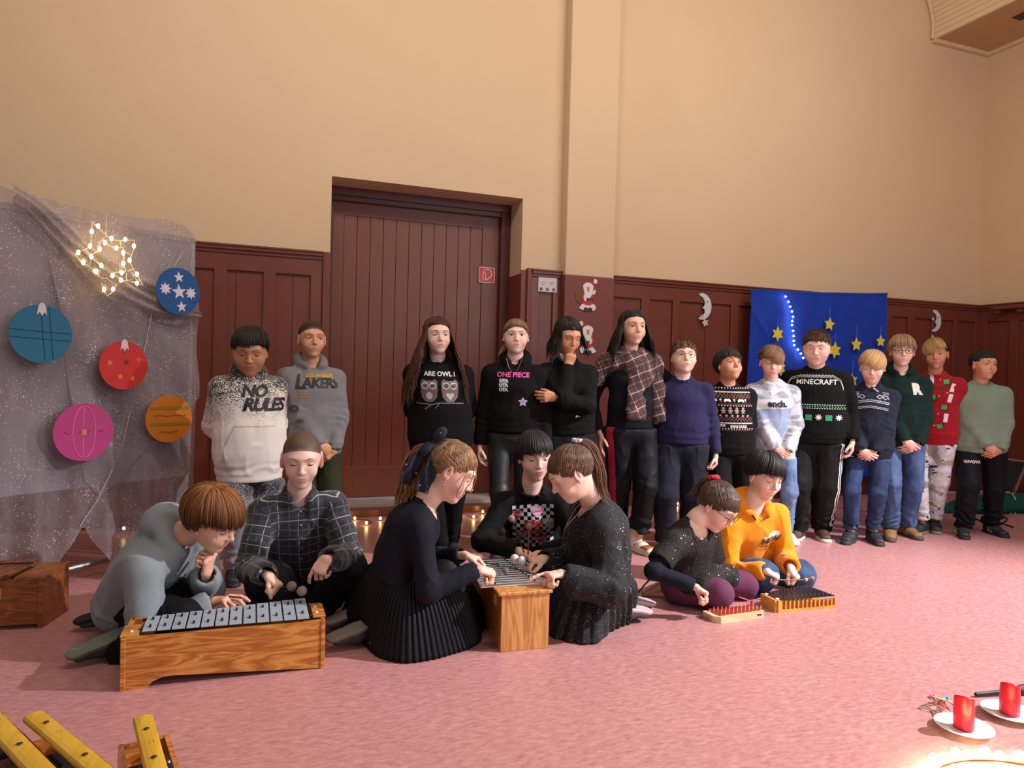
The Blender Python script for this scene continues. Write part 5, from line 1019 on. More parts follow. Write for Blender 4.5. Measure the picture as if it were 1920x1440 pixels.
# three single bass bars in the near left corner
YB = wood('yellow_bar', srgb(210, 164, 40), srgb(222, 180, 54), 3, .4, 1, .2)
def bassbar(P0, P1, wbar, wbox, ztop, label, blo=.0, bhi=1.0, l0=.03):
    """P0 far end, P1 near end of the bar on top"""
    u = unit((P1-P0)*[1, 1, 0]); r = V3(-u[1], u[0], 0); L = np.linalg.norm(P1-P0); o = empty('bass_bar', P0*[1, 1, 0], 0, label, 'chime bar', 'yellow bass bars'); b0 = P0*[1, 1, 0]; q = lambda a, c, z: u*a+r*c+Z*z
    def bx_(a0, a1, c0, c1, z0, z1, name, m, par=o): return MB().add([q(a, c, z) for z in (z0, z1) for a, c in ((a0, c0), (a1, c0), (a1, c1), (a0, c1))], [(0, 3, 2, 1), (4, 5, 6, 7), (0, 1, 5, 4), (1, 2, 6, 5), (2, 3, 7, 6), (3, 0, 4, 7)]).build(name, m, par)
    zb = ztop-.055
    for s in (-1, 1): bx_(l0, L, s*wbox-.006, s*wbox+.006, 0, zb, 'side_board', W2 if s < 0 else W1)
    bx_(l0+.002, l0+.014, -wbox+.0065, wbox-.0065, 0, zb-.002, 'end_board', W1); bx_(L-.014, L-.002, -wbox+.0065, wbox-.0065, 0, zb-.002, 'end_board', W1); bx_(l0+.0145, L-.0145, -wbox+.0065, wbox-.0065, zb*.7, zb*.7+.01, 'inner_board', W2)
    for a in (.16,): 
        f = bx_(a, a+.075, -wbox+.0066, wbox-.0066, zb-.02, zb+.003, 'foam_block', BLK)
        for s in (-1, 1): MB().ball(q(a+.03, s*(wbox-.016), zb+.006), .006, 8).build('bolt', pm('bolt_steel', srgb(150, 150, 155), .3, .9), f)
    pr = [(-.5, 0), (-.42, .34), (-.2, .48), (0, .52), (.2, .48), (.42, .34), (.5, 0), (.5, -.5), (-.5, -.5)]
    mb = MB(); N = 14; vs = []
    for i in range(N+1):
        a = L*i/N; th = .018-.004*math.sin(math.pi*i/N)
        for x, z in pr: vs.append(q(a, x*wbar, ztop-.014+z*(.016 if z > 0 else th)))
    k = len(pr); mb.add(vs, [[i*k+j, i*k+(j+1) % k, (i+1)*k+(j+1) % k, (i+1)*k+j] for i in range(N) for j in range(k)]+[list(range(k))[::-1], [N*k+j for j in range(k)]]); b = mb.build('bar', YB, o)
    for a in (.085, L-.17 if L > .4 else L*.6): MB().ball(q(a, 0, ztop-.004), .006, 8, sc=(1.1, 1.1, .4)).build('rivet', pm('rivet_dark', srgb(70, 74, 80), .35, .8), b)
    for a in (.15, .158): 
        for s in (0, .008): MB().ball(q(a, s, ztop-.0055), .0018, 6, sc=(1, 1, .3)).build('mark', pm('mark_ochre', srgb(150, 110, 20), .6), b)
    return o
zt = .25
bassbar(G(63, 1331, zt), G(222, 1462, zt), .048, .052, zt, 'middle yellow bass bar on its open wooden box, near left corner', l0=.05)
bassbar(G(-42, 1310, zt), G(86, 1441, zt), .050, .050, zt, 'leftmost yellow bass bar, cut by the picture edge', l0=-.03)
bassbar(G(268, 1336, zt), G(306, 1480, zt), .046, .052, zt, 'rightmost yellow bass bar standing alone on its narrow box', l0=.03)
# candles on plates
PLT = pm('porcelain', srgb(236, 236, 240), .15, 0, coat=.5)
def wax():
    t = NT('red_wax').set(base=srgb(206, 22, 40), rough=.35, sss=.25); t.b.inputs['Subsurface Radius'].default_value = (.02, .004, .003); t.bump(t.noise(t.obj(), 60, 2), .15, .002); return t.m
WAX = wax()
def candle(px, py, lab1, lab2, seed, tilt):
    c = G(px, py, .012); p = empty('saucer', (c[0], c[1], 0), 0, lab1, 'plate', 'white plates on the floor'); MB().lathe([(0, .0035), (.038, .0035), (.042, 0), (.046, .0035), (.060, .010), (.086, .019), (.088, .0205), (.086, .022), (.062, .014), (.050, .010), (0, .009)], n=48).build('dish', PLT, p, True)
    o = empty('pillar_candle', (c[0], c[1], .0095), 0, lab2, 'candle', 'red pillar candles'); pr = [(.0, 0), (.029, 0), (.0305, .003), (.031, .06), (.030, .098), (.028, .104), (.0235, .106), (.020, .101), (.010, .099), (0, .099)]
    m = MB().lathe(pr, n=40); m.v = [(x*(1+.03*math.sin(3*math.atan2(y, x)+seed)), y*(1+.03*math.sin(3*math.atan2(y, x)+seed)), z+(.010*x/.03*tilt if z > .09 else 0)-(.006*y/.03 if z > .09 else 0)) for x, y, z in m.v]; m.build('wax', WAX, o, True); MB().tube([(0, 0, .097), (.001, 0, .108)], .0012, 6).build('wick', pm('wick', srgb(40, 30, 28), .8), o); MB().lathe([(0, .1005), (.008, .1005), (.010, .1)], n=20).build('wax_pool', pm('wax_pale', srgb(230, 190, 190), .3), o)
candle(1807, 1364, 'white plate under the left red candle', 'left red pillar candle on a white plate', 1, -1); candle(1893, 1337, 'white plate under the right red candle, cut by the picture edge', 'right red pillar candle on a white plate', 2, -1)
# triangle instrument with a coloured cord, black stick
tg = empty('triangle', G(1750, 1335), 0, 'steel triangle leaning against the left candle plate', 'triangle instrument'); b0 = np.array(tg.location); T3 = [W(1757, 1314, 1.80), W(1724, 1325, 1.78), W(1765, 1337, 1.74)]
P = [G(1778, 1309, .012), G(1725, 1325, .008), G(1768, 1337, .008)]; MB().tube([p-b0 for p in P], .0042, 8).tube([G(1756, 1314, .025)-b0, G(1758, 1352, .004)-b0], .0032, 8).build('rod', pm('chrome', (.75, .74, .76), .15, 1), tg)
for i, (pts, c) in enumerate((([(1750, 1308), (1745, 1303), (1752, 1304), (1760, 1312), (1768, 1318)], (222, 120, 150)), ([(1760, 1316), (1770, 1322), (1768, 1330), (1760, 1330)], (214, 70, 50)), ([(1766, 1312), (1775, 1306), (1782, 1316), (1790, 1324)], (70, 150, 210)), ([(1752, 1306), (1762, 1310), (1774, 1312), (1784, 1318)], (226, 214, 120)))):
    MB().tube([p-b0 for p in cr_path([G(x, y, .008+.004*i) for x, y in pts], 5)], .0042, 6, flat=.6).build('cord', fabric('cord%d' % i, srgb(*c)), tg)
st0 = G(1829, 1302, .01); st1 = G(1985, 1287, .02); bt = empty('black_baton', st0, 0, 'black stick with thick grip on the floor behind the right candle', 'stick'); MB().tube([V3(0, 0, 0), (st1-st0)*.55], [.007, .009], 10).build('shaft', pm('baton_black', srgb(16, 15, 19), .6), bt); MB().tube([(st1-st0)*.50, (st1-st0)], [.019, .021], 14).build('grip', pm('baton_grip', srgb(18, 20, 40), .6), bt)
# ring of bright lights in the near right corner
c = V3(2.02, 1.20, .0); lr = empty('light_wreath', c, 0, 'glowing ring of warm white lights on the floor, cut by the lower picture edge', 'light wreath'); R = .335
MB().tube([(R*math.cos(t), R*math.sin(t), .012) for t in np.linspace(0, 2*math.pi, 65)[:-1]], .010, 8, closed=True).build('cable', pm('wire_cream', 0), lr)
for i in range(64):
    t = 2*math.pi*i/64
    if math.sin(t) > -.3: MB().ball((R*math.cos(t)+.012*math.sin(i*2.1), R*math.sin(t)+.012*math.cos(i*2.1), .024), .0125, 8).build('bulb', emis('wreath_led', (1.0, .86, .42), 60), lr)
# mallets: stick with a round head; the hand that holds each one is built further down
def mallet(tip, grip, r, c, label, stick=(40, 34, 32), rs=.0034, name='mallet', fuzzy=True, group='mallets'):
    tip, grip = np.array(tip, float), np.array(grip, float); o = empty(name, tip, 0, label, 'mallet', group); MB().tube([V3(0, 0, 0), grip-tip], rs, 8).build('stick', pm('stick_%d_%d_%d' % stick, srgb(*stick), .5), o)
    h_ = MB().ball((0, 0, 0), r, 14, sc=(1, 1, 1)).build('head', fabric('mallet_%d_%d_%d' % c, srgb(*c), .9) if fuzzy else pm('bead_%d_%d_%d' % c, srgb(*c), .4), o, True); return o
# ---------------------------------------------------------------- clothing materials
def speckle(name, dark, lightc, z0, z1, sc=190):
    if name in MATS: return MATS[name]
    t = NT(name); pc = t.attr('pc').outputs['Vector']; x, y, z = t.sep(pc)[:3]; n = t.noise(pc, sc, 2, .6); g = t.m_('MULTIPLY', t.m_('SUBTRACT', z, z1), 1/(z0-z1)); n2 = t.noise(pc, 12, 2)
    thr = t.m_('ADD', t.m_('MULTIPLY', g, .34), t.m_('ADD', .28, t.m_('MULTIPLY', t.m_('SUBTRACT', n2, .5), .25))); m = t.m_('LESS_THAN', n, thr); t.set(base=t.mix(m, lightc, dark), rough=.88, sheen=.3); t.bump(t.noise(t.obj(), 600, 2), .3, .001); MATS[name] = t.m; return t.m
def plaid(name, base, lines, px=.062, py=.062, soft=.0, dx=.3):
    """lines: (offset 0..1, width 0..1, colour, strength)"""
    if name in MATS: return MATS[name]
    t = NT(name); x, y, z = t.sep(t.attr('pc').outputs['Vector'])[:3]; wob = t.m_('MULTIPLY', t.m_('SUBTRACT', t.noise(t.attr('pc').outputs['Vector'], 9, 2), .5), .02); c = t.mix(0.0, base, base)
    for cd_, per in ((x, px), (z, py)):
        u = t.m_('FRACT', t.m_('ADD', t.m_('MULTIPLY', t.m_('ADD', cd_, wob), 1/per), 40+dx))
        for o, w_, cc, st_ in lines: d = t.m_('ABSOLUTE', t.m_('SUBTRACT', u, o)); c = t.mix(t.m_('MULTIPLY', t.m_('LESS_THAN', d, w_/2), st_), c, cc)
    t.set(base=c, rough=.9, sheen=.4); t.bump(t.noise(t.obj(), 500, 2), .4, .0015); MATS[name] = t.m; return t.m
def camo(name, cols, sc=14, stretch=(1, 1, 1.2), navy=None, rough=.85):
    if name in MATS: return MATS[name]
    t = NT(name); v = t.mapv(t.attr('pc').outputs['Vector'], stretch); n1 = t.noise(v, sc, 1.5, .5, .6); n2 = t.noise(t.mapv(v, (1, 1, 1), (0, 0, 1.3)), sc*.8, 1.5, .5, .5); c = t.ramp(n1, [(0, cols[0]), (.44, cols[1]), (.56, cols[2])], 'CONSTANT'); c = t.mix(t.m_('GREATER_THAN', n2, .60), c, cols[3])
    if navy: n3 = t.noise(t.mapv(v, (1, 1, 2.6), (0, 0, 2.3)), sc*1.0, 2, .6); c = t.mix(t.m_('GREATER_THAN', n3, .635), c, navy)
    t.set(base=c, rough=rough, sheen=.2); t.bump(t.noise(t.obj(), 600, 2), .3, .001); MATS[name] = t.m; return t.m
def denim(name, c1, c2):
    if name in MATS: return MATS[name]
    t = NT(name); v = t.obj(); n = t.noise(t.mapv(v, (1, 1, .5)), 11, 4, .6); n2 = t.noise(t.mapv(v, (1, 1, .15)), 420, 2); c = t.ramp(n, [(.35, c1), (.68, c2)]); k = t.m_('ADD', t.m_('MULTIPLY', n2, .5), .75); t.set(base=t.mix(1.0, c, t.comb(k, k, k), 'MULTIPLY'), rough=.85); t.bump(n2, .4, .001); MATS[name] = t.m; return t.m
def sequin(name, base, cell=150, rough=.22, frac=1.0, spec=.6, shiny=(.25, .25, .28)):
    if name in MATS: return MATS[name]
    t = NT(name); v = t.obj(); vo = t.node('ShaderNodeTexVoronoi'); t.put(vo.inputs['Vector'], v); vo.inputs['Scale'].default_value = cell
    rn = t.sep(vo.outputs['Color'])[0]; m = t.m_('LESS_THAN', rn, frac); dome = t.m_('MULTIPLY', m, t.m_('LESS_THAN', vo.outputs['Distance'], .42)); t.set(base=t.mix(dome, base, shiny), rough=t.m_('SUBTRACT', .85, t.m_('MULTIPLY', dome, .85-rough)), metal=t.m_('MULTIPLY', dome, .85))
    nm = t.node('ShaderNodeNormalMap') if False else None; geo = t.node('ShaderNodeNewGeometry'); off = t.node('ShaderNodeVectorMath', operation='SUBTRACT'); t.put(off.inputs[0], vo.outputs['Color']); off.inputs[1].default_value = (.5, .5, .5)
    sc = t.node('ShaderNodeVectorMath', operation='SCALE'); t.put(sc.inputs[0], off.outputs[0]); t.put(sc.inputs[3], t.m_('MULTIPLY', dome, 1.0)); ad = t.node('ShaderNodeVectorMath', operation='ADD'); t.put(ad.inputs[0], geo.outputs['Normal']); t.put(ad.inputs[1], sc.outputs[0]); no = t.node('ShaderNodeVectorMath', operation='NORMALIZE'); t.put(no.inputs[0], ad.outputs[0]); t.put(t.b.inputs['Normal'], no.outputs[0]); MATS[name] = t.m; return t.m
BLACKF = fabric('black_knit', srgb(15, 14, 16), .9, 700, .15); DARKT = fabric('dark_trousers', srgb(25, 28, 35), .88, 700, .15); BLKT = fabric('black_trousers', srgb(15, 16, 19), .85, 700, .12)
LEATH = pm('black_leatherette', srgb(19, 22, 26), .5); WHP = pm('print_white', srgb(226, 224, 226), .6); BKP = pm('print_black', srgb(18, 18, 20), .6)
SOLEB = pm('sole_black', srgb(26, 25, 26), .7); SOLEW = pm('sole_white', srgb(206, 200, 190), .6); SH_BK = pm('shoe_black', srgb(34, 33, 36), .6); LACEW = pm('lace_white', srgb(214, 208, 204), .7); LACEB = pm('lace_black', srgb(20, 20, 22), .7)
def cl(c): return pm('print_%d_%d_%d' % c, srgb(*c), .6)
def sfan(n, R_, r_, rot=math.pi/2):
    P_ = star_poly(n, R_, r_, rot); return ([(0, 0)]+P_, [[0, 1+i, 1+(i+1) % (2*n)] for i in range(2*n)])
def rect(x0, y0, x1, y1): return poly([(x0, y0), (x1, y0), (x1, y1), (x0, y1)])
def zig(x0, x1, y, a, n, w): return line2([(lerp(x0, x1, i/n), y+(a if i % 2 else -a)) for i in range(n+1)], w)
def dots(x0, x1, y, n, w, h): return [rect(x-w/2, y-h/2, x+w/2, y+h/2) for x in np.linspace(x0, x1, n)]
def diamonds(x0, x1, y, n, rx, ry, w): 
    out = []
    for x in np.linspace(x0, x1, n): out += [line2([(x-rx, y), (x, y+ry), (x+rx, y), (x, y-ry), (x-rx, y)], w)]
    return out

def bench_mat():
    m = camo('camo_blue', [srgb(206, 212, 226), srgb(186, 192, 206), srgb(150, 152, 166), srgb(222, 228, 240)], 11); nt = m.node_tree; t = NT.__new__(NT); t.m = m; t.t = nt; t.n = nt.nodes; t.b = nt.nodes['Principled BSDF']
    x, y, z = t.sep(t.attr('pc').outputs['Vector'])[:3]; ins = t.m_('MULTIPLY', t.m_('LESS_THAN', t.m_('ABSOLUTE', x), .16), t.m_('GREATER_THAN', y, -.02)); src = t.b.inputs['Base Color'].links[0].from_socket
    low = t.m_('MULTIPLY', ins, t.m_('LESS_THAN', z, -.198)); band = t.m_('MULTIPLY', ins, t.m_('MULTIPLY', t.m_('LESS_THAN', z, -.130), t.m_('GREATER_THAN', z, -.198)))
    c = t.mix(low, src, srgb(152, 170, 208)); c = t.mix(band, c, srgb(226, 232, 242)); t.put(t.b.inputs['Base Color'], c); return m
# ---------------------------------------------------------------- the standing row, left to right
# 1 boy in the speckled NO RULES hoodie
p = Person('boy in white hoodie fading from black speckles, lettered NO RULES, hands behind his back', 'olive', seed=11)
p.stand([(438, 1090), (500, 1082)], 468, 613, face=14, arms='behind', girth=1.16, hh=.232, hairt=.016).look(-2, 20)
p.body(lid=-.12, gaze=(0, -.3), brow=(.010, .008, .007), brow_t=.0040, fat=1.12, wide=1.06, hands='')
p.hair((.010, .008, .008), ends=(.052, .012, -.045), t=.012, n=320, fringe=(.75, .052), r=.0048, lift=.004, line=(.060, -.050))
p.top('hoodie', speckle('no_rules', srgb(24, 24, 26), srgb(222, 214, 206), -.00, -.33), rw=.160, hem=.17, hood=1, collar='hood', disp=.006, sleeve=(.066, .058, .044))
p.print_on([word('NO', .085, -.005, -.105, shear=.35, bold=.0035, space=.9), word('RULES', .092, .045, -.175, shear=.3, bold=.0035, space=.86)], BKP, 'lettering')
p.print_on([line2([(-.105, -.285), (.105, -.285)], .003), line2([(-.105, -.285), (-.155, -.40), (-.150, -.465)], .004)], cl((176, 168, 160)), 'pocket_seam')
p.pants('trousers', speckle('no_rules_trousers', srgb(26, 26, 30), srgb(150, 146, 156), -.10, -.62, 210), r=(.088, .070, .060), disp=.008, bunch=.005)
for n in 'LR': p.shoe(n, SH_BK, SOLEB, lace=pm('lace_gold', srgb(150, 120, 80), .6))
# 2 boy in the grey hoodie
p = Person('boy in grey hoodie with black and yellow LAKERS lettering, hands clasped at his side', 'tan', seed=12)
p.stand([(572, 1056), (612, 1053)], 582, 602, face=16, arms='clasp', girth=1.05, hh=.208, clasp_side=.05, hairt=.008).look(12, 0)
p.body(lid=.26, gaze=(-.25, 0), brow=(.02, .012, .010), brow_t=.0036, ears=1.15, wide=1.0)
p.hair((.025, .016, .012), t=.003, buzz=True, line=(.064, -.056))
p.top('hoodie', fabric('grey_marl', srgb(118, 115, 118), .9, 700, .3, .10), rw=.158, hem=.11, hood=1, collar='hood', disp=.006, sleeve=(.062, .054, .042))
p.print_on([word('L', .115, -.098, -.118, shear=.3, bold=.003), word('AKERS', .078, .022, -.122, shear=.25, bold=.0028, space=.92), line2([(-.115, -.152), (-.06, -.150)], .006)], BKP, 'lettering')
p.print_on([word('LOS ANGELES', .026, .025, -.078, bold=.001, shear=.1)]+[rect(-.105+.0*i, -.187-.013*i, -.062+.02*i, -.183-.013*i) for i in range(2)], cl((206, 150, 50)), 'lettering')
p.print_on([word('JOJ'[0:0] or 'O', .05, -.13, -.27, bold=.004), rect(-.118, -.345, -.085, -.325)], cl((70, 68, 72)), 'sleeve_print', full=True)
p.pants('trousers', fabric('olive_trousers', srgb(48, 50, 34), .9)); 
for n in 'LR': p.shoe(n, SH_BK, SOLEB)
# 3 girl with very long brown hair
p = Person('girl with very long wavy brown hair and black jumper printed with two owls', 'fair', seed=13)
p.stand([(822, 1045), (850, 1038)], 818, 595, face=2, arms='behind', girth=1.12, hh=.215, hairt=.010).look(13, 2, 2)
p.body(lid=.12, gaze=(-.2, -.1), brow=(.09, .05, .03), blush=.9, hands='', lips=srgb(196, 116, 112), fat=1.05)
p.hair(srgb(62, 36, 26), ends=(.074, .0, -.05), part=.9, n=260, hang=620, hang_len=(.34, .46), wave=.016, r=.0050, hangw=2.5, line=(.078, -.06), face_gap=.70, shade=.3, pole=(0, -.3, 1), tipc=(srgb(84, 50, 34), None))
p.top('jumper', BLACKF, rw=.160, hem=.20, disp=.004, sleeve=(.062, .054, .042))
p.print_on([word('ARE OWL I', .038, .005, -.095, bold=.0015)], cl((206, 200, 200)), 'lettering')
def owl(x, y, s_, c1): return T2(poly([(-.05, .045), (-.035, .06), (-.02, .05), (.02, .05), (.035, .06), (.05, .045), (.052, 0), (.045, -.05), (.02, -.078), (-.02, -.078), (-.045, -.05), (-.052, 0)]), x, y, s_)
p.print_on([owl(-.062, -.185, 1.0, 0), owl(.062, -.185, 1.0, 0)], cl((112, 96, 90)), 'owl_print')
p.print_on([T2(poly(circ_poly(.021, 18)), x, -.165) for x in (-.086, -.040, .040, .086)], cl((206, 196, 192)), 'owl_eyes', off=.0030)
p.print_on([T2(poly(circ_poly(.012, 14)), x, -.167) for x in (-.082, -.043, .043, .082)], cl((70, 66, 86)), 'owl_pupils', off=.0036)
p.print_on([T2(poly(circ_poly(.019, 14, 1, 1.2)), -.062, -.225), T2(poly([(0, -.028), (.026, .006), (.014, .020), (0, .010), (-.014, .020), (-.026, .006)]), .062, -.225)], cl((190, 182, 176)), 'owl_bellies', off=.0030)
p.print_on([line2([(-.14, -.272), (-.05, -.278), (.0, -.268), (.14, -.270)], .006), line2([(-.09, -.305), (-.05, -.278)], .005), line2([(-.03, -.30), (.0, -.268)], .004)], cl((120, 112, 108)), 'branch')
p.pants('trousers', BLKT, r=(.078, .058, .050))
for n in 'LR': p.shoe(n, SH_BK, SOLEB)
# 4 girl with the pink and white lettering
p = Person('girl with tied-back light brown hair and black hoodie lettered ONE PIECE, one arm hanging', 'fair', seed=14)
p.stand([(938, 1042), (975, 1036)], 968, 598, face=-4, arms='down', girth=1.0, hh=.212, hairt=.010).look(4, 0)
p.body(lid=.38, brow=(.07, .04, .025), brow_t=.0034, lips=srgb(206, 120, 112), fat=1.06, wide=1.05, hands='R', handspec=dict(R=dict(curl=(.3, .35, .4, .45), thumb=.7)))
p.hair(srgb(108, 78, 56), ends=(.066, -.010, -.085), n=340, t=.003, tail=((.0, -.095, .01), [(.045, -.115, -.04), (.085, -.08, -.11), (.080, -.05, -.15)], .022, 60), line=(.064, -.085), tipc=(srgb(150, 116, 84), None))
p.top('hoodie', BLACKF, rw=.158, hem=.00, hood=1, collar='hood', disp=.005, sleeve=(.064, .054, .042))
p.print_on([word('ONE PIECE', .042, -.005, -.100, bold=.0010, space=1.0)], cl((226, 90, 168)), 'lettering')
p.print_on([word('UTA', .027, -.060, -.138-.027*i, bold=.0025) for i in range(3)], cl((206, 226, 224)), 'lettering')
p.print_on([T2(sfan(5, .030, .016), .062, -.265)], cl((232, 170, 200)), 'star_print'); p.print_on([T2(sfan(5, .020, .0105), .062, -.265)], cl((96, 160, 206)), 'star_print', off=.0032)
mb = MB(); nb = p.J['neck']; mb.tube([nb+p.lt*x+p.fr*(.085+.02*abs(z)*4)+Z*z for x, z in ((-.05, .0), (-.035, -.05), (-.008, -.095), (.006, -.098), (.03, -.05), (.048, .0))], .0013, 5); mb.build('necklace', pm('gold', (.75, .55, .25), .3, .9), p.o, shift=p.base)
p.pants('trousers', LEATH, r=(.082, .060, .044), disp=.004, bunch=.003)
for n in 'LR': p.shoe(n, pm('patent_black', srgb(18, 18, 20), .18), SOLEB, high=.10, lace=pm('eyelets', (.6, .6, .62), .25, .8), name='boot', thick=.034)
# 5 girl with a hand at her mouth
p = Person('girl in black jumper with white collar, one hand raised to her mouth', 'tan', seed=15)
p.stand([(1058, 1036), (1090, 1034)], 1060, 597, face=14, arms='down', hh=.215, hairt=.010).look(28, 22)
J = p.J; hf = p.M[:, 1]
p.reach('R', p.hw((.022, .115, -.150)), -p.lt*.3-Z+p.fr*.3, (p.hw((0, .10, -.05))-p.hw((.022, .115, -.150)), -p.fr, p.lt))
p.reach('L', W(1040, 745, J['chest'][1]-.15), p.lt-Z*.5, (-p.lt, -p.fr, Z))
p.body(lid=-.15, gaze=(0, -.3), brow=(.012, .008, .008), brow_t=.0036, handspec=dict(R=dict(curl=(1.0, 1.1, 1.2, 1.3), thumb=.9)))
p.hair((.013, .010, .010), ends=(.070, .0, -.05), part=.9, part_at=.3, n=240, hang=200, hang_len=(.10, .19), wave=.010, r=.0045, line=(.074, -.06), face_gap=.74, pole=(.25, -.1, 1), hangw=.9)
p.top('jumper', BLACKF, rw=.150, hem=.02, disp=.004, collar='crew', sleeve=(.060, .052, .040))
p.print_on([poly([(-.045, .02), (.002, -.035), (.018, -.02), (-.01, .03)]), poly([(.018, -.02), (.050, .02), (.03, .035), (.004, -.01)])], WHP, 'white_collar', off=.006); nb = p.J['neck']; MB().prism([(-.055, .030), (-.048, -.005), (-.004, -.052), (.010, -.036), (-.030, .022)], nb+p.fr*.060+p.tup*.004, p.lt, unit(p.tup+p.fr*-.35), p.fr, .004).prism([(.010, -.036), (.026, -.046), (.052, .0), (.046, .028), (.034, .020)], nb+p.fr*.060+p.tup*.004, p.lt, unit(p.tup+p.fr*-.35), p.fr, .004).build('shirt_collar', fabric('collar_white', srgb(222, 222, 228), .8), p.o, shift=p.base); p.print_on([T2(poly([(-.02, .01), (0, .002), (.02, .012), (.018, -.006), (0, -.004), (-.016, -.012)]), .035, -.36)], WHP, 'bow_print')
p.pants('trousers', DARKT, r=(.078, .058, .050))
for n in 'LR': p.shoe(n, SH_BK, SOLEB)
# 6 tall girl with the maroon plaid shirt over her shoulders
p = Person('tall girl with long dark hair, maroon plaid shirt over her shoulders and red-striped track pants', 'light', seed=16)
p.stand([(1158, 1026), (1203, 1036)], 1184, 581, face=22, arms='down', hh=.222, hairt=.010, girth=1.0).look(24, 2)
J = p.J; p.reach('R', W(1124, 812, J['chest'][1]+.02), -p.fr-p.lt*.4, (-Z, p.lt, p.fr)); p.reach('L', W(1232, 770, J['chest'][1]-.05), p.lt-p.fr*.3, (unit(-Z+p.lt*.2), -p.lt, p.fr))
p.body(lid=.28, gaze=(.05, 0), brow=(.010, .008, .008), brow_t=.0042, hands='R', lips=srgb(190, 116, 108), handspec=dict(R=dict(curl=(.15, .2, .25, .3), thumb=.3)))
p.hair((.016, .012, .012), ends=(.076, .0, -.05), part=1.0, n=260, hang=420, hang_len=(.20, .34), wave=.009, r=.0048, hangw=1.5, line=(.079, -.06), face_gap=.66, pole=(0, -.2, 1), shade=.3)
p.top('shirt', fabric('black_rib', srgb(17, 19, 25), .85, 600, .2), rw=.132, hem=.02, disp=.003, sleeve=(.046, .040, .032), girth=None) if False else p.top('shirt', fabric('black_rib', srgb(17, 19, 25), .85, 600, .2), rw=.132, hem=.02, disp=.003, sleeve=(.046, .040, .032))
PLM = plaid('maroon_plaid', srgb(78, 40, 36), [(.2, .10, srgb(40, 24, 26), .8), (.55, .30, srgb(48, 26, 28), .7), (.85, .05, srgb(190, 168, 170), .85), (.38, .025, srgb(160, 120, 120), .7)], .10, .10)
nk, fr, lt, up = J['neck'], p.fr, p.lt, p.tup; H = p.H/1.5; E1 = W(1092, 722, J['chest'][1]+.02); E2 = W(1240, 792, J['chest'][1]-.10); E3 = W(1192, 786, J['chest'][1]-.17)
P = [limb(J['shR']+up*.005, J['shL']+up*.005, .066, .066, side=up, fa=1.25, k=.05), limb(nk-up*.03-lt*.05, nk-up*.03+lt*.05, .06, .06, side=up, fa=1.3, k=.05), limb(J['shR'], lerp(J['shR'], E1, .55), .062, .05, side=Z, fa=.55, k=.04), limb(lerp(J['shR'], E1, .5), E1, .055, .030, side=Z, fa=.35, k=.03),
     limb(J['shL'], lerp(J['shL'], E2, .5), .060, .052, k=.04), limb(lerp(J['shL'], E2, .45), E2, .052, .046, side=lt, fa=.75, k=.03, flat=(0, 1)), limb(nk-up*.09+fr*.085, E3, .036, .060, side=lt, fa=.45, k=.03, flat=(0, 1)), limb(nk-up*.08+fr*.075-lt*.03, nk-up*.20+fr*.11+lt*.06, .05, .055, side=lt, fa=.55, k=.04), limb(J['shL']+fr*.03, nk-up*.12+fr*.09, .05, .045, k=.04),
     limb(nk-up*.03+fr*.02, unit(J['head']-nk)*.2+nk, .050, .07, k=.015, op='sub')]
v, q = mesh_sdf(P, .0068, lambda X: .008*np.clip(1-2*np.abs(vnoise((X-p.base)*np.array([16, 16, 8.])+3)), -1, 1)**3+.003*vnoise(X*30)); rel = v-nk; from_arrays('plaid_shirt', v, relax(v, q, 1, .2) is not None and q, PLM, p.o, True, pc=np.stack([rel@unit(lt+up*.35), rel@fr, rel@unit(up-lt*.35)], 1), shift=p.base)
p.pants('track_pants', fabric('black_track', srgb(17, 18, 23), .6, 500, .2), r=(.092, .074, .060), disp=.009, bunch=.010, fa=.85, waist=.06, bottom=.135)
def side_stripe(p, n, u0, u1, m, name='side_stripe', z0=.96, z1=.03, w=.018, k=2, gap=.0, out=None, off=.004):
    h, a = p.J['hip'+n], p.J['an'+n]; kn = p.J['kn'+n]; sd = 1 if n == 'L' else -1; d = unit(p.lt*sd*u0+p.fr*u1) if out is None else out; mb = MB(); vs = []; fs = []
    pth = [lerp(h+Z*.03, kn, t) for t in np.linspace(0, 1, 30)][:-1]+[lerp(kn, a, t) for t in np.linspace(0, .93, 26)]; e = np.cross(d, Z); e = unit(e)
    for gi in range(k):
        ring = []
        for c in pth:
            r_ = []
            for s_ in (0, .5, 1):
                o = c+e*((gi-(k-1)/2)*(w+gap)+(s_-.5)*w)+d*.4; hit = p.pants_bvh.ray_cast(Vector(o), Vector(-d), .6); r_.append(None if hit[0] is None else np.array(hit[0])+d*off)
            ring.append(r_)
        for i in range(len(ring)-1):
            for j in (0, 1):
                qd = [ring[i][j], ring[i][j+1], ring[i+1][j+1], ring[i+1][j]]
                if all(x is not None for x in qd): b = len(vs); vs += qd; fs.append([b, b+1, b+2, b+3])
    return from_arrays(name, vs, fs, m, p.pantso, True, shift=p.base)
side_stripe(p, 'R', .75, .65, pm('stripe_crimson', srgb(150, 20, 50), .6), w=.050, k=1); side_stripe(p, 'L', 1, .1, pm('stripe_crimson', 0), w=.04, k=1)
for n in 'LR': p.shoe(n, pm('boot_cream', srgb(220, 212, 196), .4), pm('boot_sole', srgb(206, 198, 184), .6), high=.09, name='boot', thick=.036, toecap=None, sc=1.05); 
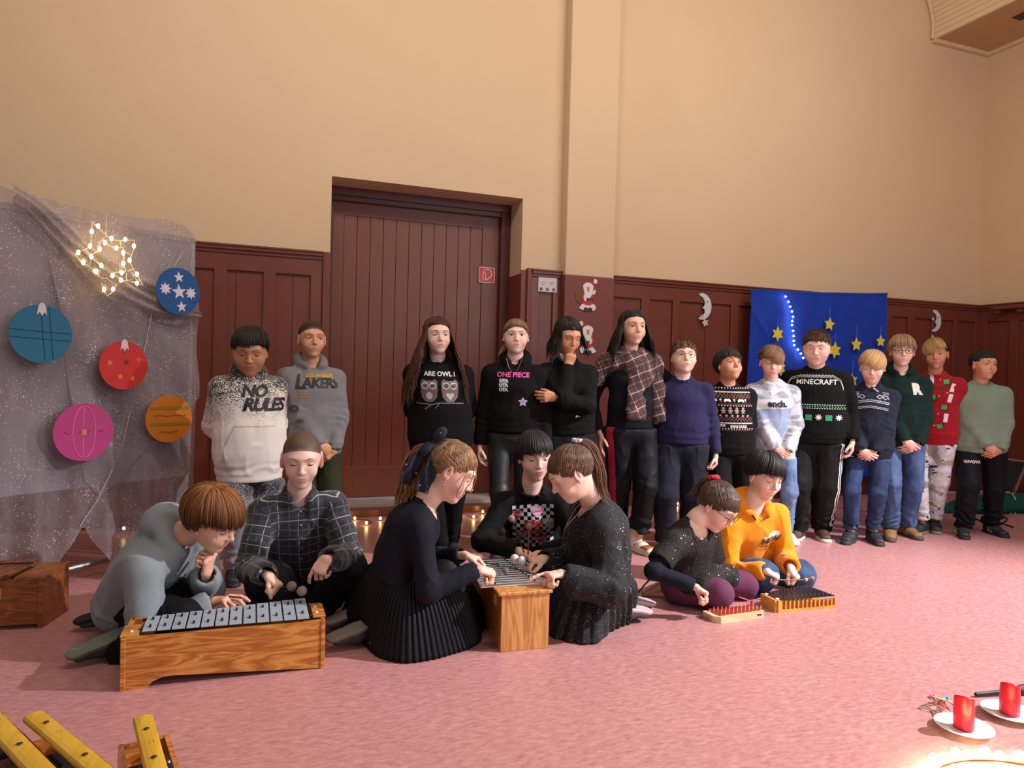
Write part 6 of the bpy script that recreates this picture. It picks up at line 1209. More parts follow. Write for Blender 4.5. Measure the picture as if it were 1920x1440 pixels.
for n in 'LR':
    a = J['an'+n]; f = J['toe'+n]; l = np.cross(Z, f); b = a-Z*.075; v, q = mesh_sdf([limb(b-f*.03+Z*.044, b+f*.135+Z*.040, .041, .040, side=l, fa=.5, k=.02), plane(b+Z*.062, Z, .004), plane(b+Z*.038, -Z, .003)], .005); from_arrays('brown_band', v, q, pm('boot_brown', srgb(160, 92, 44), .4), p.o, True, shift=p.base)
# 7 boy with round glasses in navy
p = Person('boy with round glasses in plain navy long-sleeved shirt, both arms hanging down', 'fair', seed=17)
p.stand([(1243, 1034), (1295, 1030)], 1282, 637, face=6, arms='down', girth=1.2, hh=.212, hairt=.014, armz=.012).look(12, -6)
p.body(lid=.30, gaze=(.1, .1), brow=(.10, .06, .04), fat=1.12, wide=1.06, open_=.8, lips=srgb(206, 108, 104), handspec=dict(R=dict(curl=(.3, .4, .5, .5)), L=dict(curl=(.6, .6, .7, .7))))
p.hair(srgb(84, 60, 44), ends=(.050, .008, -.045), t=.008, n=520, fringe=(.65, .050), r=.0036, line=(.060, -.052), lift=.011, short=.038, tipc=(srgb(120, 90, 64), lambda q: q[1] > .04))
p.glasses(pm('wire_frame', srgb(90, 84, 84), .3, .7), .021, .0205)
p.top('long_sleeved_shirt', fabric('navy_jersey', srgb(38, 36, 72), .85, 800, .3, .08), rw=.140, hem=.015, disp=.004, sleeve=(.056, .048, .040))
p.pants('trousers', fabric('charcoal_sweat', srgb(32, 35, 46), .9, 700, .25), r=(.090, .074, .066), disp=.007)
for n in 'LR': p.shoe(n, pm('shoe_greybrown', srgb(120, 112, 108), .6), SOLEW, lace=LACEW)
# 8 boy in the patterned jumper
p = Person('boy with raised chin in black Christmas jumper knitted with gingerbread figures and game controllers', 'tan', seed=18)
p.stand([(1352, 1024), (1392, 1020)], 1364, 653, face=16, arms='behind', girth=1.1, hh=.212, hairt=.014).look(34, -12)
p.body(lid=.22, gaze=(.1, -.1), brow=(.012, .009, .008), brow_t=.0042, hands='', fat=1.04)
p.hair((.018, .014, .013), ends=(.050, -.012, -.062), t=.014, n=340, fringe=(.8, .042, .012), r=.0048, line=(.058, -.062), sweep=.25)
p.top('christmas_jumper', BLACKF, rw=.150, hem=.075, disp=.004, sleeve=(.060, .052, .040))
wz = -.055; PW = [rect(x-.004, y-.004, x+.004, y+.004) for y in (-.035, -.062, -.150, -.268, -.305) for x in np.linspace(-.13, .13, 15)]
p.print_on(PW+[line2([(x-.004, y+.005), (x, y-.004), (x+.004, y+.005)], .003) for y in (-.062, -.268) for x in np.linspace(-.12, .12, 14)], cl((206, 200, 200)), 'knit_dots')
p.print_on(diamonds(-.12, .12, -.088, 11, .010, .017, .0028)+diamonds(-.12, .12, -.240, 11, .010, .015, .0028)+dots(-.12, .12, -.140, 17, .007, .005)+dots(-.12, .12, -.316, 17, .007, .004), cl((150, 92, 76)), 'knit_diamonds')
def pad(x, y, r=0): return [T2(poly([(-.020, -.010), (-.022, .004), (-.014, .011), (.014, .011), (.022, .004), (.020, -.010), (.012, -.008), (.006, -.003), (-.006, -.003), (-.012, -.008)]), x, y, 1, r)]
p.print_on(sum([pad(x, -.118) for x in (-.035, .055)], [])+pad(-.115, -.128, .9)+[rect(x-.006, -.116, x+.006, -.107) for x in (-.078, .010, .088)], WHP, 'controller_motif')
p.print_on([rect(x-.006, -.127, x+.006, -.117) for x in (-.078, .010, .088)], cl((176, 60, 60)), 'gift_motif')
def ginger(x, y): return [T2(poly(circ_poly(.0095, 12)), x, y+.016), T2(poly([(-.016, .006), (.016, .006), (.016, -.002), (.008, -.003), (.012, -.018), (.003, -.018), (0, -.010), (-.003, -.018), (-.012, -.018), (-.008, -.003), (-.016, -.002)]), x, y)]
p.print_on(sum([ginger(x, -.185) for x in (-.11, -.066, -.022, .022, .066)], []), cl((176, 150, 136)), 'gingerbread_motif')
p.print_on([T2(sfan(4, .010, .005, .4), x, -.218) for x in np.linspace(-.12, .10, 7)]+[word('XMAS DUDE', .020, .03, -.290, bold=.0015), word('DUDE', .020, -.085, -.285, bold=.0015)], cl((196, 190, 192)), 'lettering')
p.pants('trousers', BLKT, r=(.084, .068, .060), disp=.007)
for n in 'LR': p.shoe(n, SH_BK, SOLEB)
# 9 boy in the camouflage jumper
p = Person('slim brown-haired boy in pale blue camouflage jumper with white ench. band, hands clasped', 'fair', seed=19)
p.stand([(1436, 1012), (1478, 1016)], 1444, 648, face=12, arms='clasp', girth=1.0, hh=.208, hairt=.014, clasp_side=.03).look(10, 16)
p.body(lid=.02, gaze=(.05, -.35), brow=(.14, .09, .06), ears=1.15)
p.hair(srgb(112, 82, 58), ends=(.046, .0, -.055), t=.010, n=340, fringe=(.9, .048, .018), r=.0040, line=(.062, -.056), sweep=.7, lift=.006, tipc=(srgb(150, 116, 84), lambda q: q[1] > .03))
p.top('jumper', bench_mat(), rw=.150, hem=.13, disp=.006, sleeve=(.062, .056, .044))
p.print_on([word('ench.', .062, .015, -.163, bold=.0025)], cl((28, 30, 50)), 'lettering', off=.004)
p.pants('jeans', denim('jeans_light', srgb(70, 96, 138), srgb(120, 150, 190)), r=(.078, .062, .054))
for n in 'LR': p.shoe(n, pm('shoe_white', srgb(216, 212, 208), .5), SOLEW, lace=LACEW)
# 10 stout boy
p = Person('stout boy in black patterned jumper lettered MINECRAFT, one arm hanging, track pants with white stripes', 'fair', seed=20)
p.stand([(1492, 1012), (1542, 1010)], 1533, 620, face=-2, arms='down', girth=1.34, hh=.236, hairt=.010, armz=.03, sw=1.0).look(-4, 12)
p.reach('R', p.J['wrR']-p.fr*.22+p.lt*.16, -p.fr-p.lt*.3, (unit(p.lt-Z), -p.fr, Z))
p.body(lid=-.12, gaze=(0, -.3), brow=(.07, .045, .03), fat=1.16, wide=1.10, blush=.5, hands='L', lips=srgb(206, 130, 124))
p.hair(srgb(78, 54, 38), ends=(.056, .010, -.045), t=.008, n=520, r=.0034, line=(.062, -.050), lift=.010, short=.030, fringe=(.7, .056))
p.top('christmas_jumper', fabric('black_knit2', srgb(14, 15, 16), .9, 500, .15), rw=.148, hem=.085, disp=.004, collar='crew', sleeve=(.066, .056, .044), neckr=.066)
p.print_on([word('MINECRAFT', .050, .010, -.115, bold=.0006, space=1.02)], WHP, 'lettering')
zg = [(-.19, -.150), (-.178, -.115), (-.16, -.085), (-.12, -.072)]+[(-.11+.0105*i, -.068+(.005 if i % 2 else -.004)) for i in range(22)]+[(.13, -.075), (.165, -.095), (.178, -.13), (.186, -.155)]
p.print_on([line2(zg, .004), line2([(x, y-.011) for x, y in zg], .003)]+dots(-.20, .20, -.275, 26, .009, .006)+dots(-.20, .20, -.300, 26, .009, .005), cl((196, 198, 200)), 'knit_zigzag')
p.print_on([rect(x-.009, -.2925, x, -.2835) for x in np.linspace(-.19, .20, 22)]+[rect(x-.022, -.385, x+.022, -.345) for x in (-.16, -.03, .10)], cl((36, 150, 92)), 'green_squares'); p.print_on([rect(x-.020, -.374, x-.003, -.363) for x in (-.16, -.03, .10)], BKP, 'dark_marks', off=.0035) if False else None
p.print_on([T2(sfan(8, .026, .012, .2), x, -.362) for x in (-.095, .035, .165)], WHP, 'snowflakes')
p.pants('track_pants', fabric('black_track2', srgb(20, 21, 23), .75, 500, .2), r=(.086, .074, .066), disp=.008, bunch=.004, seat=.130)
side_stripe(p, 'R', .7, .75, WHP, w=.013, k=2, gap=.012); side_stripe(p, 'L', .85, .55, WHP, w=.010, k=2, gap=.010)
for n in 'LR': p.shoe(n, pm('shoe_brown', srgb(78, 52, 40), .6), SOLEW, lace=pm('lace_brown', srgb(60, 40, 32), .7), sc=1.08)
# 11 blond boy in nordic pattern
p = Person('blond boy in navy jumper with white Nordic pattern across the shoulders, hands clasped', 'fair', seed=21)
p.stand([(1592, 1016), (1640, 1017)], 1637, 657, face=2, arms='clasp', girth=1.08, hh=.214, hairt=.016).look(0, 16)
p.body(lid=-.08, gaze=(0, -.35), brow=(.35, .24, .14), fat=1.06, wide=1.04, ears=1.1, blush=.5)
p.hair(srgb(176, 136, 88), ends=(.046, -.004, -.058), t=.014, n=360, fringe=(.95, .044, .02), r=.0042, line=(.060, -.058), sweep=.6, tipc=(srgb(206, 172, 122), None), shade=.18)
p.top('jumper', fabric('navy_knit', srgb(34, 38, 54), .9, 420, .3), rw=.150, hem=.11, disp=.005, collar='turtle', sleeve=(.060, .054, .042))
rows = []
for i, y in enumerate((-.115, -.126, -.158, -.168)): rows.append(line2([(x, y-.10*abs(x)**1.4*4+.002*math.sin(x*240)) for x in np.linspace(-.165, .165, 26)], .0035))
for y in (-.050, -.060, -.070): 
    for s_ in (-1, 1): rows.append(line2([(s_*x, y-.15*x+.002*math.sin(x*300)) for x in np.linspace(.075, .15, 9)], .003))
p.print_on(rows+[line2([(x-.018, y0), (x, y0+.014), (x+.018, y0), (x, y0-.014), (x-.018, y0)], .0035) for x in (-.13, -.093, -.056, .056, .093, .13) for y0 in (-.090-.30*x*x*3,)], cl((206, 212, 224)), 'nordic_pattern'); p.print_on([T2(rect(-.022, -.0045, .022, .0045), .03, -.045, 1, -.7)], cl((176, 160, 150)), 'toggle', off=.009)
p.pants('jeans', denim('jeans_blue', srgb(20, 36, 68), srgb(44, 68, 114)), r=(.078, .060, .052), disp=.007, bunch=.004, bottom=.11)
for n in 'LR': p.shoe(n, pm('boot_navy', srgb(36, 40, 50), .6), pm('boot_sole_dark', srgb(44, 44, 46), .7), high=.065, strap=pm('strap_navy', srgb(48, 54, 66), .6), name='boot', thick=.026, sc=1.05)
for n in 'LR':
    a = p.J['an'+n]; f = p.J['toe'+n]; l = np.cross(Z, f); b = a-Z*.075; v, q = mesh_sdf([ell(b+f*.155+Z*.018, (.030, .018, .014), M=np.stack([l, f, Z], 1)), plane(b+Z*.003, -Z, .002)], .004); from_arrays('toe_tip', v, q, pm('tip_lime', srgb(206, 206, 130), .5), p.o, True, shift=p.base)
# 12 boy with round glasses in the dark green hoodie
p = Person('boy with black round glasses and dark green hoodie with a white letter R', 'fair', seed=22)
p.stand([(1668, 1010), (1706, 1006)], 1690, 628, face=18, arms='clasp', girth=1.02, hh=.214, hairt=.018, clasp_side=.03).look(8, 4)
p.body(lid=.24, brow=(.18, .12, .08), wide=.98, ears=1.1)
p.hair(srgb(128, 98, 72), ends=(.044, -.010, -.060), t=.013, n=360, fringe=(1.0, .034), r=.0040, line=(.058, -.060), jit=.22, lift=.008, tipc=(srgb(166, 134, 100), None))
p.glasses(pm('frame_black', srgb(30, 26, 26), .3), .024, .020, .0019)
p.top('hoodie', fabric('dark_green', srgb(18, 40, 37), .9, 600, .3), rw=.152, hem=.10, hood=1, collar='hood', disp=.006, sleeve=(.062, .054, .042))
p.print_on([word('R', .105, .075, -.135, bold=.007)], cl((222, 210, 206)), 'lettering')
p.pants('jeans', denim('jeans_mid', srgb(44, 68, 108), srgb(84, 112, 156)), r=(.084, .066, .062), disp=.007, bunch=.003, bottom=.07)
TAN = pm('boot_tan', srgb(140, 104, 66), .65)
for n in 'LR': p.shoe(n, TAN, pm('boot_sole_grey', srgb(70, 62, 56), .7), high=.035, lace=pm('lace_dk', srgb(60, 46, 36), .7), toecap=pm('cap_grey', srgb(76, 66, 60), .7), name='boot', sc=1.05)
# 13 boy in the red jumper
p = Person('boy with bleached fringe in red jumper with green squares, lettered MINECRAFT, and camouflage trousers', 'tan', seed=23)
p.stand([(1722, 1000), (1752, 996)], 1757, 635, face=-8, arms='behind', girth=1.03, hh=.216, hairt=.014).look(-3, 8, 3)
p.body(lid=.22, brow=(.02, .014, .012), brow_t=.0038, ears=1.25, hands='')
p.hair((.025, .018, .014), ends=(.046, .004, -.05), t=.012, n=340, fringe=(.8, .046, -.012), r=.0044, line=(.060, -.054), sweep=-.5, lift=.007, tipc=(srgb(206, 166, 104), lambda q: q[1] > .045))
p.top('christmas_jumper', fabric('red_knit', srgb(158, 26, 38), .88, 600, .3), rw=.150, hem=.095, disp=.005, sleeve=(.060, .054, .042))
p.print_on([word('MINECRAFT', .038, .0, -.125, bold=.0006)], BKP, 'lettering')
SQ = [(.085, -.075, .2), (.01, -.195, .0), (.085, -.270, -.2), (0, -.345, .1), (.065, -.415, .4), (-.10, -.27, .1)]
p.print_on([T2(rect(-.014, -.024, .026, .018), x, y, 1, r_) for x, y, r_ in SQ], BKP, 'block_shade'); p.print_on([T2(rect(-.018, -.018, .018, .018), x, y, 1, r_) for x, y, r_ in SQ], cl((72, 156, 76)), 'green_squares', off=.0034)
WR = [(-.01, -.06, .1), (.0, -.27, .2), (.13, -.12, -.2), (.12, -.20, -.2), (-.03, -.40, .2), (.1, -.35, -.1), (-.12, -.15, .1)]
p.print_on([T2(rect(-.013, -.032, .013, .032), x, y, 1, r_) for x, y, r_ in WR], WHP, 'white_blocks', off=.0026); p.print_on([T2(sfan(4, .009, .004, .3), x, y) for x, y in ((-.06, -.07), (.045, -.06), (-.05, -.16), (.05, -.185), (.05, -.32), (-.06, -.33), (.10, -.16), (-.06, -.24), (.03, -.41))], cl((226, 150, 160)), 'star_motif')
p.pants('camouflage_trousers', camo('camo_white', [srgb(222, 224, 234), srgb(204, 200, 200), srgb(218, 220, 228), srgb(158, 156, 140)], 10, navy=srgb(30, 34, 62)), r=(.082, .066, .056), disp=.006, bottom=.09)
for n in 'LR': p.shoe(n, SH_BK, pm('sole_taupe', srgb(120, 106, 96), .7), lace=LACEB, sc=1.08)
# 14 boy in sage at the far right
p = Person('boy in plain sage green sweatshirt looking to the right, last in the standing row', 'tan', seed=24)
p.stand([(1806, 1006), (1866, 1002)], 1841, 656, face=20, arms='clasp', girth=1.1, hh=.212, hairt=.010, clasp_side=.04).look(38, 4)
p.body(lid=.32, gaze=(.3, 0), brow=(.014, .010, .010), brow_t=.0042, fat=1.05, ears=1.15)
p.hair((.016, .013, .013), ends=(.058, .020, -.03), t=.006, n=520, r=.0032, line=(.062, -.044), fringe=(.6, .058), short=.022, lift=.006)
p.top('sweatshirt', fabric('sage', srgb(122, 142, 126), .9, 700, .35, .1), rw=.160, hem=.10, disp=.006, sleeve=(.066, .058, .044))
p.pants('track_pants', fabric('black_track3', srgb(15, 17, 24), .7, 500, .2), r=(.088, .070, .062), disp=.009, bunch=.010)
def on_leg(p, item, n, u, z, m, name, off=.003):
    c = lerp(p.J['hip'+n], p.J['kn'+n], z); vs = []; fr = p.fr; V2, F2 = refine(*item, .012)
    for a, b in V2:
        o = c+p.lt*(a+u)+Z*b+fr*.4; h = p.pants_bvh.ray_cast(Vector(o), Vector(-fr), .8); vs.append(np.array(h[0])+fr*off if h[0] else o-fr*.3)
    return from_arrays(name, vs, F2, m, p.pantso, True, shift=p.base)
on_leg(p, word('GIVOVA', .028, 0, 0, bold=.0012, space=1.1), 'R', .0, .42, WHP, 'lettering')
for n in 'LR': p.shoe(n, SH_BK, SOLEB, stripes=pm('stripe_silver', srgb(190, 184, 188), .5), lace=LACEB, sc=1.05)
from_arrays('sock', *mesh_sdf([limb(p.J['anL']-Z*.005, p.J['anL']+Z*.03, .040, .040, k=.01)], .006), pm('sock_blue', srgb(46, 84, 176), .8), p.o, True, shift=p.base)
# ---------------------------------------------------------------- the kneeling players
def crouch_shoe(p, n, pos, dirf, upv, up_c, sole_c, **kw): return p.shoe(n, up_c, sole_c, pos=np.array(pos, float), dirf=unit(dirf), upv=unit(upv), **kw)
# boy in the pale grey hoodie, chin on his hand
p = Person('boy with copper-brown mop of hair and pale grey hoodie resting chin on hand', 'light', seed=31)
p.pose((258, 1118, 3.38), (335, 1002, 3.20), (399, 976, 3.08), 50, 52, 30, 8, hs=1.08, H=1.62, knees=((345, 1165, 3.02), (330, 1130, 3.25)), ankles=((215, 1232, 3.10), (230, 1190, 3.45)), shw=.15)
J = p.J; hn = p.hw((0.004, .045, -.118)); wr1 = W(392, 1095, 3.00)
p.reach('R', W(398, 1128, 3.06), V3(-.7, -.1, -.6), (W(440, 1119, 3.02)-W(398, 1128, 3.06), -Z, p.lt), l=(.30, .27))
p.reach('L', hn+V3(-.012, -.012, -.085), -Z+p.fr*.3, (Z*.9+p.M[:, 1]*.35+V3(-.15, 0, 0), p.M[:, 2]*-.4-p.fr, p.M[:, 0]*-1), l=(.26, .24))
p.body(lid=-.18, gaze=(0, -.4), brow=(.06, .035, .02), wide=.98, ears=1.1, handspec=dict(R=dict(curl=(.25, .45, .75, .9), thumb=.7, spread=.10), L=dict(curl=(1.0, 1.1, 1.2, 1.25), thumb=-.2)))
p.hair(srgb(146, 94, 48), ends=(.040, .002, -.062), t=.018, n=520, fringe=(1.25, .030, 0), r=.0048, line=(.052, -.062), jit=.2, lift=.010, tipc=(srgb(66, 38, 20), None), shade=.4)
p.top('hoodie', fabric('pale_grey_fleece', srgb(134, 144, 150), .92, 500, .4, .08), rw=.165, hem=.05, hood=1, collar='hood', disp=.009, sleeve=(.068, .062, .044), vox=.0068, freq=7, neckr=.06)
p.print_on([line2([(.02+.012*math.cos(a), -.20+.012*math.sin(a)), (.02+.07*math.cos(a), -.20+.07*math.sin(a))], .006) for a in np.linspace(.2, 3.3, 12)]+[T2(poly(circ_poly(.045, 14, 1, .8)), -.03, -.29)], cl((92, 106, 104)), 'fan_print', maxd=.02); p.print_on([sfan(5, .02, .010, .3), T2(sfan(6, .035, .015), -.045, -.28)], cl((150, 168, 172)), 'flower_print', off=.003) if False else None
p.print_on([T2(sfan(6, .034, .014), -.045, -.285), T2(sfan(5, .022, .010), .0, -.25)], cl((166, 180, 186)), 'flower_print', off=.0035); p.print_on([T2(poly(circ_poly(.012, 10, 1.5, .8)), .03, -.235)], cl((40, 72, 52)), 'leaf_print', off=.0038)
p.pants('trousers', BLKT, r=(.090, .074, .060), disp=.007, bottom=.06)
G1 = pm('sneaker_green', srgb(52, 62, 58), .5)
crouch_shoe(p, 'R', G(226, 1228)+Z*.022, (-.72, -.30, -.20), (.25, .25, -.95), G1, pm('sole_greygreen', srgb(110, 122, 112), .6), lace=pm('lace_sage', srgb(150, 160, 150), .6), name='sneaker'); crouch_shoe(p, 'L', J['anL']*[1, 1, 0]+Z*.022, (-.8, .1, -.22), (.2, .1, -.95), G1, SOLEB, name='sneaker')
mallet(W(452, 1121, 3.00), W(420, 1117, 3.04), .004, (30, 28, 30), 'tip of a dark mallet in the hand over the long metallophone', fuzzy=False)
# boy in the dark plaid shirt, squatting with two mallets
p = Person('boy with cropped hair and dark checked shirt squatting behind the long metallophone with two mallets', 'fair', seed=32)
p.pose((563, 1092, 3.62), (560, 926, 3.42), (566, 862, 3.36), 2, 0, 14, hs=1.10, H=1.62, knees=((500, 1092, 3.22), (652, 1068, 3.30)), ankles=((492, 1150, 3.38), (592, 1150, 3.42)), shw=.136, shdrop=.06)
J = p.J
p.reach('R', W(502, 1078, 3.12), -p.lt*.35-Z*.9-p.fr*.35, (unit(V3(.55, -.3, -.45)), V3(-.2, -.2, -1), V3(.5, -.5, .6)), l=(.28, .25))
p.reach('L', W(614, 1046, 3.12), p.lt*.45-Z*.8-p.fr*.3, (unit(V3(-.55, -.25, -.75)), V3(0, .4, -.9), V3(-.7, 0, .6)), l=(.28, .25))
p.body(lid=-.08, gaze=(.05, -.35), brow=(.14, .09, .06), ears=1.3, wide=.98, blush=.35, handspec=dict(R=dict(curl=(1.15, 1.2, 1.25, 1.3), thumb=.9), L=dict(curl=(.35, .8, .95, 1.0), thumb=.6)))
p.hair(srgb(92, 74, 62), t=.0025, buzz=True, line=(.064, -.056))
PLD = plaid('navy_check', srgb(22, 23, 30), [(.25, .34, srgb(44, 46, 58), .55), (.25, .035, srgb(176, 180, 196), .85), (.75, .20, srgb(36, 38, 50), .6), (.78, .03, srgb(120, 124, 140), .8), (.47, .02, srgb(84, 88, 104), .7)], .088, .088)
p.top('checked_shirt', PLD, rw=.150, hem=.0, collar='shirt', disp=.010, sleeve=(.062, .056, .044), rib=False, freq=8, fa=.70)
p.print_on([T2(poly(circ_poly(.0045, 10)), .006, y) for y in (-.05, -.11, -.17, -.23, -.29)], cl((150, 154, 166)), 'buttons', off=.004); p.print_on([line2([(.005, -.02), (.005, -.33)], .002)], BKP, 'placket')
p.pants('jeans', fabric('black_denim', srgb(26, 29, 33), .85, 420, .1), r=(.098, .082, .058), disp=.006, seat=.130, bottom=.06)
for n, d in (('R', (-.1, -1, 0)), ('L', (.1, -1, 0))): crouch_shoe(p, n, [J['an'+n][0], J['an'+n][1], .078], d, Z, SH_BK, SOLEB)
hR = J['wrR']+unit(V3(.55, -.3, -.45))*.07+V3(0, 0, -.01)
mallet(W(547, 1099, 3.02), hR, .0200, (134, 120, 108), 'grey-headed mallet held by the squatting boy, nearer his hand', rs=.004); mallet(W(566, 1108, 2.96), hR+V3(.0, .0, -.012), .0200, (140, 128, 114), 'grey-headed mallet held by the squatting boy, lower right of the pair', rs=.004)
# girl with the bow, kneeling in profile
p = Person('kneeling girl in navy dress with pleated skirt and big spotted bow in her hair', 'fair', seed=33)
p.pose((742, 1098, 2.98), (800, 937, 2.93), (846, 884, 2.90), 80, 84, 30, -4, hs=1.10, H=1.58, knees=((835, 1190, 2.92), (840, 1165, 3.08)), ankles=((700, 1205, 2.90), (705, 1190, 3.10)), shw=.125, shrot=-6)
J = p.J; p.legscale = .62
p.reach('R', W(897, 1067, 2.78), -Z-p.fr*.25-p.lt*.25, (unit(V3(.75, -.05, -.25)), V3(0, .2, -1), V3(0, 1, .25)), l=(.27, .225))
p.reach('L', W(868, 1040, 2.98), -Z-p.fr*.1+p.lt*.4, (unit(V3(.85, .0, -.30)), V3(0, -.3, -1), V3(0, -1, .1)), l=(.27, .225))
p.body(lid=-.2, gaze=(0, -.4), brow=(.22, .15, .10), blush=.8, ears=1.1, fat=1.04, handspec=dict(R=dict(curl=(.8, 1.0, 1.1, 1.2), thumb=.8), L=dict(curl=(.5, .8, .9, 1.0), thumb=.5)))
dn = p.M.T@(-Z); bk = V3(0, -1, 0); wb = p.M.T@unit(-p.M[:, 1]*[1, 1, 0]); T_ = V3(0, -.102, .060)
p.hair(srgb(134, 102, 74), ends=(.060, -.020, -.085), t=.003, n=520, r=.0030, tail=(T_, [T_+wb*.05+dn*.02, T_+wb*.085+dn*.09, T_+wb*.105+dn*.17, T_+wb*.115+dn*.25, T_+wb*.10+dn*.32], .046, 330), line=(.064, -.090), wave=.011, tipc=(srgb(172, 130, 88), None), shade=.3)
mb = MB(); M_ = p.M
def hl(x, y, z): return p.hw((x, y, z))
for st, pts in enumerate(([(.055, .075, .055), (.062, .086, .02), (.060, .085, -.02), (.052, .088, -.055)], [(.050, .080, .060), (.058, .098, .03), (.048, .105, -.01), (.040, .110, -.040)], [(.062, .055, .05), (.070, .06, .0), (.066, .065, -.045), (.058, .075, -.065), (.050, .085, -.058)])): mb.tube([hl(*q) for q in cr_path(pts, 5)], .0022, 5)
mb.build('loose_strands', pm('strand_brown', srgb(150, 114, 82), .5), p.hairo, True, shift=p.base)
bow = sequin('bow_navy', srgb(24, 28, 48), 120, .3, .05, shiny=(.8, .8, .85)); Tw = hl(0, -.106, .062); rr = unit(p.M[:, 0]); bkw = unit(-p.M[:, 1]+Z*.3); upw = unit(np.cross(rr, bkw))*1.0; upw = upw if upw[2] > 0 else -upw
P = [ell(Tw, (.020, .020, .020), k=.01)]
for sg in (-1, 1):
    c = Tw+rr*.035*1.0+upw*.030*sg+bkw*.012; P += [ell(c+upw*.014*sg, (.030, .022, .034), M=np.stack([rr, bkw, upw], 1), k=.012)]
def ribbon(a, pts, w0, w1, nrm_, th=.004):
    P = [a]+[a+np.array(q_) for q_ in pts]; path = cr_path(P, 8); mb = MB(); N = len(path); vs = []; n = np.array(nrm_)
    for i, c in enumerate(path):
        d = unit(path[min(i+1, N-1)]-path[max(0, i-1)]); sdv = unit(np.cross(d, n)); w = lerp(w0, w1, min(1, i/N*1.6)); 
        for j in range(7): u = (j-3)/3; vs.append(c+sdv*w*u+n*(.010*math.sin(i*.5+j*1.5)*min(1, i/6)))
    fs = [[i*7+j, i*7+j+1, (i+1)*7+j+1, (i+1)*7+j] for i in range(N-1) for j in range(6)]; return vs, fs
v, q = mesh_sdf(P, .0045, lambda X: .003*np.sin((X-Tw)@rr*160)+.002*vnoise(X*60)); bo = empty('hair_bow', Tw, 0); bo.parent = p.o; bo.location = Vector(Tw-p.base); from_arrays('bow_loops', v, q, bow, bo, True, shift=Tw)
for k_, (pts, w1) in enumerate(([[(-.06, -.02, -.035), (-.11, -.03, -.10), (-.135, -.03, -.165)], .030], [[(-.02, -.05, -.055), (-.05, -.07, -.12), (-.075, -.07, -.195)], .030])):
    v, f = ribbon(Tw, pts, .010, w1, (.1, -1, .1) if k_ else (.35, -.8, .3)); o = from_arrays('bow_tail', v, f, bow, bo, True, shift=Tw); md = o.modifiers.new('s', 'SOLIDIFY'); md.thickness = .003
NAVY = fabric('navy_dress', srgb(22, 24, 35), .8, 600, .25, .08)
p.top('dress_bodice', NAVY, rw=.122, hem=-.045, collar='scoop', disp=.004, sleeve=(.050, .044, .034), rib=False, fa=.80)
mb = MB(); rr_ = .033
for n, c_ in (('L', WHP),): 
    e = unit(J['wrL']-J['elL']); ctr = J['wrL']-e*.018; a_ = unit(np.cross(e, Z)); b_ = np.cross(e, a_)
    for o_ in (0, -.014): mb.tube([ctr+e*o_+(a_*math.cos(t)+b_*math.sin(t))*rr_ for t in np.linspace(0, 2*math.pi, 17)[:-1]], .0035, 6, closed=True)
mb.build('cuff_stripes', WHP, p.topo, True, shift=p.base)
def skirt(p, name, waist, rad, ctr, outline, mat, pleats=46, amp=.010, dome=.55, hemz=.004, gather=0, sub=34, bulge=None, twist=0):
    """pleated skirt: from the waist ring over the folded legs to an outline on the floor"""
    N = 1080; M_ = sub; vs = []; out = [G(*q) if len(q) == 2 else np.array(q) for q in outline]; c0 = np.mean(out, 0); an = [math.atan2(q[1]-c0[1], q[0]-c0[0]) for q in out]; o = np.argsort(an); an = np.array(an)[o]; rd = np.array([np.linalg.norm((q-c0)[:2]) for q in out])[o]
    an2 = np.concatenate([an-2*math.pi, an, an+2*math.pi]); rd2 = np.concatenate([rd]*3); wc, wu = waist; wl = p.lt; wf = unit(np.cross(wl, wu))*-1
    th = np.linspace(0, 2*math.pi, N, endpoint=False); R_ = np.interp(th, an2, rd2)
    for _ in range(14): R_ = (R_+np.roll(R_, 1)+np.roll(R_, -1))/3
    F0 = c0[None]+np.stack([np.cos(th)*R_, np.sin(th)*R_, np.zeros(N)], 1); d0 = F0-wc; d0 = d0-np.outer(d0@wu, wu); d0 /= np.linalg.norm(d0, axis=1)[:, None]; W0 = wc+d0*np.sqrt(((d0@wl)*rad[0])**2+((d0@wf)*rad[1])**2)[:, None]
    for i in range(M_+1):
        t = i/M_; h = 1-t; q = W0*(1-t)+F0*t; lift = dome*math.sin(math.pi*min(1, t*1.02))**1.0*(1-t*.2); q = q+d0*0; zz = W0[:, 2]*(1-t)+hemz; 
        # fall: stays high over thighs near the waist then drops
        k_ = t**1.0; q[:, 2] = W0[:, 2]*(1-k_**1.7)+hemz+0*zz; rad_d = F0-c0; rad_d[:, 2] = 0; rad_d /= np.linalg.norm(rad_d, axis=1)[:, None]
        q = q+rad_d*(.06*math.sin(math.pi*t)*dome)[None] if False else q+rad_d*(.05*dome*math.sin(math.pi*t))
        if bulge: 
            for bc, br, bh in bulge: dd = np.linalg.norm(q[:, :2]-bc[:2], axis=1); q[:, 2] += bh*np.exp(-(dd/br)**2)*math.sin(math.pi*min(1, t*1.0))
        ph = th*pleats+2.2*np.sin(th*3+t*2)+twist*t; am = amp*min(1, .25+t*1.6); q = q+rad_d*(am*(np.abs(((ph/math.pi) % 2)-1)*2-1))[:, None]+rad_d*(.012*np.sin(th*7+t*3)*t)[:, None]; vs.append(q)
    V = np.concatenate(vs); i = np.arange(M_)[:, None]*N; j = np.arange(N)[None]; F = np.stack([i+j, i+(j+1) % N, i+N+(j+1) % N, i+N+j], -1).reshape(-1, 4); o = from_arrays(name, V, F, mat, p.o, True, shift=p.base, pc=V-p.base); md = o.modifiers.new('s', 'SOLIDIFY'); md.thickness = .003; md.offset = -1; return o
